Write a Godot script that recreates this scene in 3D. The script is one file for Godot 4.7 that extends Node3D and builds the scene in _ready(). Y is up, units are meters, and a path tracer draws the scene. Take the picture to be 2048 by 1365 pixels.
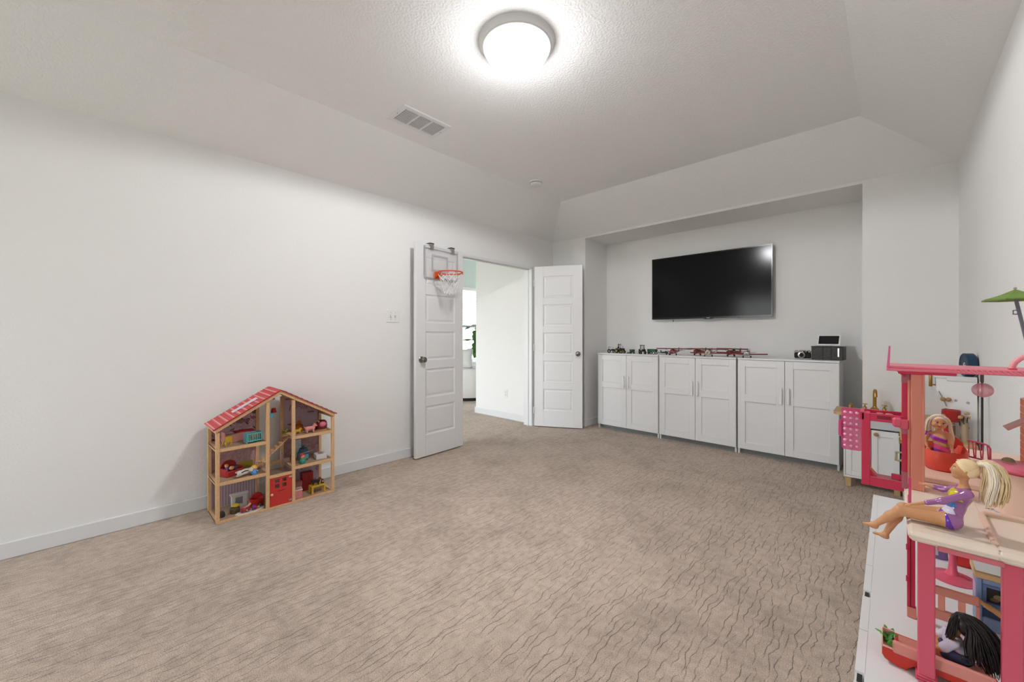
extends Node3D
# A white playroom seen from its corner. x to the right along the far wall, -z along the long side wall, y up, metres.

const CAM_Y := 1.165
const XL := -3.339      # long wall
const ZB := -4.316      # far wall
const ZA := -4.848      # back of the alcove
const XR := 0.360       # near side wall
const ZR := 2.6        # wall behind the viewer
const HW := 2.43        # top of the walls
const HC := 2.749       # flat part of the ceiling
const SL := 0.517       # width of the sloping border
const UT := 0.45        # top of the low white storage unit
const PT := 0.765       # upper floor of the pink doll house

var taken := {}
var M := {}

func _ready() -> void:
	camera_and_light()
	materials()
	room_shell()
	hall_and_lounge()
	doors()
	ceiling_fittings()
	cabinets()
	on_the_cabinets()
	wooden_doll_house()
	toy_kitchen()
	pink_doll_house()
	dolls()

func camera_and_light() -> void:
	var cam := Camera3D.new()
	cam.name = "camera"
	cam.projection = Camera3D.PROJECTION_FRUSTUM
	cam.near = 0.05
	cam.far = 60.0
	cam.size = 1365.0 / 794.14 * cam.near
	cam.frustum_offset = Vector2(0.0, -11.06 / 794.14 * cam.near)
	cam.position = Vector3(0, CAM_Y, 0)
	cam.rotation.y = 0.7610553
	add_child(cam)
	cam.current = true
	var env := Environment.new()
	var sky_m := ProceduralSkyMaterial.new()
	sky_m.sky_top_color = Color(0.92, 0.96, 1.0)
	sky_m.sky_horizon_color = Color(1.0, 1.0, 0.99)
	sky_m.ground_horizon_color = Color(0.80, 0.83, 0.82)
	sky_m.ground_bottom_color = Color(0.62, 0.64, 0.60)
	sky_m.sky_energy_multiplier = 1.0
	sky_m.ground_energy_multiplier = 1.0
	env.background_mode = Environment.BG_SKY
	env.sky = Sky.new()
	env.sky.sky_material = sky_m
	env.background_energy_multiplier = 10.0
	env.tonemap_mode = Environment.TONE_MAPPER_LINEAR
	env.tonemap_exposure = 1.11
	env.sdfgi_enabled = true
	env.ssao_enabled = true
	env.ssil_enabled = true
	var we := WorldEnvironment.new()
	we.name = "world_environment"
	we.environment = env
	add_child(we)

# ---------------------------------------------------------------- naming
func numbered(called: String) -> String:
	taken[called] = taken.get(called, 0) + 1
	return called if taken[called] == 1 else "%s_%03d" % [called, taken[called] - 1]

func thing(called: String, label: String, category: String, at := Vector3.ZERO, turn := 0.0, group := "") -> Node3D:
	var o := Node3D.new()
	o.name = numbered(called)
	add_child(o)
	o.position = at
	o.rotation.y = turn
	tag(o, label, category, group)
	return o

func tag(o: Node, label: String, category: String, group := "") -> void:
	o.set_meta("label", label)
	o.set_meta("category", category)
	if group != "":
		o.set_meta("group", group)

func obj(called: String, st: SurfaceTool, m: Material, parent: Node = null) -> MeshInstance3D:
	st.generate_normals()
	var o := MeshInstance3D.new()
	o.mesh = st.commit()
	o.material_override = m
	o.cast_shadow = GeometryInstance3D.SHADOW_CASTING_SETTING_ON
	if parent == null:
		o.name = numbered(called)
		add_child(o)
	else:
		o.name = called
		parent.add_child(o, true)
	return o

func struct(called: String, st: SurfaceTool, m: Material, parent: Node = null, label := "") -> MeshInstance3D:
	var o := obj(called, st, m, parent)
	if parent == null:
		o.set_meta("kind", "structure")
		if label != "":
			o.set_meta("label", label)
			o.set_meta("category", "wall" if called.begins_with("wall") else called.split("_")[0])
	return o

func part(p: Node, called: String, m: Material, f: Callable, label := "") -> MeshInstance3D:
	var st := S()
	f.call(st)
	var o := obj(called, st, m, p)
	if label != "":
		o.set_meta("label", label)
	return o

func dup(src: Node3D, at: Vector3, turn := 0.0, label := "") -> Node3D:
	var r: Node3D = src.duplicate()
	r.name = numbered(String(src.name).rstrip("0123456789").rstrip("_"))
	add_child(r)
	r.position = at
	r.rotation.y = turn
	if label != "":
		r.set_meta("label", label)
	return r

# ---------------------------------------------------------------- shapes
var sg := 0

func S() -> SurfaceTool:
	var st := SurfaceTool.new()
	st.begin(Mesh.PRIMITIVE_TRIANGLES)
	sg = 0
	return st

func flat(st: SurfaceTool) -> void:
	st.set_smooth_group(-1)

func tri(st: SurfaceTool, a: Vector3, b: Vector3, c: Vector3, out: Vector3) -> void:
	if (c - a).cross(b - a).dot(out) >= 0.0:
		st.add_vertex(a); st.add_vertex(b); st.add_vertex(c)
	else:
		st.add_vertex(a); st.add_vertex(c); st.add_vertex(b)

func quad(st: SurfaceTool, a: Vector3, b: Vector3, c: Vector3, d: Vector3, out: Vector3) -> void:
	tri(st, a, b, c, out)
	tri(st, a, c, d, out)

func XF(at: Vector3, rx := 0.0, ry := 0.0, rz := 0.0) -> Transform3D:
	return Transform3D(Basis.from_euler(Vector3(deg_to_rad(rx), deg_to_rad(ry), deg_to_rad(rz))), at)

# a box with chamfered edges, centre c, full size s
func box(st: SurfaceTool, c: Vector3, s: Vector3, b := 0.0, bs := Basis.IDENTITY) -> void:
	flat(st)
	var h := s * 0.5
	b = minf(b, minf(h.x, minf(h.y, h.z)) * 0.95)
	if b <= 0.0:
		for ax in 3:
			for sn in [-1.0, 1.0]:
				var n := Vector3.ZERO; n[ax] = sn
				var u := Vector3.ZERO; u[(ax + 1) % 3] = 1.0
				var v := Vector3.ZERO; v[(ax + 2) % 3] = 1.0
				var o := n * h
				u *= h; v *= h
				quad(st, c + bs * (o - u - v), c + bs * (o + u - v), c + bs * (o + u + v), c + bs * (o - u + v), bs * n)
		return
	var P := func(k: int, sx: float, sy: float, sz: float) -> Vector3:
		var q := h - Vector3(b, b, b)
		q[k] = h[k]
		return c + bs * Vector3(q.x * sx, q.y * sy, q.z * sz)
	for ax in 3:
		for sn in [-1.0, 1.0]:
			var pts := []
			for uv in [[-1.0, -1.0], [1.0, -1.0], [1.0, 1.0], [-1.0, 1.0]]:
				var g := Vector3.ZERO
				g[ax] = sn; g[(ax + 1) % 3] = uv[0]; g[(ax + 2) % 3] = uv[1]
				pts.append(P.call(ax, g.x, g.y, g.z))
			var n := Vector3.ZERO; n[ax] = sn
			quad(st, pts[0], pts[1], pts[2], pts[3], bs * n)
	for ax in 3:   # edges along ax
		var a1 := (ax + 1) % 3
		var a2 := (ax + 2) % 3
		for s1 in [-1.0, 1.0]:
			for s2 in [-1.0, 1.0]:
				var lo := Vector3.ZERO
				lo[ax] = -1.0; lo[a1] = s1; lo[a2] = s2
				var hi := lo; hi[ax] = 1.0
				var n := Vector3.ZERO; n[a1] = s1; n[a2] = s2
				quad(st, P.call(a1, lo.x, lo.y, lo.z), P.call(a1, hi.x, hi.y, hi.z), P.call(a2, hi.x, hi.y, hi.z), P.call(a2, lo.x, lo.y, lo.z), bs * n)
	for sx in [-1.0, 1.0]:
		for sy in [-1.0, 1.0]:
			for sz in [-1.0, 1.0]:
				tri(st, P.call(0, sx, sy, sz), P.call(1, sx, sy, sz), P.call(2, sx, sy, sz), bs * Vector3(sx, sy, sz))

# box given by its two corners
func bx(st: SurfaceTool, a: Vector3, b: Vector3, ch := 0.0) -> void:
	box(st, (a + b) * 0.5, (b - a).abs(), ch)

# turned shape: profile of (radius, height), outer side on the right when travelling along it
func lathe(st: SurfaceTool, prof: Array, xf := Transform3D(), n := 20, squash := Vector2.ONE) -> void:
	sg += 1
	st.set_smooth_group(sg)
	for i in prof.size() - 1:
		var p: Vector2 = prof[i]
		var q: Vector2 = prof[i + 1]
		if p.is_equal_approx(q):
			continue
		if i > 0:
			var d0: Vector2 = p - prof[i - 1]
			if absf(d0.angle_to(q - p)) > 0.62:
				sg += 1
				st.set_smooth_group(sg)
		var nn := Vector2(q.y - p.y, p.x - q.x)
		for k in n:
			var a := TAU * k / n
			var b := TAU * (k + 1) / n
			var ca := Vector3(cos(a) * squash.x, 0, sin(a) * squash.y)
			var cb := Vector3(cos(b) * squash.x, 0, sin(b) * squash.y)
			var m := (ca + cb).normalized()
			var out := xf.basis * Vector3(m.x * nn.x, nn.y, m.z * nn.x)
			var A := xf * (ca * p.x + Vector3(0, p.y, 0))
			var B := xf * (cb * p.x + Vector3(0, p.y, 0))
			var C := xf * (cb * q.x + Vector3(0, q.y, 0))
			var D := xf * (ca * q.x + Vector3(0, q.y, 0))
			if p.x < 1e-7:
				tri(st, A, C, D, out)
			elif q.x < 1e-7:
				tri(st, A, B, C, out)
			else:
				quad(st, A, B, C, D, out)

func cyl(st: SurfaceTool, a: Vector3, b: Vector3, r: float, n := 14, r2 := -1.0, ch := 0.0) -> void:
	if r2 < 0.0: r2 = r
	var L := (b - a).length()
	var prof := [Vector2(0, 0), Vector2(r - ch, 0), Vector2(r, ch), Vector2(r2, L - ch), Vector2(r2 - ch, L), Vector2(0, L)]
	lathe(st, prof, Transform3D(basis_y(b - a), a), n)

func basis_y(d: Vector3) -> Basis:
	var y := d.normalized()
	var x := y.cross(Vector3(0.31, 0.21, 0.93)).normalized()
	if absf(y.y) > 0.999: x = Vector3.RIGHT * signf(y.y)
	return Basis(x, y, x.cross(y))

func ball(st: SurfaceTool, c: Vector3, r: Vector3, bs := Basis.IDENTITY, n := 16, m := 10) -> void:
	var prof := []
	for i in m + 1:
		var a := -PI / 2 + PI * i / m
		prof.append(Vector2(maxf(cos(a), 0.0) if i > 0 and i < m else 0.0, sin(a)))
	lathe(st, prof, Transform3D(bs * Basis.from_scale(r), c), n)

# round bar through points; r one radius or one for each point
func tube(st: SurfaceTool, pts: Array, r, n := 8, closed := false, flatten := 1.0) -> void:
	sg += 1
	st.set_smooth_group(sg)
	var m := pts.size()
	var rings := []
	var up := Vector3(0.12, 0.97, 0.2)
	for i in m:
		var p: Vector3 = pts[i]
		var t: Vector3
		if closed: t = (pts[(i + 1) % m] - pts[(i + m - 1) % m]).normalized()
		else: t = (pts[mini(i + 1, m - 1)] - pts[maxi(i - 1, 0)]).normalized()
		var x := t.cross(up)
		if x.length() < 0.05: x = t.cross(Vector3.RIGHT)
		x = x.normalized()
		var y := x.cross(t)
		up = y
		var rr: float = r[i] if r is Array else r
		var ring := []
		for k in n:
			var a := TAU * k / n
			ring.append(p + x * (cos(a) * rr) + y * (sin(a) * rr * flatten))
		rings.append(ring)
	for i in (m if closed else m - 1):
		var j := (i + 1) % m
		for k in n:
			var l := (k + 1) % n
			var out: Vector3 = (rings[i][k] + rings[i][l]) * 0.5 - pts[i]
			quad(st, rings[i][k], rings[i][l], rings[j][l], rings[j][k], out)
	if not closed:
		sg += 1
		st.set_smooth_group(sg)
		for k in n:
			tri(st, pts[0], rings[0][k], rings[0][(k + 1) % n], pts[0] - pts[1])
			tri(st, pts[m - 1], rings[m - 1][k], rings[m - 1][(k + 1) % n], pts[m - 1] - pts[m - 2])

# a flat outline (x, y) pulled out along its own z from z0 to z1
func prism(st: SurfaceTool, poly: Array, z0: float, z1: float, xf := Transform3D()) -> void:
	flat(st)
	var pp := PackedVector2Array(poly)
	var idx := Geometry2D.triangulate_polygon(pp)
	for i in range(0, idx.size(), 3):
		for e in [[z0, -1.0], [z1, 1.0]]:
			var a := pp[idx[i]]
			var b := pp[idx[i + 1]]
			var c := pp[idx[i + 2]]
			tri(st, xf * Vector3(a.x, a.y, e[0]), xf * Vector3(b.x, b.y, e[0]), xf * Vector3(c.x, c.y, e[0]), xf.basis * Vector3(0, 0, e[1] * signf(z1 - z0)))
	var cw := Geometry2D.is_polygon_clockwise(pp)
	for i in pp.size():
		var a := pp[i]
		var b := pp[(i + 1) % pp.size()]
		var d := b - a
		var n := Vector3(d.y, -d.x, 0) if not cw else Vector3(-d.y, d.x, 0)
		quad(st, xf * Vector3(a.x, a.y, z0), xf * Vector3(b.x, b.y, z0), xf * Vector3(b.x, b.y, z1), xf * Vector3(a.x, a.y, z1), xf.basis * n)

# skin over rings of points
func loft(st: SurfaceTool, rings: Array, caps := true) -> void:
	sg += 1
	st.set_smooth_group(sg)
	var n: int = rings[0].size()
	var mids := []
	for r in rings:
		var c := Vector3.ZERO
		for p in r: c += p
		mids.append(c / n)
	for i in rings.size() - 1:
		for k in n:
			var l := (k + 1) % n
			var mid: Vector3 = (rings[i][k] + rings[i + 1][l]) * 0.5
			quad(st, rings[i][k], rings[i][l], rings[i + 1][l], rings[i + 1][k], mid - (mids[i] + mids[i + 1]) * 0.5)
	if caps:
		sg += 1
		st.set_smooth_group(sg)
		var e := rings.size() - 1
		for k in n:
			tri(st, mids[0], rings[0][k], rings[0][(k + 1) % n], mids[0] - mids[1])
			tri(st, mids[e], rings[e][k], rings[e][(k + 1) % n], mids[e] - mids[e - 1])

# a print: flat rectangle with its own coordinates, a lower left, b lower right, d upper left
func sheet(st: SurfaceTool, a: Vector3, b: Vector3, d: Vector3) -> void:
	flat(st)
	var c := b + d - a
	var n := (b - a).cross(d - a)
	var vs := [[a, Vector2(0, 1)], [b, Vector2(1, 1)], [c, Vector2(1, 0)], [d, Vector2(0, 0)]]
	var order := [0, 2, 1, 0, 3, 2]
	if (vs[1][0] - a).cross(c - a).dot(n) < 0: order = [0, 1, 2, 0, 2, 3]
	for i in order:
		st.set_uv(vs[i][1])
		st.add_vertex(vs[i][0])

func arc_pts(c: Vector2, r: float, a0: float, a1: float, n: int, ry := -1.0) -> Array:
	var o := []
	for i in n + 1:
		var a := deg_to_rad(lerpf(a0, a1, float(i) / n))
		o.append(c + Vector2(cos(a) * r, sin(a) * (r if ry < 0 else ry)))
	return o

func round_rect(w: float, h: float, r: float, n := 4) -> Array:
	var o := []
	for q in [[1, 1, 0], [-1, 1, 90], [-1, -1, 180], [1, -1, 270]]:
		o.append_array(arc_pts(Vector2(q[0] * (w / 2 - r), q[1] * (h / 2 - r)), r, q[2], q[2] + 90, n))
	return o

# frame: outer outline with a rectangular hole, as four mitred boards
func ring_frame(st: SurfaceTool, w: float, h: float, t: float, z0: float, z1: float, xf := Transform3D()) -> void:
	for p in [[Vector2(-w, -h), Vector2(w, -h), Vector2(w - 2 * t, -h + 2 * t), Vector2(-w + 2 * t, -h + 2 * t)], [Vector2(-w, h), Vector2(w, h), Vector2(w - 2 * t, h - 2 * t), Vector2(-w + 2 * t, h - 2 * t)],
			[Vector2(-w, -h), Vector2(-w, h), Vector2(-w + 2 * t, h - 2 * t), Vector2(-w + 2 * t, -h + 2 * t)], [Vector2(w, -h), Vector2(w, h), Vector2(w - 2 * t, h - 2 * t), Vector2(w - 2 * t, -h + 2 * t)]]:
		var q := []
		for v in p: q.append(v * 0.5)
		prism(st, q, z0, z1, xf)

# ---------------------------------------------------------------- one skin over joined limbs
# bones: [a, b, ra, rb]; clips: planes that cut the shape (what lies above a plane is removed)
func field(p: Vector3, bones: Array, k: float, clips: Array) -> float:
	var d := 1e9
	for bn in bones:
		var ab: Vector3 = bn[1] - bn[0]
		var t: float = clampf((p - bn[0]).dot(ab) / maxf(ab.length_squared(), 1e-12), 0.0, 1.0)
		var e: float = (p - bn[0] - ab * t).length() - lerpf(bn[2], bn[3], t)
		var h := maxf(k - absf(d - e), 0.0) / k
		d = minf(d, e) - h * h * k * 0.25
	for c in clips:
		d = maxf(d, c.distance_to(p))
	return d

func skin(st: SurfaceTool, bones: Array, k: float, cell: float, clips := []) -> void:
	sg += 1
	st.set_smooth_group(sg)
	var f := {}
	var band := cell * 2.0 + k * 0.5
	for bn in bones:
		var rr: float = maxf(bn[2], bn[3]) + band
		var lo: Vector3 = bn[0].min(bn[1]) - Vector3.ONE * rr
		var hi: Vector3 = bn[0].max(bn[1]) + Vector3.ONE * rr
		var ab: Vector3 = bn[1] - bn[0]
		var l2 := maxf(ab.length_squared(), 1e-12)
		for x in range(floori(lo.x / cell), ceili(hi.x / cell) + 1):
			for y in range(floori(lo.y / cell), ceili(hi.y / cell) + 1):
				for z in range(floori(lo.z / cell), ceili(hi.z / cell) + 1):
					var key := Vector3i(x, y, z)
					if f.has(key): continue
					var p := Vector3(x, y, z) * cell
					var t: float = clampf((p - bn[0]).dot(ab) / l2, 0.0, 1.0)
					var e: float = (p - bn[0] - ab * t).length() - lerpf(bn[2], bn[3], t)
					if absf(e) < band or (clips.size() > 0 and e < band):
						f[key] = field(p, bones, k, clips)
	var cs := []
	for i in 8: cs.append(Vector3i(i & 1, (i >> 1) & 1, (i >> 2) & 1))
	var edges := [[0, 1], [2, 3], [4, 5], [6, 7], [0, 2], [1, 3], [4, 6], [5, 7], [0, 4], [1, 5], [2, 6], [3, 7]]
	var vert := {}
	for key: Vector3i in f:
		var vals := []
		var ok := true
		var neg := 0
		for c: Vector3i in cs:
			var q = f.get(key + c)
			if q == null:
				ok = false
				break
			vals.append(q)
			if q < 0.0: neg += 1
		if not ok or neg == 0 or neg == 8: continue
		var s := Vector3.ZERO
		var n := 0
		for e in edges:
			var a: float = vals[e[0]]
			var b: float = vals[e[1]]
			if (a < 0.0) != (b < 0.0):
				s += Vector3(cs[e[0]]).lerp(Vector3(cs[e[1]]), a / (a - b))
				n += 1
		vert[key] = (Vector3(key) + s / n) * cell
	var axes := [Vector3i(1, 0, 0), Vector3i(0, 1, 0), Vector3i(0, 0, 1)]
	for key: Vector3i in f:
		var a: float = f[key]
		for ax in 3:
			var b = f.get(key + axes[ax])
			if b == null or (a < 0.0) == (b < 0.0): continue
			var u: Vector3i = axes[(ax + 1) % 3]
			var w: Vector3i = axes[(ax + 2) % 3]
			var v0 = vert.get(key); var v1 = vert.get(key - u); var v2 = vert.get(key - u - w); var v3 = vert.get(key - w)
			if v0 == null or v1 == null or v2 == null or v3 == null: continue
			quad(st, v0, v1, v2, v3, Vector3(axes[ax]) * (1.0 if a < 0.0 else -1.0))

# ---------------------------------------------------------------- materials
func mk(col: String, rough := 0.6, metal := 0.0, o := {}) -> StandardMaterial3D:
	var m := StandardMaterial3D.new()
	m.albedo_color = Color(col)
	m.roughness = rough
	m.metallic = metal
	for k in o: m.set(k, o[k])
	return m

func glassy(col: String, alpha: float, rough := 0.1) -> StandardMaterial3D:
	var m := mk(col, rough)
	m.transparency = BaseMaterial3D.TRANSPARENCY_ALPHA
	m.albedo_color.a = alpha
	return m

func bump(m: StandardMaterial3D, noise: FastNoiseLite, px: int, per_m: float, cm: float, ramp: Gradient = null) -> void:
	var t := NoiseTexture2D.new()
	t.width = px; t.height = px
	t.seamless = true
	t.noise = noise
	if ramp: t.color_ramp = ramp
	m.heightmap_enabled = true
	m.heightmap_texture = t
	m.heightmap_scale = cm
	m.uv1_triplanar = true
	m.uv1_world_triplanar = true
	m.uv1_scale = Vector3.ONE * per_m

func fnl(kind: int, freq: float, oct := 3, sd := 1) -> FastNoiseLite:
	var n := FastNoiseLite.new()
	n.noise_type = kind
	n.frequency = freq
	n.fractal_octaves = oct
	n.seed = sd
	return n

func tex(im: Image) -> ImageTexture:
	return ImageTexture.create_from_image(im)

func printed(w: int, h: int, bg: String, draw: Callable, rough := 0.7) -> StandardMaterial3D:
	var im := Image.create(w, h, false, Image.FORMAT_RGBA8)
	im.fill(Color(bg))
	draw.call(im)
	var m := StandardMaterial3D.new()
	m.albedo_texture = tex(im)
	m.roughness = rough
	return m

func dot(im: Image, cx: float, cy: float, rx: float, ry: float, c: Color) -> void:
	for y in range(maxi(0, floori(cy - ry)), mini(im.get_height(), ceili(cy + ry) + 1)):
		for x in range(maxi(0, floori(cx - rx)), mini(im.get_width(), ceili(cx + rx) + 1)):
			if pow((x - cx) / rx, 2) + pow((y - cy) / ry, 2) <= 1.0:
				im.set_pixel(x, y, c)

func materials() -> void:
	M.wall = mk("efeeec", 0.85)
	bump(M.wall, fnl(FastNoiseLite.TYPE_SIMPLEX, 0.05, 3, 3), 512, 2.2, 0.09)
	M.ceil = mk("f5f5f4", 0.9)
	var g := Gradient.new()
	g.offsets = PackedFloat32Array([0.0, 0.46, 0.58, 1.0])
	g.colors = PackedColorArray([Color.BLACK, Color(0.05, 0.05, 0.05), Color(0.85, 0.85, 0.85), Color.WHITE])
	bump(M.ceil, fnl(FastNoiseLite.TYPE_SIMPLEX, 0.05, 3, 8), 512, 1.9, 0.10, g)
	M.trim = mk("e6e7e7", 0.35)
	M.paint = mk("e9e9e9", 0.4)
	M.cab = mk("ebebeb", 0.32)
	M.kick = mk("7f8486", 0.5)
	M.nickel = mk("8d8985", 0.28, 1.0)
	M.steel = mk("c8c8c8", 0.25, 1.0)
	M.black = mk("121214", 0.45)
	M.white = mk("ecebea", 0.45)
	M.gold = mk("b9924a", 0.35, 0.8)
	M.sage = mk("d3dddb", 0.85)
	M.pine = wood("e6bf92", "cfa272", 0.5, 3)
	M.light_wood = wood("d3b283", "bf9a68", 0.5, 9)
	M.carpet = carpet()

func wood(c0: String, c1: String, rough: float, sd: int) -> StandardMaterial3D:
	var m := StandardMaterial3D.new()
	var n := fnl(FastNoiseLite.TYPE_SIMPLEX, 0.02, 3, sd)
	var im := Image.create(256, 256, false, Image.FORMAT_RGBA8)
	var a := Color(c0)
	var b := Color(c1)
	for y in 256:
		for x in 256:
			var v := 0.5 + 0.5 * sin(n.get_noise_2d(x * 1.6, y * 0.12) * 14.0 + x * 0.22)
			im.set_pixel(x, y, a.lerp(b, v * 0.75 + 0.25 * (0.5 + n.get_noise_2d(x * 9.0, y * 0.6))))
	m.albedo_texture = tex(im)
	m.roughness = rough
	m.uv1_triplanar = true
	m.uv1_scale = Vector3.ONE * 7.0
	return m

func carpet() -> StandardMaterial3D:
	var N := 1536
	var T := 2.0
	var gr := fnl(FastNoiseLite.TYPE_SIMPLEX, 0.22, 2, 5).get_seamless_image(N, N)
	var md := fnl(FastNoiseLite.TYPE_SIMPLEX, 0.02, 4, 11).get_seamless_image(N, N)
	gr.convert(Image.FORMAT_L8)
	md.convert(Image.FORMAT_L8)
	var a := gr.get_data()
	var b := md.get_data()
	var groove := PackedByteArray()
	groove.resize(N * N)
	var w := fnl(FastNoiseLite.TYPE_SIMPLEX, 1.0, 2, 21)
	var rng := RandomNumberGenerator.new()
	rng.seed = 7
	var lines := 78
	for l in lines:
		var x0 := (l + rng.randf_range(-0.22, 0.22)) * N / lines
		for y in N:
			var th := TAU * y / N
			# closed loops in noise space keep the tile seamless along the lines
			var cx := cos(th) * 2.2
			var cy := sin(th) * 2.2
			var wob := w.get_noise_3d(cx * 0.5, cy * 0.5, l * 0.30) * 14.0 + w.get_noise_3d(cx * 1.7, cy * 1.7, l * 0.5 + 50) * 7.0
			var dep := w.get_noise_3d(cx * 0.9, cy * 0.9, l * 3.7 + 200) * 1.1 + 0.50 + w.get_noise_3d(cx * 14.0, cy * 14.0, l * 3.7 + 400) * 0.45
			if dep <= 0.0: continue
			dep = minf(dep, 0.95)
			var xc := x0 + wob
			for q in range(-2, 3):
				var xx := posmod(roundi(xc) + q, N)
				var v := int(255.0 * dep * clampf(1.0 - absf(q + roundf(xc) - xc) * 0.62, 0.0, 1.0))
				var at := y * N + xx
				if v > groove[at]: groove[at] = v
	var rgb := PackedByteArray()
	rgb.resize(N * N * 3)
	var hh := PackedByteArray()
	hh.resize(N * N)
	var base := Color("c9b5a4")
	for i in N * N:
		var k := 0.74 + 0.30 * a[i] / 255.0 + 0.14 * b[i] / 255.0
		k *= 1.0 - 0.55 * groove[i] / 255.0
		rgb[i * 3] = mini(255, int(base.r8 * k))
		rgb[i * 3 + 1] = mini(255, int(base.g8 * k))
		rgb[i * 3 + 2] = mini(255, int(base.b8 * k))
		hh[i] = clampi(int(130 + 0.42 * (a[i] - 128) - 0.3 * groove[i]), 0, 255)
	var m := StandardMaterial3D.new()
	m.albedo_texture = tex(Image.create_from_data(N, N, false, Image.FORMAT_RGB8, rgb))
	m.heightmap_enabled = true
	m.heightmap_texture = tex(Image.create_from_data(N, N, false, Image.FORMAT_L8, hh))
	m.heightmap_scale = 0.45
	m.roughness = 0.95
	m.rim_enabled = true
	m.rim = 0.25
	m.vertex_color_use_as_albedo = true
	m.uv1_scale = Vector3.ONE / T
	return m

# ---------------------------------------------------------------- the room
func room_shell() -> void:
	# carpet: one ground, its nap brushed this way and that
	var st := S()
	st.set_smooth_group(0)
	var nz := fnl(FastNoiseLite.TYPE_SIMPLEX, 0.9, 4, 31)
	var x0 := -8.4
	var z0 := -9.0
	var nx := 112
	var nzz := 147
	var cell := 0.08
	for i in nx:
		for j in nzz:
			for q in [[0, 0], [1, 0], [1, 1], [0, 0], [1, 1], [0, 1]]:
				var p := Vector3(x0 + (i + q[0]) * cell, 0, z0 + (j + q[1]) * cell)
				var k := 0.94 + 0.14 * nz.get_noise_2d(p.x * 1.3, p.z * 1.3) + 0.16 * nz.get_noise_2d(p.x * 4.0 + 40, p.z * 4.0)
				st.set_color(Color(k, k, k))
				st.set_uv(Vector2(p.x, p.z))
				st.add_vertex(p)
	struct("floor", st, M.carpet, null, "beige carpet with wavy sheared grooves covering the floor")
	st = S()
	bx(st, Vector3(-8.4, -0.15, -9.0), Vector3(0.56, -0.002, 2.8))
	struct("floor_slab", st, M.kick)

	var W := 0.12
	# long wall with the double doorway
	var d0 := -3.885
	var d1 := -2.645
	st = S()
	bx(st, Vector3(XL - W, 0, ZB - 0.7), Vector3(XL, HC + 0.3, d0))
	bx(st, Vector3(XL - W, 0, d1), Vector3(XL, HC + 0.3, ZR + W))
	bx(st, Vector3(XL - W, 2.045, d0), Vector3(XL, HC + 0.3, d1))
	struct("wall_left", st, M.wall, null, "long white wall with light texture and double doorway")
	# far wall: two short returns, the alcove behind them, and the soffit over it
	st = S()
	bx(st, Vector3(XL, 0, ZA - W), Vector3(-2.819, HC + 0.3, ZB))
	bx(st, Vector3(-0.164, 0, ZA - W), Vector3(XR + W, HC + 0.3, ZB))
	bx(st, Vector3(-2.819, 0, ZA - W), Vector3(-0.164, HC + 0.3, ZA))
	bx(st, Vector3(-2.819, 2.405, ZA), Vector3(-0.164, HC + 0.3, ZB))
	struct("wall_back", st, M.wall, null, "white far wall with shallow alcove holding the television")
	st = S()
	bx(st, Vector3(XR, 0, ZB - 0.1), Vector3(XR + W, HC + 0.3, ZR + W))
	struct("wall_right", st, M.wall, null, "plain white side wall beside the toys")
	# wall behind the viewer with a window added and placed for fill light
	st = S()
	var wx0 := -3.05
	var wx1 := -1.65
	bx(st, Vector3(XL, 0, ZR), Vector3(wx0, HC + 0.3, ZR + W))
	bx(st, Vector3(wx1, 0, ZR), Vector3(XR, HC + 0.3, ZR + W))
	bx(st, Vector3(wx0, 0, ZR), Vector3(wx1, 0.6, ZR + W))
	bx(st, Vector3(wx0, 2.2, ZR), Vector3(wx1, HC + 0.3, ZR + W))
	struct("wall_front", st, M.wall)
	window("window_1", Vector3((wx0 + wx1) / 2, 1.4, ZR + 0.07), wx1 - wx0, 1.6, 0.0, 3)
	# ceiling: flat field with a sloping border on all sides
	st = S()
	bx(st, Vector3(XL + SL, HC, ZB + SL), Vector3(XR - SL, HC + 0.3, ZR - SL))
	var a := [Vector3(XL, HW, ZB), Vector3(XR, HW, ZB), Vector3(XR, HW, ZR), Vector3(XL, HW, ZR)]
	var b := [Vector3(XL + SL, HC, ZB + SL), Vector3(XR - SL, HC, ZB + SL), Vector3(XR - SL, HC, ZR - SL), Vector3(XL + SL, HC, ZR - SL)]
	for i in 4:
		var j := (i + 1) % 4
		quad(st, a[i], a[j], b[j], b[i], Vector3(0, -1, 0))
		quad(st, a[i], a[j], b[j] + Vector3.UP * 0.3, b[i] + Vector3.UP * 0.3, Vector3.UP)
	struct("ceiling", st, M.ceil, null, "white textured ceiling with sloped border")

	# baseboards
	var bh := 0.088
	for e in [[Vector3(XL, 0, d1 + 0.02), Vector3(XL + 0.015, bh, ZR), "baseboard_left"], [Vector3(XL, 0, ZB), Vector3(XL + 0.015, bh, d0 - 0.02), "baseboard_left"],
			[Vector3(XL, 0, ZB), Vector3(-2.804, bh, ZB + 0.015), "baseboard_back"], [Vector3(-2.819, 0, ZA), Vector3(-2.804, bh, ZB), "baseboard_alcove"],
			[Vector3(-2.819, 0, ZA), Vector3(-0.164, bh, ZA + 0.015), "baseboard_alcove"], [Vector3(-0.179, 0, ZA), Vector3(-0.164, bh, ZB), "baseboard_alcove"],
			[Vector3(-0.179, 0, ZB), Vector3(XR, bh, ZB + 0.015), "baseboard_back"], [Vector3(XR - 0.015, 0, ZB), Vector3(XR, bh, ZR), "baseboard_right"], [Vector3(XL, 0, ZR - 0.015), Vector3(XR, bh, ZR), "baseboard_front"]]:
		st = S()
		bx(st, e[0], e[1], 0.004)
		struct(e[2], st, M.trim)

	# jambs of the double doorway: lining with a small stop
	st = S()
	bx(st, Vector3(XL - W - 0.012, 0, d0), Vector3(XL + 0.006, 2.045, d0 + 0.02), 0.002)
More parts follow.
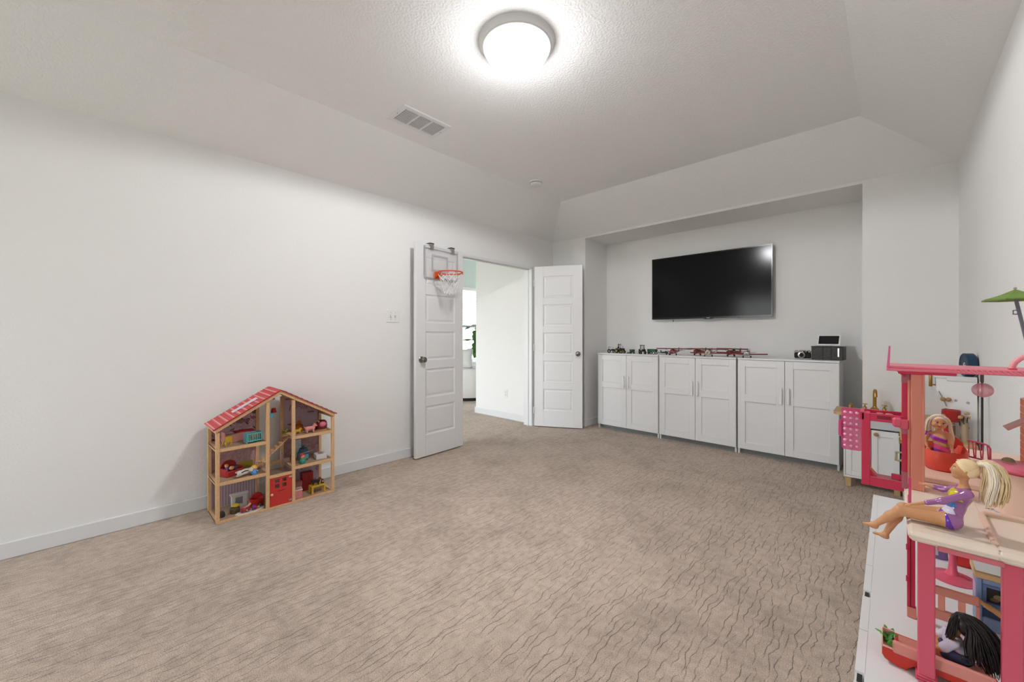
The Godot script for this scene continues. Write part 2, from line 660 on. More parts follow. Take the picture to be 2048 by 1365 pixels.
	bx(st, Vector3(XL - W - 0.012, 0, d1 - 0.02), Vector3(XL + 0.006, 2.045, d1), 0.002)
	bx(st, Vector3(XL - W - 0.012, 2.022, d0), Vector3(XL + 0.006, 2.045, d1), 0.002)
	bx(st, Vector3(XL - 0.075, 0, d0 + 0.018), Vector3(XL - 0.045, 2.03, d0 + 0.03), 0.002)
	bx(st, Vector3(XL - 0.075, 0, d1 - 0.03), Vector3(XL - 0.045, 2.03, d1 - 0.018), 0.002)
	bx(st, Vector3(XL - 0.075, 2.012, d0 + 0.02), Vector3(XL - 0.045, 2.024, d1 - 0.02), 0.002)
	struct("trim_1", st, M.trim)

# a window of n panes side by side in the plane z = at.z, turned about y
func window(called: String, at: Vector3, w: float, h: float, turn: float, n: int) -> Node3D:
	var o := Node3D.new()
	o.name = called
	add_child(o)
	o.position = at
	o.rotation.y = turn
	o.set_meta("kind", "structure")
	part(o, "window_frame", M.trim, func(st):
		ring_frame(st, w, h, 0.05, -0.05, 0.05)
		for i in range(1, n): bx(st, Vector3(-w / 2 + w * i / n - 0.02, -h / 2 + 0.04, -0.03), Vector3(-w / 2 + w * i / n + 0.02, h / 2 - 0.04, 0.03)))
	for i in n:
		part(o, "pane", glassy("ffffff", 0.04, 0.02), func(st): bx(st, Vector3(-w / 2 + w * i / n + 0.015, -h / 2 + 0.04, -0.004), Vector3(-w / 2 + w * (i + 1) / n - 0.015, h / 2 - 0.04, 0.004)))
	return o

func hall_and_lounge() -> void:
	# short hall wall just past the doorway, ending in an outside corner
	var st := S()
	bx(st, Vector3(-4.536, 0, -4.10), Vector3(XL - 0.12, 3.1, -3.972))
	struct("wall_hall", st, M.wall, null, "white hall wall seen through the open doorway")
	st = S()
	bx(st, Vector3(-4.551, 0, -4.115), Vector3(XL - 0.12, 0.088, -3.957), 0.004)
	struct("baseboard_hall", st, M.trim)
	# lounge shell
	st = S()
	bx(st, Vector3(-6.9, 0, -9.0), Vector3(-6.5, 3.1, -8.88))
	bx(st, Vector3(-4.3, 0, -9.0), Vector3(XL - 0.12, 3.1, -8.88))
	bx(st, Vector3(-6.5, 0, -9.0), Vector3(-4.3, 0.4, -8.88))
	bx(st, Vector3(-6.5, 2.7, -9.0), Vector3(-4.3, 3.1, -8.88))
	window("window_4", Vector3(-5.4, 1.55, -8.94), 2.2, 2.3, 0.0, 3)  # unseen window, added to brighten the far lounge wall and armchair
	struct("wall_lounge_end", st, M.wall)
	st = S()
	bx(st, Vector3(XL - 0.12, 0, -9.0), Vector3(XL, 3.1, ZA - 0.1))
	struct("wall_lounge_side", st, M.wall)
	st = S()
	bx(st, Vector3(-7.02, 3.05, -9.0), Vector3(XL, 3.2, 0.3))
	struct("ceiling_lounge", st, M.sage)
	# far lounge wall with the window seen through the doorway
	st = S()
	var a := -7.3
	var b := -5.25
	var lo := 0.58
	var hi := 2.24
	bx(st, Vector3(-7.02, 0, -9.0), Vector3(-6.9, 3.1, a))
	bx(st, Vector3(-7.02, 0, b), Vector3(-6.9, 3.1, 0.3))
	bx(st, Vector3(-7.02, 0, a), Vector3(-6.9, lo, b))
	bx(st, Vector3(-7.02, hi, a), Vector3(-6.9, 3.1, b))
	struct("wall_lounge_far", st, M.sage, null, "pale grey green lounge wall above the bright window")
	var w := window("window_2", Vector3(-6.96, (lo + hi) / 2, (a + b) / 2), b - a, hi - lo, PI / 2, 2)
	part(w, "window_sill", M.trim, func(s): bx(s, Vector3(-1.1, -0.86, 0.03), Vector3(1.1, -0.83, 0.14), 0.004))
	# unseen glazed opening added to light the hall wall and lounge
	st = S()
	bx(st, Vector3(-6.9, 0, 0.18), Vector3(-6.4, 3.1, 0.3))
	bx(st, Vector3(-3.9, 0, 0.18), Vector3(XL - 0.12, 3.1, 0.3))
	bx(st, Vector3(-6.4, 2.4, 0.18), Vector3(-3.9, 3.1, 0.3))
	bx(st, Vector3(-6.4, 0, 0.18), Vector3(-3.9, 0.3, 0.3))
	struct("wall_lounge_front", st, M.wall)
	window("window_3", Vector3(-5.15, 1.35, 0.24), 2.5, 2.1, 0.0, 3)

# ---------------------------------------------------------------- double doors
func leaf(called: String, label: String, at: Vector3, ang: float, knob_x: float, hinge_side: float) -> Node3D:
	# built along +x from the hinge at the origin, front face towards +z; ang turns it about y
	var o := Node3D.new()
	o.name = called
	add_child(o)
	o.position = at
	o.rotation.y = ang
	o.set_meta("kind", "structure")
	o.set_meta("label", label)
	o.set_meta("category", "door")
	var w := 0.607
	var h := 2.03
	var t := 0.035
	var st0 := 0.116
	var y := 0.2
	var holes := []
	for i in 5:
		holes.append([y, y + 0.275])
		y += 0.275 + 0.0825
	part(o, "door_frame", M.paint, func(st):
		bx(st, Vector3(0, 0, -t), Vector3(st0, h, 0), 0.002)
		bx(st, Vector3(w - st0, 0, -t), Vector3(w, h, 0), 0.002)
		bx(st, Vector3(st0, 0, -t), Vector3(w - st0, 0.2, 0))
		for i in 5:
			var top: float = holes[i + 1][0] if i < 4 else h
			bx(st, Vector3(st0, holes[i][1], -t), Vector3(w - st0, top, 0)))
	for i in 5:
		part(o, "door_panel", M.paint, func(st):
			var c := Vector3(w / 2, (holes[i][0] + holes[i][1]) / 2, 0)
			var pw := w - 2 * st0
			var ph: float = holes[i][1] - holes[i][0]
			for s in [1.0, -1.0]:
				var zf: float = 0.0 if s > 0 else -t
				var steps := [[0.0, 0.0], [0.006, -0.007], [0.014, -0.009], [0.020, -0.009], [0.034, -0.004]]
				flat(st)
				for k in steps.size() - 1:
					var a: Array = steps[k]
					var b: Array = steps[k + 1]
					for q in 4:
						var sx0 := [-1, 1, 1, -1]
						var sy0 := [-1, -1, 1, 1]
						var r := (q + 1) % 4
						var P := func(e: Array, n: int) -> Vector3: return c + Vector3(sx0[n] * (pw / 2 - e[0]), sy0[n] * (ph / 2 - e[0]), zf + s * e[1])
						quad(st, P.call(a, q), P.call(a, r), P.call(b, r), P.call(b, q), Vector3(0, 0, s))
				var e := 0.034
				quad(st, c + Vector3(-pw / 2 + e, -ph / 2 + e, zf - s * 0.004), c + Vector3(pw / 2 - e, -ph / 2 + e, zf - s * 0.004), c + Vector3(pw / 2 - e, ph / 2 - e, zf - s * 0.004), c + Vector3(-pw / 2 + e, ph / 2 - e, zf - s * 0.004), Vector3(0, 0, s)))
	part(o, "door_knob", M.nickel, func(st):
		for s in [1.0, -1.0]:
			var zf: float = 0.0 if s > 0 else -t
			var bs := Basis(Vector3.RIGHT, deg_to_rad(90.0 * s))
			lathe(st, [Vector2(0, 0), Vector2(0.031, 0), Vector2(0.031, 0.004), Vector2(0.026, 0.009), Vector2(0.011, 0.012), Vector2(0.010, 0.026), Vector2(0.018, 0.031), Vector2(0.0265, 0.040), Vector2(0.0275, 0.048), Vector2(0.024, 0.057), Vector2(0.014, 0.062), Vector2(0, 0.063)], Transform3D(bs, Vector3(knob_x, 0.925, zf)), 24))
	for hy in [0.2, 1.0, 1.82]:
		part(o, "hinge", M.trim if hinge_side > 0 else M.nickel, func(st):
			cyl(st, Vector3(-0.004, hy - 0.045, 0.004), Vector3(-0.004, hy + 0.045, 0.004), 0.007, 10)
			bx(st, Vector3(-0.003, hy - 0.045, -0.03), Vector3(-0.0005, hy + 0.045, 0.0)))
	return o

func doors() -> void:
	# far leaf: hinged at the far jamb, standing half open against the return
	var a := Vector3(-3.292, 0.012, -3.870)
	var e := Vector3(-2.75, 0.012, -4.168)
	leaf("door_1", "white five-panel door leaf standing open beside the alcove", a, atan2(-(e.z - a.z), e.x - a.x), 0.607 - 0.055, 1.0)
	# near leaf: swung right back along the wall; its visible face is the one turned to the room
	a = Vector3(-3.285, 0.012, -2.662)
	e = Vector3(-3.232, 0.012, -2.057)
	var o := leaf("door_2", "white five-panel door leaf folded back along the wall, holding the basketball hoop", a, atan2(-(e.z - a.z), e.x - a.x), 0.607 - 0.062, -1.0)
	basketball(o.transform * Transform3D(Basis(Vector3.UP, PI), Vector3(0.607, 0, -0.035)))

func basketball(T: Transform3D) -> void:
	# T: the near leaf, x from the free edge to the hinge, +z into the room
	var o := thing("basketball_hoop", "small over-the-door basketball hoop with clear backboard and orange rim", "basketball hoop")
	o.transform = T
	var cx := 0.30
	var bw := 0.43
	var y0 := 1.705
	var y1 := 2.01
	part(o, "backboard", glassy("fafafa", 0.14, 0.1), func(st): prism(st, round_rect(bw, y1 - y0, 0.02), 0.012, 0.018, XF(Vector3(cx, (y0 + y1) / 2, 0))))
	part(o, "border", mk("b4b6b8", 0.5), func(st):
		ring_frame(st, bw, y1 - y0, 0.008, 0.010, 0.022, XF(Vector3(cx, (y0 + y1) / 2, 0))))
	part(o, "target_square", mk("bdbfc1", 0.5), func(st): ring_frame(st, 0.20, 0.155, 0.013, 0.018, 0.0195, XF(Vector3(cx - 0.02, y0 + 0.155, 0))))
	part(o, "top_rail", mk("d8d9da", 0.4), func(st): bx(st, Vector3(cx - bw / 2 + 0.01, y1 - 0.022, 0.018), Vector3(cx + bw / 2 - 0.01, y1 - 0.004, 0.024), 0.002))
	for k in [-1.0, 1.0]:
		part(o, "hook", M.steel, func(st):
			var x: float = cx + k * 0.135 + 0.005
			bx(st, Vector3(x - 0.022, y1 - 0.03, 0.024), Vector3(x + 0.022, 2.034, 0.027))
			bx(st, Vector3(x - 0.022, 2.031, -0.04), Vector3(x + 0.022, 2.034, 0.027)))
		part(o, "hook_pad", M.black, func(st):
			var x: float = cx + k * 0.135 + 0.005
			bx(st, Vector3(x - 0.026, 2.034, -0.038), Vector3(x + 0.026, 2.042, 0.028), 0.001))
	var orange := mk("d9541f", 0.4)
	var rc := Vector3(cx - 0.055, y0 + 0.045, 0.20)
	var rr := 0.118
	part(o, "bracket", orange, func(st):
		bx(st, Vector3(rc.x - 0.045, rc.y - 0.045, 0.018), Vector3(rc.x + 0.045, rc.y + 0.022, 0.03), 0.004)
		prism(st, [Vector2(0.02, -0.03), Vector2(0.02, 0.018), Vector2(0.090, 0.006), Vector2(0.090, -0.006)], -0.018, -0.012, Transform3D(Basis(Vector3(0, 0, 1), Vector3.UP, Vector3(-1, 0, 0)), rc - Vector3(0, 0, rc.z)))
		prism(st, [Vector2(0.02, -0.03), Vector2(0.02, 0.018), Vector2(0.090, 0.006), Vector2(0.090, -0.006)], 0.012, 0.018, Transform3D(Basis(Vector3(0, 0, 1), Vector3.UP, Vector3(-1, 0, 0)), rc - Vector3(0, 0, rc.z))))
	part(o, "rim", orange, func(st):
		var pts := []
		for i in 40: pts.append(rc + Vector3(cos(TAU * i / 40) * rr, 0, sin(TAU * i / 40) * rr))
		tube(st, pts, 0.006, 8, true))
	for i in 10:
		part(o, "rim_loop", orange, func(st):
			var c := rc + Vector3(cos(TAU * i / 10) * rr, -0.012, sin(TAU * i / 10) * rr)
			var pts := []
			for q in 8: pts.append(c + Vector3(cos(TAU * q / 8) * 0.007 * -sin(TAU * i / 10), sin(TAU * q / 8) * 0.009, cos(TAU * q / 8) * 0.007 * cos(TAU * i / 10)))
			tube(st, pts, 0.0022, 5, true))
	part(o, "net", mk("efefee", 0.9), func(st):
		var n := 10
		var lv := 5
		for i in n:
			for dirn in [0.5, -0.5]:
				var pts := []
				for l in lv + 1:
					var f := float(l) / lv
					var r := lerpf(rr, 0.052, pow(f, 0.7)) + sin(f * 9.0 + i) * 0.003
					var a: float = TAU * (i + dirn * (l % 2)) / n
					pts.append(rc + Vector3(cos(a) * r, -0.018 - f * 0.185 + 0.006 * sin(i * 2.3 + l), sin(a) * r))
				tube(st, pts, 0.0024, 5))
	# its own shadow falls on the door behind

func ceiling_fittings() -> void:
	var c := Vector3(-1.462, HC, -1.572)
	var o := thing("ceiling_lamp", "round flush ceiling lamp with glowing white dome and grey rim", "ceiling lamp", c)
	part(o, "pan", mk("e2e2e2", 0.4), func(st): lathe(st, [Vector2(0, -0.012), Vector2(0.12, -0.012), Vector2(0.175, -0.03), Vector2(0.183, -0.034), Vector2(0.190, -0.030), Vector2(0.196, -0.014), Vector2(0.205, -0.006), Vector2(0.206, 0.0), Vector2(0, 0)].map(func(p): return p), Transform3D(), 56))
	var glow := mk("f6f4ef", 0.4)
	glow.emission_enabled = true
	glow.emission = Color(1.0, 0.99, 0.98)
	glow.emission_energy_multiplier = 1.25
	part(o, "lamp_shade", glow, func(st): lathe(st, [Vector2(0, -0.112), Vector2(0.06, -0.109), Vector2(0.11, -0.099), Vector2(0.145, -0.084), Vector2(0.168, -0.064), Vector2(0.178, -0.044), Vector2(0.178, -0.028), Vector2(0, -0.028)], Transform3D(), 56))
	var l := OmniLight3D.new()
	l.name = "ceiling_lamp_light"
	l.position = c + Vector3(0, -0.165, 0)
	l.light_energy = 0.30
	l.light_color = Color(0.985, 0.985, 0.995)
	l.light_size = 0.10
	l.shadow_enabled = true
	l.omni_range = 12.0
	l.omni_attenuation = 2.0
	add_child(l)
	var ar := SpotLight3D.new()
	ar.name = "ceiling_lamp_down_light"
	ar.position = c + Vector3(0, -0.125, 0)
	ar.rotation.x = -PI / 2
	ar.spot_angle = 86.0
	ar.spot_angle_attenuation = 0.12
	ar.spot_range = 12.0
	ar.spot_attenuation = 2.0
	ar.light_energy = 2.6
	ar.light_size = 0.12
	ar.light_color = Color(0.985, 0.985, 0.995)
	ar.shadow_enabled = true
	add_child(ar)

	# air vent: white frame, three fields of slats
	var vc := Vector3(-2.527, HC, -1.662)
	var v := thing("air_vent", "white slatted air vent set in the ceiling", "vent", vc)
	var W := 0.245
	var L := 0.405
	part(v, "backing", mk("8c8c8c", 0.9), func(st): bx(st, Vector3(-W / 2 + 0.03, -0.002, -L / 2 + 0.03), Vector3(W / 2 - 0.03, -0.0005, L / 2 - 0.03)))
	part(v, "frame", M.white, func(st):
		ring_frame(st, W, L, 0.034, 0.0, 0.008, Transform3D(Basis(Vector3.RIGHT, PI / 2), Vector3.ZERO))
		for z in [-0.056, 0.056]: bx(st, Vector3(-W / 2 + 0.03, -0.008, z - 0.007), Vector3(W / 2 - 0.03, -0.001, z + 0.007), 0.001))
	for f in 3:
		for k in 12:
			part(v, "slat", M.white, func(st):
				var x := -W / 2 + 0.043 + k * 0.0145
				var z := (f - 1) * 0.1145
				box(st, Vector3(x, -0.006, z), Vector3(0.0098, 0.0012, 0.098), 0.0, Basis(Vector3(0, 0, 1), deg_to_rad(-10))))
	for z in [-1.0, 1.0]:
		part(v, "screw", M.nickel, func(st): cyl(st, Vector3(0, -0.0095, z * (L / 2 - 0.016)), Vector3(0, -0.006, z * (L / 2 - 0.016)), 0.004, 10))

	var s := thing("smoke_detector", "round white smoke detector on the ceiling", "smoke detector", Vector3(-2.643, HC, -3.133))
	part(s, "base", M.white, func(st): lathe(st, [Vector2(0, -0.012), Vector2(0.066, -0.012), Vector2(0.068, -0.008), Vector2(0.068, 0), Vector2(0, 0)], Transform3D(), 28))
	part(s, "cap", M.white, func(st): lathe(st, [Vector2(0, -0.043), Vector2(0.03, -0.043), Vector2(0.05, -0.038), Vector2(0.056, -0.030), Vector2(0.058, -0.018), Vector2(0.05, -0.016), Vector2(0.05, -0.012)], Transform3D(), 28))
	part(s, "vent_slots", M.black, func(st): lathe(st, [Vector2(0.0502, -0.016), Vector2(0.0502, -0.0125)], Transform3D(), 28))

	# switch plate on the long wall
	var p := thing("light_switch", "white double light switch plate on the long wall", "light switch", Vector3(XL, 1.344, -1.902), PI / 2)
	part(p, "plate", M.white, func(st): box(st, Vector3(0, 0, 0.003), Vector3(0.13, 0.118, 0.006), 0.003))
	for k in [-1.0, 1.0]:
		part(p, "toggle", M.white, func(st): box(st, Vector3(k * 0.023, 0.002 * k, 0.011), Vector3(0.009, 0.022, 0.016), 0.002, Basis(Vector3.RIGHT, deg_to_rad(24 * k))))
		part(p, "slot", mk("8d8d8d", 0.8), func(st): bx(st, Vector3(k * 0.023 - 0.0055, -0.0125, 0.006), Vector3(k * 0.023 + 0.0055, 0.0125, 0.0063)))
		for y in [-0.03, 0.03]:
			part(p, "screw", M.nickel, func(st): cyl(st, Vector3(k * 0.023, y, 0.006), Vector3(k * 0.023, y, 0.007), 0.003, 8))

	var q := thing("wall_outlet", "white wall outlet low on the hall wall", "outlet", Vector3(-3.90, 0.352, -3.972))
	part(q, "plate", M.white, func(st): box(st, Vector3(0, 0, 0.003), Vector3(0.075, 0.118, 0.006), 0.003))
	for y in [-0.02, 0.02]:
		part(q, "socket", mk("d9d9d8", 0.5), func(st):
			box(st, Vector3(0, y, 0.0065), Vector3(0.034, 0.028, 0.003), 0.002)
			for x in [-0.006, 0.006]: bx(st, Vector3(x - 0.001, y - 0.004, 0.008), Vector3(x + 0.001, y + 0.005, 0.0084)))

	# what shows of the lounge through the doorway: armchair, cushion, plant, blind
	var sc := thing("armchair", "rounded white upholstered armchair in the lounge by the window", "armchair", Vector3(-5.75, 0, -4.86), deg_to_rad(30))
	var fab := mk("dcdad6", 0.95)
	part(sc, "body", fab, func(st):
		box(st, Vector3(0, 0.24, 0.0), Vector3(0.9, 0.36, 0.85), 0.06)
		lathe(st, [Vector2(0, 0.06), Vector2(0.5, 0.06), Vector2(0.53, 0.12), Vector2(0.53, 0.51), Vector2(0.50, 0.56), Vector2(0.42, 0.56), Vector2(0.38, 0.51), Vector2(0.38, 0.30), Vector2(0, 0.30)], Transform3D(), 40))
	part(sc, "base", M.black, func(st): lathe(st, [Vector2(0, 0), Vector2(0.46, 0), Vector2(0.46, 0.06), Vector2(0, 0.06)], Transform3D(), 30))
	var cu := thing("cushion", "square white cushion leaning in the lounge armchair", "cushion", Vector3(-5.70, 0.566, -4.63), deg_to_rad(40))
	part(cu, "cover", mk("d4d3d0", 0.95), func(st): pillow(st, 0.42, 0.36, 0.13, XF(Vector3(0, 0.17, 0), -12)))
	part(cu, "piping", mk("c9c8c5", 0.95), func(st):
		var pts := []
		for e in round_rect(0.42, 0.36, 0.02): pts.append(XF(Vector3(0, 0.17, 0), -12) * Vector3(e.x, e.y, 0))
		tube(st, pts, 0.006, 6, true))
	var pl := thing("fiddle_leaf_plant", "large leafy green house plant in front of the lounge window", "plant", Vector3(-6.095, 0, -5.535))
	part(pl, "pot", M.white, func(st): lathe(st, [Vector2(0, 0), Vector2(0.13, 0), Vector2(0.17, 0.30), Vector2(0.155, 0.30), Vector2(0.15, 0.26), Vector2(0, 0.26)], Transform3D(), 24))
	part(pl, "trunk", mk("6a5138", 0.9), func(st): tube(st, [Vector3(0, 0.25, 0), Vector3(0.02, 0.7, 0.01), Vector3(-0.02, 1.2, 0), Vector3(0.01, 1.5, 0.02)], [0.016, 0.014, 0.011, 0.006], 8))
	var lf := mk("2f5a2c", 0.45)
	lf.backlight_enabled = true
	lf.backlight = Color(0.12, 0.22, 0.05)
	var rng := RandomNumberGenerator.new()
	rng.seed = 4
	for k in 14:
		var ang := k * 2.4
		var y := 0.55 + k * 0.07
		part(pl, "leaf", lf, func(st):
			var B := Basis(Vector3.UP, ang) * Basis(Vector3(0, 0, 1), deg_to_rad(rng.randf_range(-15, 35)))
			leaf_blade(st, Vector3(0, y, 0), B, 0.38, 0.26))
	for e in [[1.34, 0.36], [1.10, 0.40]]:
		part(pl, "leaf", lf, func(st):
			var xd := Vector3(-0.724 * 0.42, -0.9, 0.69 * 0.42).normalized()
			var yd := (Vector3(0.74, 0.0, 0.67) - xd * xd.dot(Vector3(0.74, 0.0, 0.67))).normalized()
			leaf_blade(st, Vector3(0.02, e[0], 0.02), Basis(xd, yd, xd.cross(yd)), e[1], 0.30))
	var bl := thing("window_blind", "white slatted blind half lowered in the lounge window", "blind", Vector3(-6.86, 0, -6.275))
	part(bl, "headrail", M.white, func(st): bx(st, Vector3(-0.03, 2.17, -0.98), Vector3(0.03, 2.24, 0.98), 0.004))
	for k in 14:
		part(bl, "slat", M.white, func(st): box(st, Vector3(0, 2.15 - k * 0.054, 0), Vector3(0.046, 0.003, 1.92), 0.0, Basis(Vector3(0, 0, 1), deg_to_rad(30))))
	part(bl, "bottom_rail", mk("7f9a98", 0.6), func(st): bx(st, Vector3(-0.02, 1.345, -0.97), Vector3(0.02, 1.395, 0.97), 0.004))

func pillow(st: SurfaceTool, w: float, h: float, t: float, xf: Transform3D, n := 10) -> void:
	sg += 1
	st.set_smooth_group(sg)
	var P := func(i: int, j: int, s: float) -> Vector3:
		var u := -1.0 + 2.0 * i / n
		var v := -1.0 + 2.0 * j / n
		var k := pow(maxf(0.0, (1 - u * u * u * u) * (1 - v * v * v * v)), 0.6)
		return xf * Vector3(u * w / 2 * (1 - 0.05 * (1 - v * v)), v * h / 2 * (1 - 0.05 * (1 - u * u)), s * t / 2 * k)
	for s in [-1.0, 1.0]:
		for i in n:
			for j in n:
				quad(st, P.call(i, j, s), P.call(i + 1, j, s), P.call(i + 1, j + 1, s), P.call(i, j + 1, s), xf.basis * Vector3(0, 0, s))

# a leathery leaf with wavy rim, growing along +x of B from p
func leaf_blade(st: SurfaceTool, p: Vector3, B: Basis, L: float, W: float) -> void:
	sg += 1
	st.set_smooth_group(sg)
	var n := 10
	var rows := []
	for i in n + 1:
		var f := float(i) / n
		var hw := W * 0.5 * sin(PI * pow(f, 0.72)) * (1.0 + 0.13 * sin(f * 22.0)) + 0.002
		var row := []
		for j in 5:
			var s := -1.0 + j * 0.5
			row.append(p + B * Vector3(0.05 + f * L, 0.03 * absf(s) - 0.12 * f * f * L + 0.008 * sin(f * 15 + s * 3), s * hw))
		rows.append(row)
	for i in n:
		for j in 4:
			quad(st, rows[i][j], rows[i][j + 1], rows[i + 1][j + 1], rows[i + 1][j], B * Vector3.UP)

# ---------------------------------------------------------------- white cabinets in the alcove
func make_cabinet(label: String) -> Node3D:
	# 0.78 wide, 0.41 deep, front at z = 0, left edge at x = 0
	var o := thing("cabinet", label, "cabinet", Vector3.ZERO, 0.0, "white two-door cabinets in the alcove")
	var w := 0.78
	var d := 0.41
	part(o, "side_panel", M.cab, func(st): bx(st, Vector3(0, 0, -d), Vector3(0.016, 0.927, -0.020), 0.001))
	part(o, "side_panel", M.cab, func(st): bx(st, Vector3(w - 0.016, 0, -d), Vector3(w, 0.927, -0.020), 0.001))
	part(o, "top", M.cab, func(st): bx(st, Vector3(-0.001, 0.928, -d), Vector3(w + 0.001, 0.945, 0.002), 0.0015))
	part(o, "bottom_shelf", M.cab, func(st): bx(st, Vector3(0.016, 0.056, -d + 0.01), Vector3(w - 0.016, 0.072, -0.022)))
	part(o, "back_panel", M.cab, func(st): bx(st, Vector3(0.016, 0.056, -d), Vector3(w - 0.016, 0.927, -d + 0.008)))
	part(o, "kick_board", M.kick, func(st): bx(st, Vector3(0.016, 0.0, -0.065), Vector3(w - 0.016, 0.055, -0.05)))
	for k in 2:
		var x0: float = 0.002 + k * (w / 2)
		var x1: float = w / 2 - 0.0015 + k * (w / 2 - 0.0005)
		var y0 := 0.054
		var y1 := 0.925
		var e := 0.064
		var my := 0.555
		var dr := part(o, "door", M.cab, func(st):
			bx(st, Vector3(x0, y0, -0.018), Vector3(x0 + e, y1, 0), 0.0012)
			bx(st, Vector3(x1 - e, y0, -0.018), Vector3(x1, y1, 0), 0.0012)
			bx(st, Vector3(x0 + e, y0, -0.018), Vector3(x1 - e, y0 + 0.066, 0), 0.0012)
			bx(st, Vector3(x0 + e, y1 - 0.066, -0.018), Vector3(x1 - e, y1, 0), 0.0012)
			bx(st, Vector3(x0 + e, my - 0.035, -0.018), Vector3(x1 - e, my + 0.035, 0), 0.0012))
		for pz in [[y0 + 0.066, my - 0.035], [my + 0.035, y1 - 0.066]]:
			part(dr, "door_panel", M.cab, func(st): bx(st, Vector3(x0 + e, pz[0], -0.0175), Vector3(x1 - e, pz[1], -0.0115)))
		var hx: float = (x1 - e * 0.42) if k == 0 else (x0 + e * 0.42)
		part(dr, "handle", mk("f2f2f0", 0.4), func(st):
			box(st, Vector3(hx, 0.605, 0.024), Vector3(0.020, 0.154, 0.012), 0.004)
			for y in [0.55, 0.66]: cyl(st, Vector3(hx, y, 0), Vector3(hx, y, 0.018), 0.005, 8), "white bar handle")
	return o

func cabinets() -> void:
	var zf := -4.385
	var c := make_cabinet("white two-door cabinet nearest the open door leaf, toy tractors on top")
	c.position = Vector3(-2.677, 0, zf)
	dup(c, Vector3(-1.887, 0, zf), 0.0, "middle white two-door cabinet below the television, red planes on top")
	var r := dup(c, Vector3(-1.094, 0, zf), 0.0, "white two-door cabinet beside the toy kitchen, camera and black box on top")
	part(r, "hook", M.white, func(st):
		bx(st, Vector3(0.78, 0.885, -0.40), Vector3(0.786, 0.915, -0.37), 0.001)
		tube(st, [Vector3(0.785, 0.9, -0.385), Vector3(0.80, 0.895, -0.385), Vector3(0.803, 0.905, -0.385)], 0.003, 6))

	# television on the alcove wall
	var t := thing("television", "large black wall-mounted television with thin bezel", "television", Vector3(-1.505, 1.733, -4.768))
	var w := 1.272
	var h := 0.745
	part(t, "casing", M.black, func(st):
		box(st, Vector3(0, 0, -0.018), Vector3(w, h, 0.024), 0.006)
		box(st, Vector3(0, -0.03, -0.04), Vector3(w * 0.72, h * 0.7, 0.03), 0.01))
	part(t, "bezel", mk("0a0a0c", 0.2), func(st):
		ring_frame(st, w, h, 0.011, -0.007, 0.0)
		bx(st, Vector3(-w / 2 + 0.008, -h / 2, -0.007), Vector3(w / 2 - 0.008, -h / 2 + 0.017, 0.0005)))
	part(t, "screen", mk("0b0b0d", 0.14, 0.0, {"metallic_specular": 0.3}), func(st): bx(st, Vector3(-w / 2 + 0.010, -h / 2 + 0.016, -0.008), Vector3(w / 2 - 0.010, h / 2 - 0.010, -0.003)))
	part(t, "logo_plate", mk("101012", 0.25), func(st): prism(st, [Vector2(-0.075, 0), Vector2(0.075, 0), Vector2(0.03, -0.012), Vector2(-0.03, -0.012)], -0.006, 0.002, XF(Vector3(0.02, -h / 2 + 0.002, 0))))
	part(t, "logo", mk("c9c9cc", 0.4), func(st):
		for k in 4: bx(st, Vector3(0.005 + k * 0.008, -h / 2 + 0.001, 0.0015), Vector3(0.0105 + k * 0.008, -h / 2 + 0.0075, 0.0032)), "small pale logo")
	part(t, "wall_mount", M.steel, func(st): bx(st, Vector3(-0.2, -0.15, -0.078), Vector3(0.2, 0.15, -0.054)))
	part(t, "receiver_stub", M.black, func(st):
		cyl(st, Vector3(-0.385, -h / 2 - 0.012, -0.03), Vector3(-0.385, -h / 2 + 0.02, -0.03), 0.0015, 6)
		box(st, Vector3(-0.385, -h / 2 - 0.022, -0.03), Vector3(0.008, 0.022, 0.006), 0.002))

# ---------------------------------------------------------------- toys and objects on the cabinet tops
func wheel(o: Node3D, p: Vector3, r: float, w: float, hub: Material, bs := Basis.IDENTITY) -> void:
	# axle along local x
	var B := bs * Basis(Vector3(0, 0, 1), -PI / 2)
	var t := part(o, "wheel", M.black, func(st): lathe(st, [Vector2(r * 0.5, -w / 2), Vector2(r * 0.86, -w / 2), Vector2(r, -w * 0.32), Vector2(r, w * 0.32), Vector2(r * 0.86, w / 2), Vector2(r * 0.5, w / 2), Vector2(r * 0.5, -w / 2)], Transform3D(B, p), 18))
	part(t, "hub", hub, func(st): lathe(st, [Vector2(0, -w * 0.4), Vector2(r * 0.56, -w * 0.4), Vector2(r * 0.56, w * 0.4), Vector2(r * 0.2, w * 0.45), Vector2(0, w * 0.45)], Transform3D(B, p), 14))

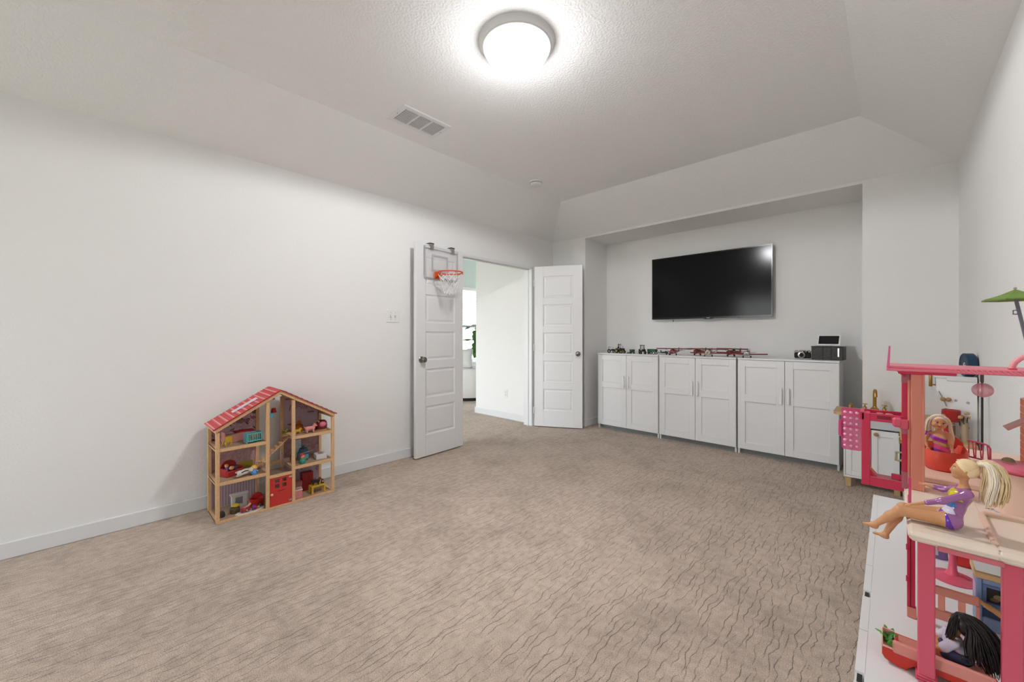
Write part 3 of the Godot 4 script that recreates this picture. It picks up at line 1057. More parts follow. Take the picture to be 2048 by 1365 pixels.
# a farm tractor, nose towards +z, wheels on y = 0
func tractor(label: String, at: Vector3, turn: float, s: float, body: Material, hub: Material, cab: int) -> Node3D:
	var o := thing("toy_tractor", label, "toy tractor", at, turn, "toy farm machines on the cabinet")
	part(o, "hood", body, func(st):
		box(st, Vector3(0, 0.040, 0.026) * s, Vector3(0.022, 0.022, 0.052) * s, 0.004 * s)
		box(st, Vector3(0, 0.032, -0.02) * s, Vector3(0.026, 0.016, 0.045) * s, 0.003 * s))
	part(o, "grille", M.black, func(st): box(st, Vector3(0, 0.038, 0.0525) * s, Vector3(0.018, 0.018, 0.003) * s, 0.001 * s))
	part(o, "exhaust", M.black, func(st): cyl(st, Vector3(0.006, 0.05, 0.03) * s, Vector3(0.006, 0.078, 0.03) * s, 0.0018 * s, 8))
	for k in [-1.0, 1.0]:
		wheel(o, Vector3(k * 0.026, 0.024, -0.022) * s, 0.024 * s, 0.014 * s, hub)
		wheel(o, Vector3(k * 0.021, 0.016, 0.036) * s, 0.016 * s, 0.011 * s, hub)
		part(o, "fender", body, func(st): box(st, Vector3(k * 0.024, 0.0505, -0.024) * s, Vector3(0.014, 0.003, 0.038) * s, 0.001 * s))
	if cab == 1:
		part(o, "cab_frame", M.black, func(st):
			for x in [-0.017, 0.017]:
				for z in [-0.036, 0.0]: bx(st, Vector3(x - 0.0016, 0.048, z - 0.0016) * s, Vector3(x + 0.0016, 0.088, z + 0.0016) * s)
			box(st, Vector3(0, 0.090, -0.018) * s, Vector3(0.044, 0.006, 0.048) * s, 0.002 * s))
		part(o, "window", glassy("cfd8d8", 0.25), func(st): bx(st, Vector3(-0.016, 0.05, -0.035) * s, Vector3(0.016, 0.087, -0.001) * s))
	elif cab == 2:
		part(o, "loader", M.black, func(st):
			for x in [-0.012, 0.012]:
				tube(st, [Vector3(x, 0.05, -0.01) * s, Vector3(x * 1.1, 0.075, 0.0) * s, Vector3(x * 1.2, 0.098, -0.006) * s], 0.0026 * s, 6)
			box(st, Vector3(0, 0.085, -0.012) * s, Vector3(0.03, 0.006, 0.012) * s, 0.002 * s)
			tube(st, [Vector3(0, 0.05, -0.02) * s, Vector3(0, 0.09, -0.03) * s], 0.003 * s, 6))
		part(o, "seat", M.black, func(st): box(st, Vector3(0, 0.056, -0.024) * s, Vector3(0.02, 0.022, 0.016) * s, 0.004 * s))
	else:
		part(o, "roof", body, func(st):
			box(st, Vector3(0, 0.076, -0.016) * s, Vector3(0.034, 0.004, 0.04) * s, 0.001 * s)
			for x in [-0.014, 0.014]: bx(st, Vector3(x - 0.0015, 0.05, -0.03) * s, Vector3(x + 0.0015, 0.075, -0.027) * s))
	return o

# a high or low winged aeroplane, nose towards +z
func plane(label: String, at: Vector3, turn: float, span: float, L: float, paint: Material, nose: Material, kind: int) -> Node3D:
	var o := thing("toy_plane", label, "toy plane", at, turn, "toy planes on the cabinets")
	var r := L * 0.085
	var cy := r * 1.9
	part(o, "fuselage", paint, func(st):
		lathe(st, [Vector2(0, -L * 0.55), Vector2(r * 0.25, -L * 0.52), Vector2(r * 0.55, -L * 0.25), Vector2(r * 0.98, 0.05 * L), Vector2(r, L * 0.25), Vector2(r * 0.9, L * 0.36), Vector2(0, L * 0.37)], Transform3D(Basis(Vector3.RIGHT, PI / 2), Vector3(0, cy, 0)), 14))
	part(o, "engine", nose, func(st): lathe(st, [Vector2(0, L * 0.33), Vector2(r * 1.08, L * 0.33), Vector2(r * 1.12, L * 0.40), Vector2(r * 0.8, L * 0.44), Vector2(r * 0.3, L * 0.45), Vector2(0, L * 0.48)], Transform3D(Basis(Vector3.RIGHT, PI / 2), Vector3(0, cy, 0)), 14))
	var ys := [cy + r * 1.25] if kind == 1 else ([cy - r * 0.35] if kind == 2 else [cy + r * 1.5, cy - r * 0.3])
	for y in ys:
		part(o, "wing", paint, func(st):
			for k in [-1.0, 1.0]:
				var ring := func(x: float, c: float) -> Array:
					var q := []
					for e in [[-0.5, 0.0], [-0.2, 0.5], [0.25, 0.55], [0.5, 0.1], [0.25, -0.3], [-0.2, -0.25]]: q.append(Vector3(x * k, y + e[1] * 0.05 * L + (0.02 * span * x / span if kind == 2 else 0.0), L * 0.16 + e[0] * c))
					return q
				loft(st, [ring.call(-0.001, L * 0.26), ring.call(span * 0.32, L * 0.25), ring.call(span * 0.47, L * 0.19), ring.call(span * 0.5, L * 0.07)]))
	part(o, "tail_plane", paint, func(st):
		prism(st, [Vector2(-span * 0.17, -L * 0.52), Vector2(-span * 0.14, -L * 0.42), Vector2(span * 0.14, -L * 0.42), Vector2(span * 0.17, -L * 0.52)], -0.0015, 0.0015, Transform3D(Basis(Vector3.RIGHT, PI / 2), Vector3(0, cy + r * 0.3, 0))))
	part(o, "tail_fin", paint, func(st): prism(st, [Vector2(-L * 0.40, 0), Vector2(-L * 0.54, 0), Vector2(-L * 0.55, r * 1.5), Vector2(-L * 0.49, r * 1.7)], -0.0012, 0.0012, Transform3D(Basis(Vector3(0, 0, 1), Vector3.UP, Vector3(-1, 0, 0)), Vector3(0, cy + r * 0.2, 0))))
	part(o, "propeller", M.nickel, func(st):
		box(st, Vector3(0, cy, L * 0.475), Vector3(0.006, L * 0.27, 0.0025), 0.001, Basis(Vector3(0, 0, 1), 0.35 + at.x * 3.0))
		ball(st, Vector3(0, cy, L * 0.48), Vector3(0.006, 0.006, 0.008)))
	for k in [-1.0, 1.0]:
		wheel(o, Vector3(k * r * 1.5, L * 0.045, L * 0.24), L * 0.045, L * 0.032, paint)
		part(o, "wheel_strut", paint, func(st): tube(st, [Vector3(k * r * 1.5, L * 0.045, L * 0.24), Vector3(k * r * 0.6, cy - r * 0.6, L * 0.22)], 0.0025, 6))
		if kind != 2:
			part(o, "wing_strut", paint, func(st): tube(st, [Vector3(k * r * 0.9, cy - r * 0.5, L * 0.18), Vector3(k * span * 0.26, ys[0], L * 0.16)], 0.002, 6))
	part(o, "cockpit", M.black, func(st): ball(st, Vector3(0, cy + r * 0.85, L * 0.02 if kind != 1 else L * 0.3), Vector3(r * 0.6, r * 0.5, L * 0.07)))
	return o

func on_the_cabinets() -> void:
	var y := 0.945
	var grn := mk("1f4a2c", 0.35)
	var drk := mk("23211f", 0.4)
	var yel := mk("b9a334", 0.45)
	tractor("small dark grey toy tractor nearest the corner of the alcove", Vector3(-2.56, y, -4.50), deg_to_rad(120), 0.95, drk, mk("a8a5a0", 0.4), 0)
	tractor("dark green toy tractor with raised loader and one yellow wheel", Vector3(-2.43, y, -4.50), deg_to_rad(75), 1.22, mk("1b2a20", 0.4), yel, 2)
	var hv := thing("toy_harvester", "low green toy harvester between two toy tractors", "toy tractor", Vector3(-2.285, y, -4.51), deg_to_rad(-60), "toy farm machines on the cabinet")
	part(hv, "body", grn, func(st):
		box(st, Vector3(0, 0.026, -0.012), Vector3(0.034, 0.026, 0.052), 0.004)
		prism(st, [Vector2(-0.02, 0.036), Vector2(0.02, 0.036), Vector2(0.028, 0.05), Vector2(-0.028, 0.05)], -0.038, 0.0))
	part(hv, "cutter", mk("2e6b3c", 0.4), func(st): box(st, Vector3(0, 0.009, 0.038), Vector3(0.062, 0.014, 0.026), 0.003))
	part(hv, "window", M.black, func(st): box(st, Vector3(0, 0.042, 0.014), Vector3(0.026, 0.016, 0.016), 0.003))
	for k in [-1.0, 1.0]:
		wheel(hv, Vector3(k * 0.022, 0.015, 0.008), 0.015, 0.010, grn)
		wheel(hv, Vector3(k * 0.019, 0.010, -0.030), 0.010, 0.008, grn)
	tractor("green toy tractor with open cab frame and yellow wheel hubs towing a wagon", Vector3(-2.125, y, -4.475), deg_to_rad(38), 1.15, mk("26402c", 0.4), yel, 1)
	var wg := thing("toy_wagon", "green toy farm wagon hitched behind the cab tractor", "toy wagon", Vector3(-2.025, y, -4.52), deg_to_rad(80), "toy farm machines on the cabinet")
	part(wg, "tub", mk("1f5a36", 0.35), func(st):
		bx(st, Vector3(-0.028, 0.030, -0.05), Vector3(0.028, 0.034, 0.05))
		for k in [-1.0, 1.0]:
			bx(st, Vector3(k * 0.026 - 0.002, 0.034, -0.05), Vector3(k * 0.026 + 0.002, 0.060, 0.05))
			bx(st, Vector3(-0.026, 0.034, k * 0.048 - 0.002), Vector3(0.026, 0.060, k * 0.048 + 0.002)))
	part(wg, "drawbar", drk, func(st): tube(st, [Vector3(0, 0.024, 0.03), Vector3(0, 0.02, -0.085)], 0.003, 6))
	for k in [-1.0, 1.0]:
		for z in [-0.034, 0.034]: wheel(wg, Vector3(k * 0.024, 0.015, z), 0.015, 0.008, M.steel)

	var red := mk("8c2a2c", 0.35)
	var dred := mk("7a2326", 0.4)
	var bk := mk("3b3d40", 0.4)
	plane("small dark grey toy plane beside the green wagon", Vector3(-1.86, y, -4.50), deg_to_rad(62), 0.26, 0.16, bk, M.steel, 2)
	plane("red high-winged toy plane next to the dark grey plane", Vector3(-1.735, y, -4.455), deg_to_rad(4), 0.38, 0.27, red, red, 1)
	plane("red toy plane with box shaped nose behind the biplane", Vector3(-1.535, y, -4.655), deg_to_rad(-8), 0.25, 0.26, red, dred, 1)
	plane("red toy biplane with cream ring round its engine", Vector3(-1.375, y, -4.455), deg_to_rad(8), 0.36, 0.27, red, mk("d9cdb4", 0.5), 3)
	plane("dull red toy plane with small grey propeller behind the low winged one", Vector3(-1.19, y, -4.64), deg_to_rad(-12), 0.32, 0.27, dred, dred, 3)
	plane("red low-winged toy plane with silver nose and upright propeller, nearest the camera", Vector3(-1.02, y, -4.455), deg_to_rad(6), 0.34, 0.26, red, M.steel, 2)

	# camera
	var c := thing("toy_camera", "old black and silver film camera standing beside the black box", "camera", Vector3(-0.596, y, -4.585), deg_to_rad(12))
	part(c, "body", M.black, func(st): box(st, Vector3(0, 0.034, 0), Vector3(0.128, 0.050, 0.036), 0.007))
	part(c, "top_plate", M.steel, func(st):
		box(st, Vector3(0, 0.067, 0), Vector3(0.126, 0.018, 0.034), 0.004)
		box(st, Vector3(0.0, 0.079, 0), Vector3(0.05, 0.010, 0.030), 0.003))
	part(c, "base_plate", M.steel, func(st): box(st, Vector3(0, 0.005, 0), Vector3(0.126, 0.009, 0.034), 0.002))
	part(c, "lens", M.steel, func(st): lathe(st, [Vector2(0, 0), Vector2(0.029, 0), Vector2(0.029, 0.014), Vector2(0.025, 0.016), Vector2(0.025, 0.028), Vector2(0.019, 0.030), Vector2(0.016, 0.024), Vector2(0, 0.024)], Transform3D(Basis(Vector3.RIGHT, PI / 2), Vector3(-0.012, 0.038, 0.018)), 24))
	part(c, "lens_glass", mk("08080a", 0.05), func(st): ball(st, Vector3(-0.012, 0.038, 0.042), Vector3(0.016, 0.016, 0.006)))
	for x in [0.012, 0.034]: part(c, "viewfinder", M.black, func(st): bx(st, Vector3(x - 0.008, 0.061, 0.017), Vector3(x + 0.008, 0.074, 0.0185)))
	for x in [-0.045, 0.045]: part(c, "dial", M.steel, func(st): cyl(st, Vector3(x, 0.076, 0), Vector3(x, 0.083, 0), 0.009, 16, -1, 0.001))

	# smoke coloured box with a small tablet leaning on top
	var b := thing("black_box", "black crackled translucent storage box at the cabinet end", "box", Vector3(-0.405, y, -4.60), deg_to_rad(-4))
	var smoke := mk("c8bfb4", 0.45)
	smoke.albedo_texture = crackle()
	smoke.uv1_triplanar = true
	smoke.uv1_scale = Vector3.ONE * 6.0
	part(b, "case", smoke, func(st): box(st, Vector3(0, 0.058, 0), Vector3(0.225, 0.116, 0.17), 0.004))
	part(b, "lid", mk("3a3836", 0.3), func(st): box(st, Vector3(0, 0.119, 0), Vector3(0.232, 0.008, 0.176), 0.003))
	for x in [-0.03, 0.03]: part(b, "strap", M.black, func(st): bx(st, Vector3(x - 0.004, 0.0, 0.0845), Vector3(x + 0.004, 0.124, 0.0885), 0.001))
	part(b, "latch", M.steel, func(st): bx(st, Vector3(0.075, 0.03, 0.0845), Vector3(0.088, 0.108, 0.088), 0.002))
	var t := thing("small_tablet", "small white framed tablet tilted on top of the black box", "tablet", Vector3(-0.405, 1.069, -4.585), deg_to_rad(-4))
	var T := XF(Vector3(0, 0.050, -0.012), -30)
	part(t, "frame", M.white, func(st): box(st, T.origin, Vector3(0.170, 0.112, 0.010), 0.003, T.basis))
	part(t, "screen", mk("141318", 0.15), func(st): box(st, T * Vector3(0, 0.003, 0.0052), Vector3(0.144, 0.084, 0.002), 0.0, T.basis))
	part(t, "stand", mk("8d8f90", 0.5), func(st): prism(st, [Vector2(-0.035, 0), Vector2(0.02, 0), Vector2(-0.02, 0.06)], -0.06, 0.06, Transform3D(Basis(Vector3(0, 0, 1), Vector3.UP, Vector3(-1, 0, 0)), Vector3(0, 0.0, -0.02))))

func crackle() -> ImageTexture:
	var n := fnl(FastNoiseLite.TYPE_CELLULAR, 0.06, 2, 12)
	var im := Image.create(128, 128, false, Image.FORMAT_RGBA8)
	for yy in 128:
		for xx in 128:
			var v := 0.55 + 0.9 * n.get_noise_2d(xx, yy)
			im.set_pixel(xx, yy, Color("6a645c").lerp(Color("1c1a19"), clampf(v + 0.55, 0, 1)))
	return tex(im)

# ---------------------------------------------------------------- wooden doll house against the long wall
# local frame: x along its front (to the right), y up, z out of its front; front face at z = 0, back at z = -D
const DD := 0.268
const WF := [0.012, 0.25, 0.46]   # floor heights

func dh(x: float, y: float, z: float) -> Vector3:
	# doll house place to world
	return Vector3(-3.0 + z, y, -0.8715 - x)

func roof_tex() -> StandardMaterial3D:
	return printed(256, 40, "c9494b", func(im):
		for k in 15:
			dot(im, 8 + k * 17, 30, 5.5, 6.5, Color("f3d9d6"))
			dot(im, 8 + k * 17, 33, 4.0, 4.5, Color("c9494b"))
		for k in 30: dot(im, 4 + k * 8.6, 37, 1.6, 1.6, Color("e9c2be")))

func wallpaper(kind: int) -> StandardMaterial3D:
	var rng := RandomNumberGenerator.new()
	rng.seed = 40 + kind
	match kind:
		0: return printed(256, 256, "c9a7ac", func(im):   # flowers and dark leaves
			for k in 150:
				var c := Color(["7d4a55", "b0686f", "5a4658", "8f6a80", "d8c0c6"][rng.randi() % 5])
				var p := Vector2(rng.randf() * 256, rng.randf() * 256)
				if k % 3 == 0:
					for q in 6: dot(im, p.x + cos(q * 1.05) * 8, p.y + sin(q * 1.05) * 8, 5, 5, c)
					dot(im, p.x, p.y, 4, 4, Color("c97f62"))
				else:
					for q in 7: dot(im, p.x + q * 2.2, p.y + q * (2.6 if k % 2 else -2.0), 4.5 - absf(q - 3), 3.4, c))
		1: return printed(128, 128, "b08a8b", func(im):
			for k in 400: dot(im, rng.randf() * 128, rng.randf() * 128, 3, 5, Color("b89394") if k % 2 else Color("a78284")))
		2: return printed(256, 128, "bfa9b0", func(im):   # stripes, two dark slots near the top
			for k in 16:
				im.fill_rect(Rect2i(k * 16, 0, 7, 128), Color("a58e98"))
				im.fill_rect(Rect2i(k * 16 + 9, 0, 2, 128), Color("cdbcc0"))
			im.fill_rect(Rect2i(96, 12, 34, 12), Color("2a2320"))
			im.fill_rect(Rect2i(142, 12, 34, 12), Color("2a2320")))
		3: return printed(512, 512, "c3adb8", func(im):   # rainbow, clouds and hearts
			for b in 4:
				var r := 118.0 - b * 25.0
				for q in 240:
					var a := PI * q / 240.0
					dot(im, 215 + cos(a) * r, 250 - sin(a) * r, 5.5, 5.5, Color(["8d4f5d", "a5697a", "a47a6a", "93707e"][b]))
			for c in [[390, 300], [120, 440], [90, 90], [440, 140]]:
				for q in 6: dot(im, c[0] - 36 + q * 14, c[1] + (6 if q % 2 else 0), 17, 10, Color("a0616f"))
				for q in 9: dot(im, c[0] - 36 + (q % 5) * 17, c[1] + 26 + (q / 5) * 16, 2.5, 5, Color("a98390"))
			for k in 22: dot(im, rng.randf() * 512, rng.randf() * 512, 6, 5, Color("8a5a68")))
		4: return printed(256, 256, "a98587", func(im):   # mottled, two dark slots
			for k in 260: dot(im, rng.randf() * 256, rng.randf() * 256, 14 * rng.randf() + 3, 12 * rng.randf() + 3, Color("b59495").lerp(Color("9a7678"), rng.randf()))
			im.fill_rect(Rect2i(58, 26, 36, 18), Color("2b2522"))
			im.fill_rect(Rect2i(106, 26, 36, 18), Color("2b2522")))
	return printed(256, 256, "bda6b6", func(im):
		for k in 40: dot(im, rng.randf() * 256, rng.randf() * 256, 5, 6, Color("8a6a7c")))

func wooden_doll_house() -> void:
	var o := thing("wooden_dollhouse", "open wooden doll house with red tiled roof standing by the long wall", "doll house", Vector3(-3.0, 0, -0.8715), PI / 2)
	var P: Material = M.pine
	var w := 0.36
	var pw := 0.02
	var xs := [-0.35, -0.077, 0.081, 0.35]
	var roof_y := func(x: float) -> float: return 0.79 - (absf(x) / 0.36) * 0.205
	for i in 4:
		for zz in [-pw, -DD]:
			part(o, "post", P, func(st):
				var x: float = xs[i]
				var yt: float = roof_y.call(absf(x) + 0.01) - 0.024
				bx(st, Vector3(x - pw / 2, 0, zz), Vector3(x + pw / 2, yt, zz + pw), 0.0012))
	# floors
	for f in 3:
		var y: float = WF[f]
		for bay in 2:
			var x0: float = xs[0 if bay == 0 else 2] - pw / 2
			var x1: float = xs[1 if bay == 0 else 3] + pw / 2
			if f == 0 and bay == 1: continue
			if f == 0:
				x1 = w
			part(o, "floor_board", mk("a98d77", 0.7), func(st): bx(st, Vector3(x0 + 0.002, y - 0.008, -DD + 0.004), Vector3(x1 - 0.002, y, -0.004)))
			for zz in [-0.0165, -DD + 0.002]:
				part(o, "rail", P, func(st): bx(st, Vector3(x0 + (pw if f > 0 else -0.0), y - 0.019 if f > 0 else 0.0, zz), Vector3(x1 - (pw if f > 0 else 0.0), y + 0.0005, zz + 0.016), 0.001))
			for xx in [x0 + 0.002, x1 - 0.018]:
				part(o, "cross_rail", P, func(st): bx(st, Vector3(xx, maxf(0, y - 0.019), -DD + pw), Vector3(xx + 0.016, y + 0.0005, -pw), 0.001))
	# low gallery over the entrance
	part(o, "rail", P, func(st): bx(st, Vector3(xs[1] + 0.01, 0.205, -0.0165), Vector3(xs[2] - 0.01, 0.224, -0.0005), 0.001))
	part(o, "rail", P, func(st): bx(st, Vector3(xs[1] + 0.01, 0.230, -DD + 0.002), Vector3(xs[2] - 0.01, 0.25, -DD + 0.018), 0.001))
	part(o, "floor_board", mk("8d7767", 0.7), func(st): bx(st, Vector3(xs[1] + 0.01, 0.205, -0.18), Vector3(xs[2] - 0.01, 0.213, -0.016)))
	# rafters
	for s in [-1.0, 1.0]:
		for zz in [-pw, -DD]:
			part(o, "rafter", P, func(st):
				var q := [Vector2(0, 0.788), Vector2(s * 0.361, 0.583), Vector2(s * 0.361, 0.562), Vector2(0, 0.767)]
				prism(st, q, zz, zz + pw))
		part(o, "eave_rail", P, func(st): bx(st, Vector3(s * 0.351 - 0.009, 0.556, -DD + pw), Vector3(s * 0.351 + 0.009, 0.574, -pw), 0.001))
		# roof board carrying rows of printed scallops
		var d := Vector2(s * 0.372, -0.2118)
		var L := d.length()
		var u := d / L
		part(o, "roof_board", mk("b8393d", 0.6), func(st):
			var n := Vector2(-u.y, u.x) * (1.0 if s < 0 else -1.0)
			if n.y < 0: n = -n
			var a := Vector2(0, 0.789)
			prism(st, [a, a + d, a + d + n * 0.006, a + n * 0.006], -DD - 0.006, 0.006))
		var rows := 11
		for r in rows:
			part(o, "shingle_row", roof_tex_m(), func(st):
				var n := Vector2(-u.y, u.x)
				if n.y < 0: n = -n
				var t0 := L * r / rows
				var t1 := L * (r + 1) / rows + 0.001
				var b := Vector2(0, 0.789)
				var lo := b + u * t1 + n * 0.0095
				var hi := b + u * t0 + n * 0.0065
				var zr := 0.006
				var zl := -DD - 0.006
				if s < 0: sheet(st, Vector3(lo.x, lo.y, zl), Vector3(lo.x, lo.y, zr), Vector3(hi.x, hi.y, zl))
				else: sheet(st, Vector3(lo.x, lo.y, zr), Vector3(lo.x, lo.y, zl), Vector3(hi.x, hi.y, zr))
				var l2 := b + u * t1 + n * 0.006
				quad(st, Vector3(lo.x, lo.y, zl), Vector3(lo.x, lo.y, zr), Vector3(l2.x, l2.y, zr), Vector3(l2.x, l2.y, zl), Vector3(u.x, u.y, 0)))
		if s < 0:
			part(o, "roof_window", printed(64, 192, "e2d0d4", func(im):
				for k in 6: im.fill_rect(Rect2i(6, 8 + k * 30, 52, 3), Color("c2aeb8"))
				im.fill_rect(Rect2i(10, 20, 44, 150), Color("cfc4d0"))
				im.fill_rect(Rect2i(30, 20, 4, 150), Color("e8dade"))), func(st):
				var n := Vector2(-u.y, u.x)
				if n.y < 0: n = -n
				var lo := Vector2(0, 0.789) + u * (L * 0.66) + n * 0.0115
				var hi := Vector2(0, 0.789) + u * (L * 0.28) + n * 0.0105
				sheet(st, Vector3(lo.x, lo.y, -0.165), Vector3(lo.x, lo.y, -0.105), Vector3(hi.x, hi.y, -0.165)), "pale printed skylight")
	# back panels with their wallpapers: left and right bays
	var bays := [[xs[0] + 0.01, xs[1] - 0.01], [xs[2] + 0.01, xs[3] - 0.01]]
	for b in 2:
		for f in 3:
			var x0: float = bays[b][0] - 0.008
			var x1: float = bays[b][1] + 0.008
			var y0: float = WF[f]
			var y1: float = WF[f + 1] - 0.019 if f < 2 else 0.0
			var kind: int = [[2, 1, 0], [5, 4, 3]][b][f]
			part(o, "back_panel", wallpaper(kind), func(st):
				var z := -DD + 0.008
				if f < 2:
					sheet(st, Vector3(x0, y0, z), Vector3(x1, y0, z), Vector3(x0, y1, z))
				else:
					var ya: float = roof_y.call(x0) - 0.02
					var yb: float = roof_y.call(x1) - 0.02
					flat(st)
					for v in [[x0, y0], [x0, ya], [x1, yb], [x0, y0], [x1, yb], [x1, y0]]:
						st.set_uv(Vector2((v[0] - x0) / (x1 - x0), 1.0 - (v[1] - y0) / 0.28))
						st.add_vertex(Vector3(v[0], v[1], z)))
			part(o, "back_board", mk("a58b76", 0.8), func(st):
				var z := -DD + 0.007
				if f < 2: bx(st, Vector3(x0, y0, z - 0.003), Vector3(x1, y1, z))
				else: prism(st, [Vector2(x0, y0), Vector2(x1, y0), Vector2(x1, roof_y.call(x1) - 0.02), Vector2(x0, roof_y.call(x0) - 0.02)], z - 0.003, z))
	# red front door with four little windows, letter slot, knob and hinges
	var red := mk("c8352c", 0.45)
	var dr := part(o, "door", red, func(st):
		var x0: float = xs[1] + 0.012
		var x1: float = xs[2] - 0.012
		var z0 := -0.012
		var z1 := -0.004
		var wx := [x0, x0 + 0.030, x0 + 0.058, x0 + 0.073, x0 + 0.101, x1]
		var wy := [0.012, 0.132, 0.158, 0.168, 0.192, 0.203]
		for i in 5:
			for j in 5:
				if (i == 1 or i == 3) and (j == 1 or j == 3): continue
				bx(st, Vector3(wx[i], wy[j], z0), Vector3(wx[i + 1], wy[j + 1], z1)))
	part(dr, "letter_slot", M.black, func(st): bx(st, Vector3(-0.018, 0.108, -0.0045), Vector3(0.020, 0.112, -0.0037)))
	part(dr, "knob", mk("e9b7a8", 0.4), func(st):
		ball(st, Vector3(xs[1] + 0.022, 0.096, 0.004), Vector3(0.0085, 0.0085, 0.0075))
		cyl(st, Vector3(xs[1] + 0.022, 0.096, -0.004), Vector3(xs[1] + 0.022, 0.096, 0.0), 0.004, 8), "pale pink knob")
	for y in [0.03, 0.19]:
		part(dr, "hinge", M.steel, func(st): bx(st, Vector3(xs[2] - 0.03, y - 0.006, -0.004), Vector3(xs[2] - 0.008, y + 0.006, -0.0028)))
	# stairs in the middle bay: two strings and treads, from the middle floor up to the top floor
	var a := Vector3(-0.145, 0.262, -0.10)
	var b2 := Vector3(0.085, 0.462, -0.10)
	for zz in [-0.025, 0.025]:
		part(o, "stair_string", M.pine, func(st):
			var d := (b2 - a)
			var nn := Vector3(-d.y, d.x, 0).normalized()
			prism(st, [Vector2(a.x, a.y), Vector2(b2.x, b2.y), Vector2(b2.x - nn.x * 0.007, b2.y - nn.y * 0.007), Vector2(a.x - nn.x * 0.007, a.y - nn.y * 0.007)], -0.10 + zz - 0.002, -0.10 + zz + 0.002))
	for k in 9:
		part(o, "tread", M.pine, func(st):
			var q := a.lerp(b2, (k + 0.6) / 9.0)
			bx(st, q + Vector3(-0.010, 0.006, -0.027), q + Vector3(0.016, 0.009, 0.027))
			bx(st, q + Vector3(-0.010, -0.014, -0.025), q + Vector3(-0.008, 0.007, 0.025)))
	part(o, "landing", M.pine, func(st): bx(st, Vector3(0.035, 0.462, -0.14), Vector3(0.10, 0.467, -0.06), 0.001))
	# hanging lamps under the ridge
	var lm := thing("doll_lamp", "two tiny hanging lamps, blue and red, below the doll house ridge", "toy lamp", dh(-0.02, 0.72, -0.12), PI / 2)
	part(lm, "bracket", mk("6f7f86", 0.5), func(st): cyl(st, Vector3(0, 0.0, 0), Vector3(0, 0.016, 0), 0.016, 16))
	for k in [[-0.012, -0.125, "57a9b8", 0.012], [0.012, -0.095, "b52f35", -0.012]]:
		part(lm, "cord", M.white, func(st): cyl(st, Vector3(k[0], k[1] + 0.03, k[3]), Vector3(k[0] * 0.6, 0.0, k[3] * 0.5), 0.0008, 5))
		part(lm, "lamp_shade", mk(k[2], 0.5), func(st): lathe(st, [Vector2(0, 0), Vector2(0.019, 0), Vector2(0.012, 0.03), Vector2(0, 0.031)], XF(Vector3(k[0], k[1], k[3])), 18))
	# wall behind the centre bay stays open
	doll_house_toys()

var _roof_m: StandardMaterial3D
func roof_tex_m() -> StandardMaterial3D:
	if _roof_m == null: _roof_m = roof_tex()
	return _roof_m

func toy(called: String, label: String, cat: String, x: float, y: float, z: float, turn := 0.0, group := "") -> Node3D:
	return thing(called, label, cat, dh(x, y + 0.0006, z), PI / 2 + deg_to_rad(turn), group)

# small peg person: round body, round head with face, hair cap
func peg(label: String, x: float, y: float, z: float, turn: float, body: String, hair: String, h := 0.062, lying := false, base := "") -> Node3D:
	var o := toy("peg_figure", label, "toy figure", x, y, z, turn, "little figures in the wooden doll house")
	var T := XF(Vector3.ZERO)
	var s := h / 0.062
	if lying: T = XF(Vector3(0, 0.015 * s, 0.0), 86)
	var B := T.basis
	part(o, "body", mk(body, 0.4), func(st):
		lathe(st, [Vector2(0, 0), Vector2(0.015, 0), Vector2(0.0165, 0.004), Vector2(0.0155, 0.014), Vector2(0.012, 0.026), Vector2(0.009, 0.031), Vector2(0, 0.032)].map(func(p): return p * s), T, 18)
		for k in [-1.0, 1.0]: tube(st, [T * (Vector3(k * 0.010, 0.026, 0.002) * s), T * (Vector3(k * 0.018, 0.021, 0.006) * s), T * (Vector3(k * 0.017, 0.016, 0.012) * s)], [0.0048 * s, 0.0042 * s, 0.0036 * s], 8))
	if base != "": part(o, "skirt", mk(base, 0.4), func(st): lathe(st, [Vector2(0.0158, 0), Vector2(0.0178, 0.002), Vector2(0.0165, 0.013), Vector2(0.0155, 0.014)].map(func(p): return p * s), T, 18))
	var hd := part(o, "head", mk("e8b48d", 0.45), func(st): ball(st, T * (Vector3(0, 0.043, 0.001) * s), Vector3(0.0135, 0.0135, 0.013) * s, B))
	part(o, "hair", mk(hair, 0.5), func(st):
		lathe(st, [Vector2(0.0150, 0.000), Vector2(0.0152, 0.005), Vector2(0.0128, 0.0115), Vector2(0.007, 0.0152), Vector2(0, 0.0162)].map(func(p): return p * s), T * XF(Vector3(0, 0.043, -0.0015) * s, -22), 18)
		ball(st, T * (Vector3(0, 0.040, -0.007) * s), Vector3(0.0135, 0.0145, 0.009) * s, B))
	for k in [-1.0, 1.0]:
		part(hd, "eye", M.black, func(st): ball(st, T * (Vector3(k * 0.0048, 0.0435, 0.0132) * s), Vector3.ONE * 0.0017 * s, B, 8, 6))
	part(hd, "mouth", mk("b3423c", 0.5), func(st): tube(st, [T * (Vector3(-0.0035, 0.0385, 0.0128) * s), T * (Vector3(0, 0.0372, 0.0134) * s), T * (Vector3(0.0035, 0.0385, 0.0128) * s)], 0.0007 * s, 5))
	return o

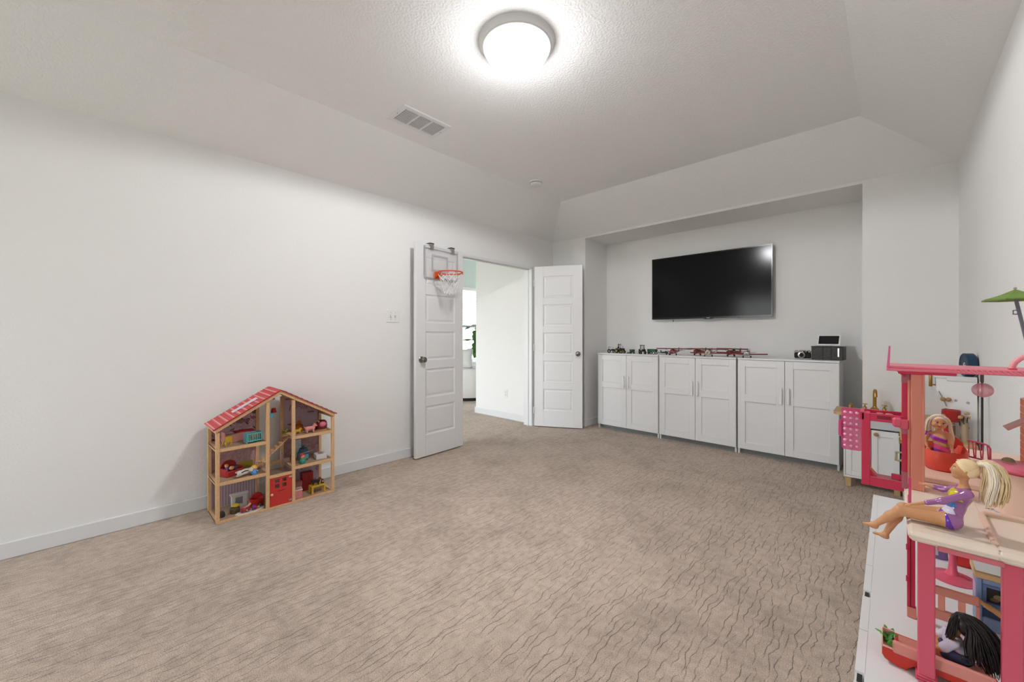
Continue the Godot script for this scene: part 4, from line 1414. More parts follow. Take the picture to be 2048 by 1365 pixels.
# little four-legged animal
func beast(o: Node3D, L: float, m: Material, head: Material, y0 := 0.0) -> void:
	part(o, "body", m, func(st):
		var bones := [[Vector3(0, y0 + L * 0.42, -L * 0.3), Vector3(0, y0 + L * 0.44, L * 0.25), L * 0.20, L * 0.19]]
		for sx in [-1.0, 1.0]:
			for zz in [-0.3, 0.25]: bones.append([Vector3(sx * L * 0.13, y0 + L * 0.33, zz * L), Vector3(sx * L * 0.14, y0 + L * 0.06, zz * L), L * 0.085, L * 0.07])
		bones.append([Vector3(0, y0 + L * 0.46, -L * 0.46), Vector3(0, y0 + L * 0.62, -L * 0.56), L * 0.05, L * 0.035])
		skin(st, bones, L * 0.08, L * 0.045))
	var h := part(o, "head", head, func(st): skin(st, [[Vector3(0, y0 + L * 0.5, L * 0.22), Vector3(0, y0 + L * 0.68, L * 0.40), L * 0.12, L * 0.16], [Vector3(0, y0 + L * 0.66, L * 0.42), Vector3(0, y0 + L * 0.6, L * 0.56), L * 0.1, L * 0.075], [Vector3(-L * 0.12, y0 + L * 0.8, L * 0.36), Vector3(-L * 0.15, y0 + L * 0.86, L * 0.35), L * 0.055, L * 0.035], [Vector3(L * 0.12, y0 + L * 0.8, L * 0.36), Vector3(L * 0.15, y0 + L * 0.86, L * 0.35), L * 0.055, L * 0.035]], L * 0.06, L * 0.045))
	for k in [-1.0, 1.0]: part(h, "eye", M.black, func(st): ball(st, Vector3(k * L * 0.085, y0 + L * 0.72, L * 0.54), Vector3.ONE * L * 0.022, Basis.IDENTITY, 8, 6))

func doll_house_toys() -> void:
	# ---- top floor, left room
	var y: float = WF[2]
	var pk := mk("b97a70", 0.6)
	var b := toy("toy_bed", "dusty pink toy bed with red blanket in the top room under the roof", "toy bed", -0.205, y, -0.165, 4)
	part(b, "frame", pk, func(st):
		bx(st, Vector3(-0.085, 0.0, 0.034), Vector3(0.085, 0.056, 0.040), 0.002)
		bx(st, Vector3(-0.085, 0.0, -0.040), Vector3(0.085, 0.056, -0.034), 0.002)
		bx(st, Vector3(-0.091, 0.0, -0.040), Vector3(-0.085, 0.072, 0.040), 0.002)
		bx(st, Vector3(0.085, 0.0, -0.040), Vector3(0.091, 0.062, 0.040), 0.002)
		bx(st, Vector3(-0.085, 0.012, -0.034), Vector3(0.085, 0.020, 0.034)))
	part(b, "mattress", mk("e0d2cc", 0.9), func(st): box(st, Vector3(0, 0.036, 0), Vector3(0.168, 0.032, 0.066), 0.006))
	part(b, "blanket", mk("a32b2b", 0.9), func(st): box(st, Vector3(0.03, 0.056, 0), Vector3(0.11, 0.014, 0.070), 0.006))
	part(b, "pillow", mk("d9b9b5", 0.9), func(st): pillow(st, 0.04, 0.05, 0.018, XF(Vector3(-0.06, 0.060, 0), -90, 90)))
	var c := toy("toy_chair", "yellow toy chair beside the dusty pink bed", "toy chair", -0.292, y + 0.001, -0.055, 200)
	var yl := mk("c9a321", 0.5)
	part(c, "seat", yl, func(st): bx(st, Vector3(-0.02, 0.026, -0.018), Vector3(0.02, 0.030, 0.018), 0.001))
	part(c, "backrest", yl, func(st): bx(st, Vector3(-0.02, 0.030, -0.018), Vector3(0.02, 0.062, -0.014), 0.001))
	for sx in [-1.0, 1.0]:
		for sz in [-1.0, 1.0]: part(c, "leg", yl, func(st): cyl(st, Vector3(sx * 0.020, 0, sz * 0.019), Vector3(sx * 0.015, 0.027, sz * 0.013), 0.0035, 8))
	var cr := toy("toy_crib", "turquoise slatted toy crib in the top room with a toy inside", "toy crib", -0.150, y, -0.058, 8)
	var tq := mk("62b3b5", 0.5)
	for x in [-0.043, 0.043]: part(cr, "end_board", tq, func(st): bx(st, Vector3(x - 0.002, 0, -0.03), Vector3(x + 0.002, 0.066, 0.03), 0.001))
	for z in [-0.028, 0.028]:
		part(cr, "rail", tq, func(st):
			bx(st, Vector3(-0.042, 0.056, z - 0.002), Vector3(0.042, 0.063, z + 0.002), 0.0008)
			bx(st, Vector3(-0.042, 0.008, z - 0.002), Vector3(0.042, 0.016, z + 0.002), 0.0008))
		for k in 8: part(cr, "slat", tq, func(st): bx(st, Vector3(-0.040 + k * 0.0108, 0.014, z - 0.0015), Vector3(-0.0355 + k * 0.0108, 0.058, z + 0.0015)))
	part(cr, "base", tq, func(st): bx(st, Vector3(-0.041, 0.010, -0.027), Vector3(0.041, 0.014, 0.027)))
	var tn := toy("toy_bear", "small tan toy animal lying in the turquoise crib", "toy animal", -0.138, y + 0.014, -0.056, 90)
	beast(tn, 0.055, mk("c7893c", 0.8), mk("c7893c", 0.8))
	# ---- middle floor, left room
	y = WF[1]
	var so := toy("toy_sofa", "red toy armchair with round back in the middle left room", "toy sofa", -0.255, y, -0.13, 20)
	var rd := mk("a5231f", 0.6)
	part(so, "backrest", rd, func(st): prism(st, [Vector2(-0.05, 0.0), Vector2(0.05, 0.0), Vector2(0.05, 0.05)] + arc_pts(Vector2(0, 0.05), 0.05, 0, 180, 14, 0.042).slice(1), -0.04, -0.03))
	part(so, "seat", rd, func(st): box(st, Vector3(0, 0.019, 0.008), Vector3(0.100, 0.038, 0.072), 0.005))
	for k in [-1.0, 1.0]: part(so, "armrest", rd, func(st): box(st, Vector3(k * 0.048, 0.026, 0.005), Vector3(0.010, 0.052, 0.066), 0.004))
	peg("purple figure with golden curls sitting on the red toy armchair", -0.285, y + 0.039, -0.105, 10, "6b3fa0", "c4913a", 0.046)
	peg("dark purple figure with sandy hair lying across the red armchair", -0.232, y + 0.040, -0.105, -60, "3a2140", "b78a52", 0.05, true)
	var bo := toy("toy_bench", "mustard yellow toy bench with high back beside the red armchair", "toy bench", -0.165, y, -0.155, 6)
	var my := mk("a8922c", 0.55)
	part(bo, "backrest", my, func(st): bx(st, Vector3(-0.042, 0.02, -0.014), Vector3(0.042, 0.062, -0.010), 0.001))
	part(bo, "seat", my, func(st): bx(st, Vector3(-0.042, 0.022, -0.010), Vector3(0.042, 0.026, 0.018), 0.001))
	for k in [-1.0, 1.0]: part(bo, "leg", my, func(st): bx(st, Vector3(k * 0.040 - 0.003, 0.0, -0.012), Vector3(k * 0.040 + 0.003, 0.023, 0.016), 0.001))
	var dg := toy("toy_dog", "white toy animal with black marks tipped on its side in the middle room", "toy animal", -0.215, y + 0.024, -0.045, 118)
	dg.rotate_object_local(Vector3(0, 0, 1), deg_to_rad(70))
	beast(dg, 0.085, mk("dcd6d0", 0.6), mk("cfc9c3", 0.6), -0.02)
	part(dg, "stripe", M.black, func(st): tube(st, [Vector3(0.0, 0.0335, -0.028), Vector3(0.004, 0.035, -0.004), Vector3(0.0, 0.034, 0.02)], 0.003, 6), "black stripe")
	peg("blond figure in blue dress standing near the stairs in the middle room", -0.150, y, -0.030, 0, "5fa3d8", "e3b420", 0.064, false, "3f86c4")
	# ---- ground floor, left room
	y = WF[0]
	var fp := toy("toy_fireplace", "light grey toy fireplace on the ground floor", "toy fireplace", -0.205, y, -0.165, 0)
	part(fp, "surround", mk("d3d0ce", 0.6), func(st): ring_frame(st, 0.085, 0.090, 0.020, -0.015, 0.010, XF(Vector3(0, 0.0455, 0))))
	part(fp, "mantel", mk("d8d5d3", 0.6), func(st): box(st, Vector3(0, 0.091, 0), Vector3(0.104, 0.010, 0.036), 0.002))
	part(fp, "opening", mk("9d9aa0", 0.8), func(st): bx(st, Vector3(-0.024, 0.0, -0.014), Vector3(0.024, 0.064, -0.010)))
	var st1 := toy("toy_stool", "dark olive round toy stool with yellow cushion by the fireplace", "toy stool", -0.245, y, -0.085, 0)
	part(st1, "seat", mk("4a3f1f", 0.6), func(st): lathe(st, [Vector2(0, 0), Vector2(0.026, 0), Vector2(0.028, 0.004), Vector2(0.028, 0.030), Vector2(0.024, 0.035), Vector2(0, 0.036)], Transform3D(), 20))
	part(st1, "cushion", mk("b89a1e", 0.7), func(st): ball(st, Vector3(0.006, 0.045, 0), Vector3(0.022, 0.012, 0.020)))
	var dk := toy("toy_pot", "small black round toy beside the front corner post", "toy pot", -0.318, y, -0.07, 0)
	part(dk, "body", mk("2b2824", 0.6), func(st): lathe(st, [Vector2(0, 0), Vector2(0.016, 0), Vector2(0.020, 0.010), Vector2(0.017, 0.026), Vector2(0.012, 0.030), Vector2(0, 0.030)], Transform3D(), 16))
	part(dk, "lid", mk("3a352d", 0.5), func(st): ball(st, Vector3(0, 0.033, 0), Vector3(0.012, 0.006, 0.012)))
	var ru := toy("toy_rug", "white fluffy toy rug on the ground floor", "toy rug", -0.170, y - 0.0004, -0.040, 8)
	part(ru, "pile", mk("dcd8d2", 0.98), func(st):
		var q := []
		for i in 26:
			var a := TAU * i / 26
			q.append(Vector2(cos(a) * 0.085 * (1 + 0.07 * sin(i * 2.9)), sin(a) * 0.033 * (1 + 0.09 * sin(i * 4.1))))
		prism(st, q, -0.006, 0.0, Transform3D(Basis(Vector3.RIGHT, PI / 2), Vector3.ZERO)))
	part(ru, "backing", mk("b9b2a8", 0.98), func(st): box(st, Vector3(0, 0.0008, 0), Vector3(0.11, 0.0016, 0.04), 0.0))
	peg("figure with red hair and red dress lying on the white toy rug", -0.222, y + 0.007, -0.036, 70, "a32430", "8e1f1c", 0.055, true)
	peg("figure in red and purple with black hair lying on the white toy rug", -0.160, y + 0.007, -0.030, 100, "b5283a", "1d1a1c", 0.055, true, "6b3a9c")
	var tb := toy("toy_bathtub", "red toy bathtub shaped like a scoop near the entrance", "toy bathtub", -0.118, y, -0.095, -15)
	part(tb, "tub", mk("b3201e", 0.35), func(st):
		lathe(st, [Vector2(0, 0), Vector2(0.030, 0.0), Vector2(0.036, 0.008), Vector2(0.042, 0.042), Vector2(0.045, 0.056), Vector2(0.039, 0.056), Vector2(0.032, 0.014), Vector2(0, 0.012)], XF(Vector3(0, 0.0, 0)), 22, Vector2(1.0, 0.75)))
	part(tb, "backrest", mk("b3201e", 0.35), func(st): prism(st, arc_pts(Vector2(0, 0.05), 0.034, 0, 180, 12, 0.034), -0.032, -0.026))
	var pp := toy("toy_slide", "pale pink toy slide piece leaning against the red bathtub", "toy piece", -0.172, y + 0.004, -0.088, 12)
	part(pp, "arm", mk("dba08f", 0.5), func(st): tube(st, [Vector3(-0.03, 0.010, 0.0), Vector3(0.0, 0.016, 0), Vector3(0.026, 0.032, -0.004)], [0.009, 0.010, 0.008], 10, false, 0.6))
	part(pp, "tip", mk("d58e80", 0.5), func(st): ball(st, Vector3(-0.032, 0.010, 0), Vector3(0.010, 0.007, 0.008)))
	# ---- top floor, right room
	y = WF[2]
	var gr := toy("toy_frog", "olive green small toy animal behind the second front post on the top floor", "toy animal", 0.060, y + 0.006, -0.12, 40)
	beast(gr, 0.04, mk("8a8a2a", 0.6), mk("93902c", 0.6))
	var ya := toy("toy_lion", "yellow toy animal on the top floor beside the pink house toy", "toy animal", 0.130, y, -0.075, 90)
	beast(ya, 0.05, mk("d6a91f", 0.5), mk("d6a91f", 0.5))
	var br := toy("toy_dome", "orange brown stepped toy mound at the back of the top right room", "toy block", 0.165, y, -0.165, 0)
	part(br, "mound", mk("9c5316", 0.6), func(st): lathe(st, [Vector2(0, 0), Vector2(0.042, 0), Vector2(0.040, 0.020), Vector2(0.028, 0.030), Vector2(0.028, 0.044), Vector2(0.016, 0.052), Vector2(0, 0.052)], Transform3D(), 18))
	part(br, "ball", mk("a35a1a", 0.6), func(st): ball(st, Vector3(0.006, 0.062, 0), Vector3.ONE * 0.014))
	var ph := toy("toy_horse", "pink patterned toy animal lying on the top floor edge", "toy animal", 0.205, y, -0.045, 84)
	beast(ph, 0.075, mk("e0948c", 0.55), mk("dc8a84", 0.55))
	for k in 7: part(ph, "spot", mk("a33b45", 0.6), func(st): ball(st, Vector3(0.0148, 0.026 + 0.008 * (k % 3), -0.026 + k * 0.0075), Vector3(0.002, 0.003, 0.003), Basis.IDENTITY, 8, 6), "dark red spot")
	var bl := toy("toy_ball", "dark plum round toy next to the pink patterned animal", "toy ball", 0.255, y, -0.105, 0)
	part(bl, "shell", mk("2a1a1d", 0.5), func(st): ball(st, Vector3(0, 0.017, 0), Vector3.ONE * 0.017))
	part(bl, "band", mk("40262a", 0.5), func(st): lathe(st, [Vector2(0.0172, 0.014), Vector2(0.0176, 0.017), Vector2(0.0172, 0.020)], Transform3D(), 18))
	var ht := toy("toy_chest", "shiny brown and pink rounded toy head at the open end of the top floor", "toy", 0.298, y, -0.085, 10)
	part(ht, "base", mk("b98f52", 0.5), func(st): lathe(st, [Vector2(0, 0), Vector2(0.043, 0), Vector2(0.043, 0.008), Vector2(0, 0.009)], Transform3D(), 24))
	part(ht, "hood", mk("6e2626", 0.35), func(st): lathe(st, [Vector2(0, 0.008), Vector2(0.036, 0.008), Vector2(0.040, 0.03), Vector2(0.037, 0.058), Vector2(0.026, 0.070), Vector2(0, 0.074)], Transform3D(), 24))
	part(ht, "face", mk("d9718a", 0.4), func(st): ball(st, Vector3(-0.006, 0.044, 0.026), Vector3(0.026, 0.022, 0.018)))
	part(ht, "trim", mk("c99a4d", 0.45), func(st): tube(st, [Vector3(-0.03, 0.062, 0.022), Vector3(-0.036, 0.074, 0.012), Vector3(-0.028, 0.07, 0.02)], 0.006, 8))
	# ---- middle floor, right room
	y = WF[1]
	var sv := toy("toy_cooker", "teal blue rounded toy cooker on the middle right floor", "toy cooker", 0.185, y, -0.125, 0)
	part(sv, "body", mk("2f6377", 0.5), func(st): box(st, Vector3(0, 0.034, 0), Vector3(0.076, 0.062, 0.056), 0.012))
	part(sv, "top", mk("2a586b", 0.5), func(st): lathe(st, [Vector2(0, 0.064), Vector2(0.034, 0.064), Vector2(0.026, 0.086), Vector2(0.01, 0.092), Vector2(0.008, 0.102), Vector2(0, 0.103)], Transform3D(), 20))
	part(sv, "oven_door", mk("6f94a3", 0.4), func(st): bx(st, Vector3(-0.026, 0.012, 0.027), Vector3(0.026, 0.044, 0.030), 0.001))
	part(sv, "rail", mk("c9a98c", 0.5), func(st): tube(st, [Vector3(-0.03, 0.056, 0.034), Vector3(0.055, 0.066, 0.034)], 0.0018, 6))
	var cd := toy("toy_fridge", "thin white toy panel standing behind the teal cooker", "toy panel", 0.168, y, -0.205, 0)
	part(cd, "panel", mk("d4dbde", 0.5), func(st): bx(st, Vector3(-0.026, 0, -0.004), Vector3(0.026, 0.135, 0.004), 0.001))
	part(cd, "print", mk("bcd0d4", 0.6), func(st): bx(st, Vector3(-0.018, 0.09, 0.004), Vector3(0.018, 0.125, 0.0046)))
	peg("figure with bright red hair and green skirt standing on the middle right floor", 0.152, y, -0.045, 12, "3f9d86", "c1241d", 0.070, false, "2f8a78")
	var wb := toy("toy_table", "white box shaped toy counter at the open end of the middle floor", "toy table", 0.288, y, -0.085, -6)
	part(wb, "body", mk("dad6d4", 0.5), func(st): box(st, Vector3(0, 0.017, 0), Vector3(0.072, 0.034, 0.085), 0.002))
	part(wb, "hob", mk("8a8684", 0.5), func(st): bx(st, Vector3(-0.014, 0.034, -0.03), Vector3(0.020, 0.0348, 0.02)))
	var ps := toy("toy_armchair", "pale pink toy chair at the back of the middle right room", "toy chair", 0.065, y, -0.165, 0)
	part(ps, "seat", mk("c79c9b", 0.6), func(st): box(st, Vector3(0.012, 0.016, 0), Vector3(0.05, 0.032, 0.036), 0.003))
	part(ps, "backrest", mk("c79c9b", 0.6), func(st): box(st, Vector3(-0.010, 0.034, 0), Vector3(0.012, 0.062, 0.036), 0.003))
	# ---- ground floor, right room
	y = WF[0]
	var wd := toy("toy_wardrobe", "tall red toy wardrobe in the ground floor right room", "toy wardrobe", 0.222, y, -0.165, 0)
	part(wd, "body", mk("8f1d1b", 0.55), func(st): box(st, Vector3(0, 0.066, 0), Vector3(0.076, 0.132, 0.05), 0.002))
	for k in [-1.0, 1.0]:
		var d := part(wd, "door", mk("9c211f", 0.5), func(st): bx(st, Vector3(k * 0.0185 - 0.0175, 0.006, 0.025), Vector3(k * 0.0185 + 0.0175, 0.128, 0.0275), 0.001))
		part(d, "knob", mk("7a5a40", 0.5), func(st): ball(st, Vector3(k * 0.005, 0.065, 0.029), Vector3.ONE * 0.0024, Basis.IDENTITY, 8, 6))
	var cb := toy("toy_cupboard", "low dusty pink toy cupboard beside the red wardrobe", "toy cupboard", 0.150, y, -0.150, 0)
	part(cb, "body", mk("ad7070", 0.6), func(st): box(st, Vector3(0, 0.042, 0), Vector3(0.062, 0.084, 0.04), 0.003))
	part(cb, "door", mk("b57a78", 0.6), func(st): bx(st, Vector3(-0.024, 0.012, 0.020), Vector3(0.024, 0.074, 0.0215), 0.001))
	var bg := toy("toy_bag", "pink toy gift bag with white rim near the red front door", "toy bag", 0.125, y, -0.045, -10)
	part(bg, "bag", mk("d98a86", 0.6), func(st):
		box(st, Vector3(0, 0.028, 0), Vector3(0.046, 0.056, 0.034), 0.001))
	part(bg, "rim", mk("e6ddd8", 0.6), func(st):
		for k in 9: ball(st, Vector3(-0.022 + k * 0.0055, 0.058, 0.017), Vector3(0.0038, 0.0042, 0.002), Basis.IDENTITY, 8, 6)
		for k in 9: ball(st, Vector3(-0.022 + k * 0.0055, 0.058, -0.017), Vector3(0.0038, 0.0042, 0.002), Basis.IDENTITY, 8, 6)
		ring_frame(st, 0.046, 0.034, 0.002, 0.0, 0.006, Transform3D(Basis(Vector3.RIGHT, -PI / 2), Vector3(0, 0.056, 0))))
	part(bg, "filling", mk("c9a08c", 0.7), func(st):
		for k in 4: ball(st, Vector3(-0.012 + k * 0.008, 0.066 + 0.003 * (k % 2), 0.002), Vector3(0.007, 0.008, 0.007)))
	var ty := toy("toy_desk", "yellow toy table with arched legs at the open end of the ground floor", "toy table", 0.258, y, -0.062, 0)
	var yy := mk("d0a81e", 0.5)
	part(ty, "table_top", yy, func(st): bx(st, Vector3(-0.048, 0.046, -0.034), Vector3(0.048, 0.054, 0.034), 0.002))
	for sx in [-1.0, 1.0]:
		for sz in [-1.0, 1.0]: part(ty, "leg", yy, func(st): bx(st, Vector3(sx * 0.042 - 0.006, 0, sz * 0.028 - 0.006), Vector3(sx * 0.042 + 0.006, 0.047, sz * 0.028 + 0.006), 0.001))
	var bb := toy("toy_monkey", "black and brown furry toy animal lying on the yellow toy table", "toy animal", 0.250, y + 0.054, -0.060, 66)
	beast(bb, 0.062, mk("2a231c", 0.9), mk("5c4a30", 0.9))
	var tl := toy("toy_shell", "small dark brown toy with pale face standing at the end of the yellow table", "toy animal", 0.296, y + 0.054, -0.060, 20)
	part(tl, "body", mk("4a1f18", 0.5), func(st): lathe(st, [Vector2(0, 0), Vector2(0.010, 0), Vector2(0.011, 0.016), Vector2(0.005, 0.030), Vector2(0, 0.034)], Transform3D(), 14))
	part(tl, "face", mk("c9b9a2", 0.6), func(st): ball(st, Vector3(-0.004, 0.016, 0.008), Vector3(0.006, 0.007, 0.005)))

# ---------------------------------------------------------------- white corner play kitchen
func toy_kitchen() -> void:
	var W: Material = M.white
	var wd: Material = M.light_wood
	var k := thing("play_kitchen", "white corner play kitchen with wooden counter, gold tap and wooden legs", "play kitchen", Vector3.ZERO)
	# sink side against the return wall, facing the room
	var x0 := -0.262
	var x1 := 0.345
	var zf := -4.0
	var zb := ZB + 0.018
	part(k, "body", W, func(st):
		bx(st, Vector3(x0, 0.075, zb), Vector3(x0 + 0.016, 0.545, zf - 0.012), 0.002)
		bx(st, Vector3(x0, 0.075, zb), Vector3(x1, 0.090, zf), 0.002)
		bx(st, Vector3(x0, 0.075, zb), Vector3(x1, 0.545, zb + 0.012))
		bx(st, Vector3(x0, 0.086, zf - 0.014), Vector3(x0 + 0.010, 0.548, zf), 0.001))
	part(k, "apron", mk("cfd0d6", 0.45), func(st): bx(st, Vector3(x0 + 0.010, 0.468, zf - 0.014), Vector3(x1, 0.548, zf - 0.002), 0.002))
	for e in [[x0 + 0.013, -0.108, 0.0], [-0.102, 0.050, 1.0]]:
		var d := part(k, "door", W, func(st):
			var a: float = e[0]
			var b: float = e[1]
			bx(st, Vector3(a, 0.092, zf - 0.013), Vector3(a + 0.035, 0.458, zf), 0.001)
			bx(st, Vector3(b - 0.035, 0.092, zf - 0.013), Vector3(b, 0.458, zf), 0.001)
			bx(st, Vector3(a + 0.035, 0.092, zf - 0.013), Vector3(b - 0.035, 0.130, zf), 0.001)
			bx(st, Vector3(a + 0.035, 0.415, zf - 0.013), Vector3(b - 0.035, 0.458, zf), 0.001))
		part(d, "door_panel", W, func(st): bx(st, Vector3(e[0] + 0.034, 0.128, zf - 0.012), Vector3(e[1] - 0.034, 0.417, zf - 0.006)))
		if e[2] > 0.0:
			part(d, "knob", mk("a98a5e", 0.5), func(st): lathe(st, [Vector2(0, 0), Vector2(0.006, 0), Vector2(0.006, 0.008), Vector2(0.013, 0.012), Vector2(0.014, 0.018), Vector2(0.009, 0.023), Vector2(0, 0.024)], Transform3D(Basis(Vector3.RIGHT, PI / 2), Vector3(-0.076, 0.432, zf)), 18), "wooden knob")
	part(k, "door_gap_strip", M.black, func(st): bx(st, Vector3(-0.107, 0.092, zf - 0.013), Vector3(-0.103, 0.458, zf - 0.008)))  # black strip filling the gap between the two doors
	for x in [x0 + 0.010, 0.02]:
		for z in [zf - 0.045, zb + 0.01]:
			part(k, "leg", wd, func(st): bx(st, Vector3(x, 0.0, z), Vector3(x + 0.034, 0.076, z + 0.034), 0.002))
	part(k, "counter", wd, func(st):
		var q := [Vector2(x1, -zb), Vector2(x1, -zf - 0.012), Vector2(-0.26, -zf - 0.012)]
		q.append_array(arc_pts(Vector2(-0.27, -zf - 0.012 + 0.055), 0.055, -90, -180, 8))
		q.append(Vector2(-0.325, -zb))
		for i in q.size(): q[i] = Vector2(q[i].x, q[i].y)
		prism(st, q, -0.571, -0.549, Transform3D(Basis(Vector3(1, 0, 0), Vector3(0, 0, -1), Vector3(0, -1, 0)), Vector3.ZERO)))
	part(k, "sink_edge", mk("8b7a52", 0.4, 0.5), func(st):
		ring_frame(st, 0.24, 0.17, 0.012, 0.0, 0.005, Transform3D(Basis(Vector3.RIGHT, -PI / 2), Vector3(-0.07, 0.571, -4.09))))
	var f := part(k, "tap", M.gold, func(st):
		lathe(st, [Vector2(0, 0), Vector2(0.026, 0), Vector2(0.026, 0.022), Vector2(0.014, 0.032), Vector2(0.013, 0.04), Vector2(0, 0.04)], XF(Vector3(-0.088, 0.571, -4.20)), 16)
		tube(st, [Vector3(-0.088, 0.60, -4.20), Vector3(-0.088, 0.70, -4.20), Vector3(-0.087, 0.728, -4.19), Vector3(-0.085, 0.738, -4.172), Vector3(-0.083, 0.730, -4.150), Vector3(-0.082, 0.69, -4.145)], [0.011, 0.011, 0.011, 0.011, 0.011, 0.012], 12), "gold curved tap")
	for x in [-0.145, -0.032]:
		part(f, "tap_handle", M.gold, func(st):
			cyl(st, Vector3(x, 0.571, -4.21), Vector3(x, 0.60, -4.21), 0.012, 12)
			cyl(st, Vector3(x, 0.60, -4.21), Vector3(x, 0.625, -4.21), 0.005, 10)
			tube(st, [Vector3(x - 0.016, 0.622, -4.21), Vector3(x + 0.016, 0.622, -4.21)], 0.004, 8))
	part(k, "soap_bottle", M.gold, func(st): lathe(st, [Vector2(0, 0), Vector2(0.013, 0), Vector2(0.013, 0.05), Vector2(0.006, 0.055), Vector2(0.006, 0.066), Vector2(0, 0.067)], XF(Vector3(-0.225, 0.571, -4.10)), 14))
	# cooker side against the near wall: front towards -x, closed end board with screws towards the viewer
	var ze := -3.40
	var xf := 0.062
	part(k, "cooker_body", W, func(st):
		bx(st, Vector3(xf, 0.075, zf + 0.02), Vector3(0.342, 0.548, ze + 0.12), 0.002))
	part(k, "cooker_counter", wd, func(st): bx(st, Vector3(xf - 0.018, 0.549, zf - 0.01), Vector3(0.342, 0.571, ze + 0.14), 0.003))
	for z in [-3.66, -3.55, -3.47]:
		part(k, "cooker_knob", M.gold, func(st): lathe(st, [Vector2(0, 0), Vector2(0.018, 0), Vector2(0.018, 0.006), Vector2(0.012, 0.010), Vector2(0.012, 0.022), Vector2(0, 0.023)], Transform3D(Basis(Vector3(0, 0, 1), PI / 2), Vector3(xf, 0.50 + (0.012 if z < -3.6 else 0.0), z)), 14))
	part(k, "oven_handle", mk("a89878", 0.45), func(st):
		tube(st, [Vector3(xf, 0.435, -3.46), Vector3(xf - 0.035, 0.435, -3.46), Vector3(xf - 0.035, 0.385, -3.46), Vector3(xf, 0.385, -3.46)], 0.008, 8))
	part(k, "oven_window", mk("2a2a2c", 0.15), func(st): bx(st, Vector3(xf - 0.004, 0.20, -3.85), Vector3(xf, 0.36, -3.55), 0.001))
	# upper end board: narrow at the top, widening on a slant towards the counter
	part(k, "end_board", W, func(st):
		var q := [Vector2(0.236, 0.571), Vector2(0.236, 0.758), Vector2(0.196, 0.842), Vector2(0.194, 0.918), Vector2(0.352, 0.918), Vector2(0.352, 0.571)]
		prism(st, q, ze - 0.012, ze))
	part(k, "upper_cabinet", mk("e3e3e2", 0.45), func(st):
		bx(st, Vector3(0.205, 0.80, zf - 0.2), Vector3(0.352, 0.90, ze - 0.014), 0.001)
		bx(st, Vector3(0.186, 0.918, zf - 0.2), Vector3(0.352, 0.930, ze + 0.006), 0.002)
		bx(st, Vector3(0.236, 0.904, ze - 0.002), Vector3(0.352, 0.919, ze + 0.006), 0.001))
	part(k, "handle_bar", M.gold, func(st):
		cyl(st, Vector3(0.174, 0.862, ze - 0.03), Vector3(0.174, 0.96, ze - 0.03), 0.0075, 12)
		cyl(st, Vector3(0.174, 0.873, ze - 0.03), Vector3(0.198, 0.873, ze - 0.03), 0.004, 8), "gold bar handle")
	part(k, "hook_bar", mk("9aa0a5", 0.3, 0.6), func(st): bx(st, Vector3(0.193, 0.866, ze - 0.04), Vector3(0.201, 0.945, ze - 0.025)))
	part(k, "wood_knob", mk("a9825a", 0.5), func(st):
		for x in [0.222, 0.244]: ball(st, Vector3(x, 0.795, ze + 0.004), Vector3(0.012, 0.012, 0.012))
		cyl(st, Vector3(0.222, 0.795, ze + 0.004), Vector3(0.244, 0.795, ze + 0.004), 0.006, 8), "small wooden knob")
	part(k, "metal_scoop", mk("a7a29a", 0.3, 0.7), func(st):
		tube(st, [Vector3(0.205, 0.84, ze + 0.004), Vector3(0.222, 0.80, ze + 0.005), Vector3(0.236, 0.755, ze + 0.008)], [0.004, 0.006, 0.004], 8, false, 0.4)
		prism(st, [Vector2(0.216, 0.735), Vector2(0.236, 0.745), Vector2(0.238, 0.700), Vector2(0.226, 0.690), Vector2(0.214, 0.70)], ze + 0.002, ze + 0.012))
	for e in [[0.272, 0.792], [0.318, 0.785], [0.318, 0.642]]:
		part(k, "screw_cap", mk("b5b3b0", 0.5), func(st): lathe(st, [Vector2(0.007, 0), Vector2(0.007, 0.0012), Vector2(0.003, 0.0018), Vector2(0.0028, 0.0006), Vector2(0, 0.0006)], Transform3D(Basis(Vector3.RIGHT, PI / 2), Vector3(e[0], e[1], ze)), 14))
	# hanging pots and wooden tools in front of the end board
	var pot := thing("toy_pot", "red toy pot with wooden side handles hanging on the play kitchen end board", "toy pot", Vector3(0.250, 0.712, ze + 0.060))
	part(pot, "pot", mk("a81f1c", 0.35), func(st): lathe(st, [Vector2(0, -0.034), Vector2(0.028, -0.034), Vector2(0.034, -0.022), Vector2(0.038, 0.029), Vector2(0.035, 0.032), Vector2(0.032, 0.029), Vector2(0, 0.024)], Transform3D(), 26))
	for s in [-1.0, 1.0]:
		part(pot, "handle", mk("c79a6c", 0.5), func(st): ball(st, Vector3(s * 0.032, -0.002, 0.022), Vector3(0.012, 0.010, 0.010)), "wooden handle")
	var c2 := thing("toy_canister", "red toy canister with dark lid standing behind the doll's head", "toy canister", Vector3(0.222, 0.571, ze + 0.10))
	part(c2, "can", mk("b0201d", 0.4), func(st): lathe(st, [Vector2(0, 0), Vector2(0.024, 0), Vector2(0.025, 0.003), Vector2(0.025, 0.062), Vector2(0.020, 0.076), Vector2(0, 0.078)], XF(Vector3(0, 0, 0)), 20))
	part(c2, "lid", mk("574b3c", 0.6), func(st): lathe(st, [Vector2(0, 0.076), Vector2(0.018, 0.076), Vector2(0.018, 0.090), Vector2(0, 0.092)], XF(Vector3(0, 0, 0)), 16))
	part(c2, "emblem", mk("d9534a", 0.5), func(st): ball(st, Vector3(0, 0.036, 0.0245), Vector3(0.006, 0.006, 0.0015)))
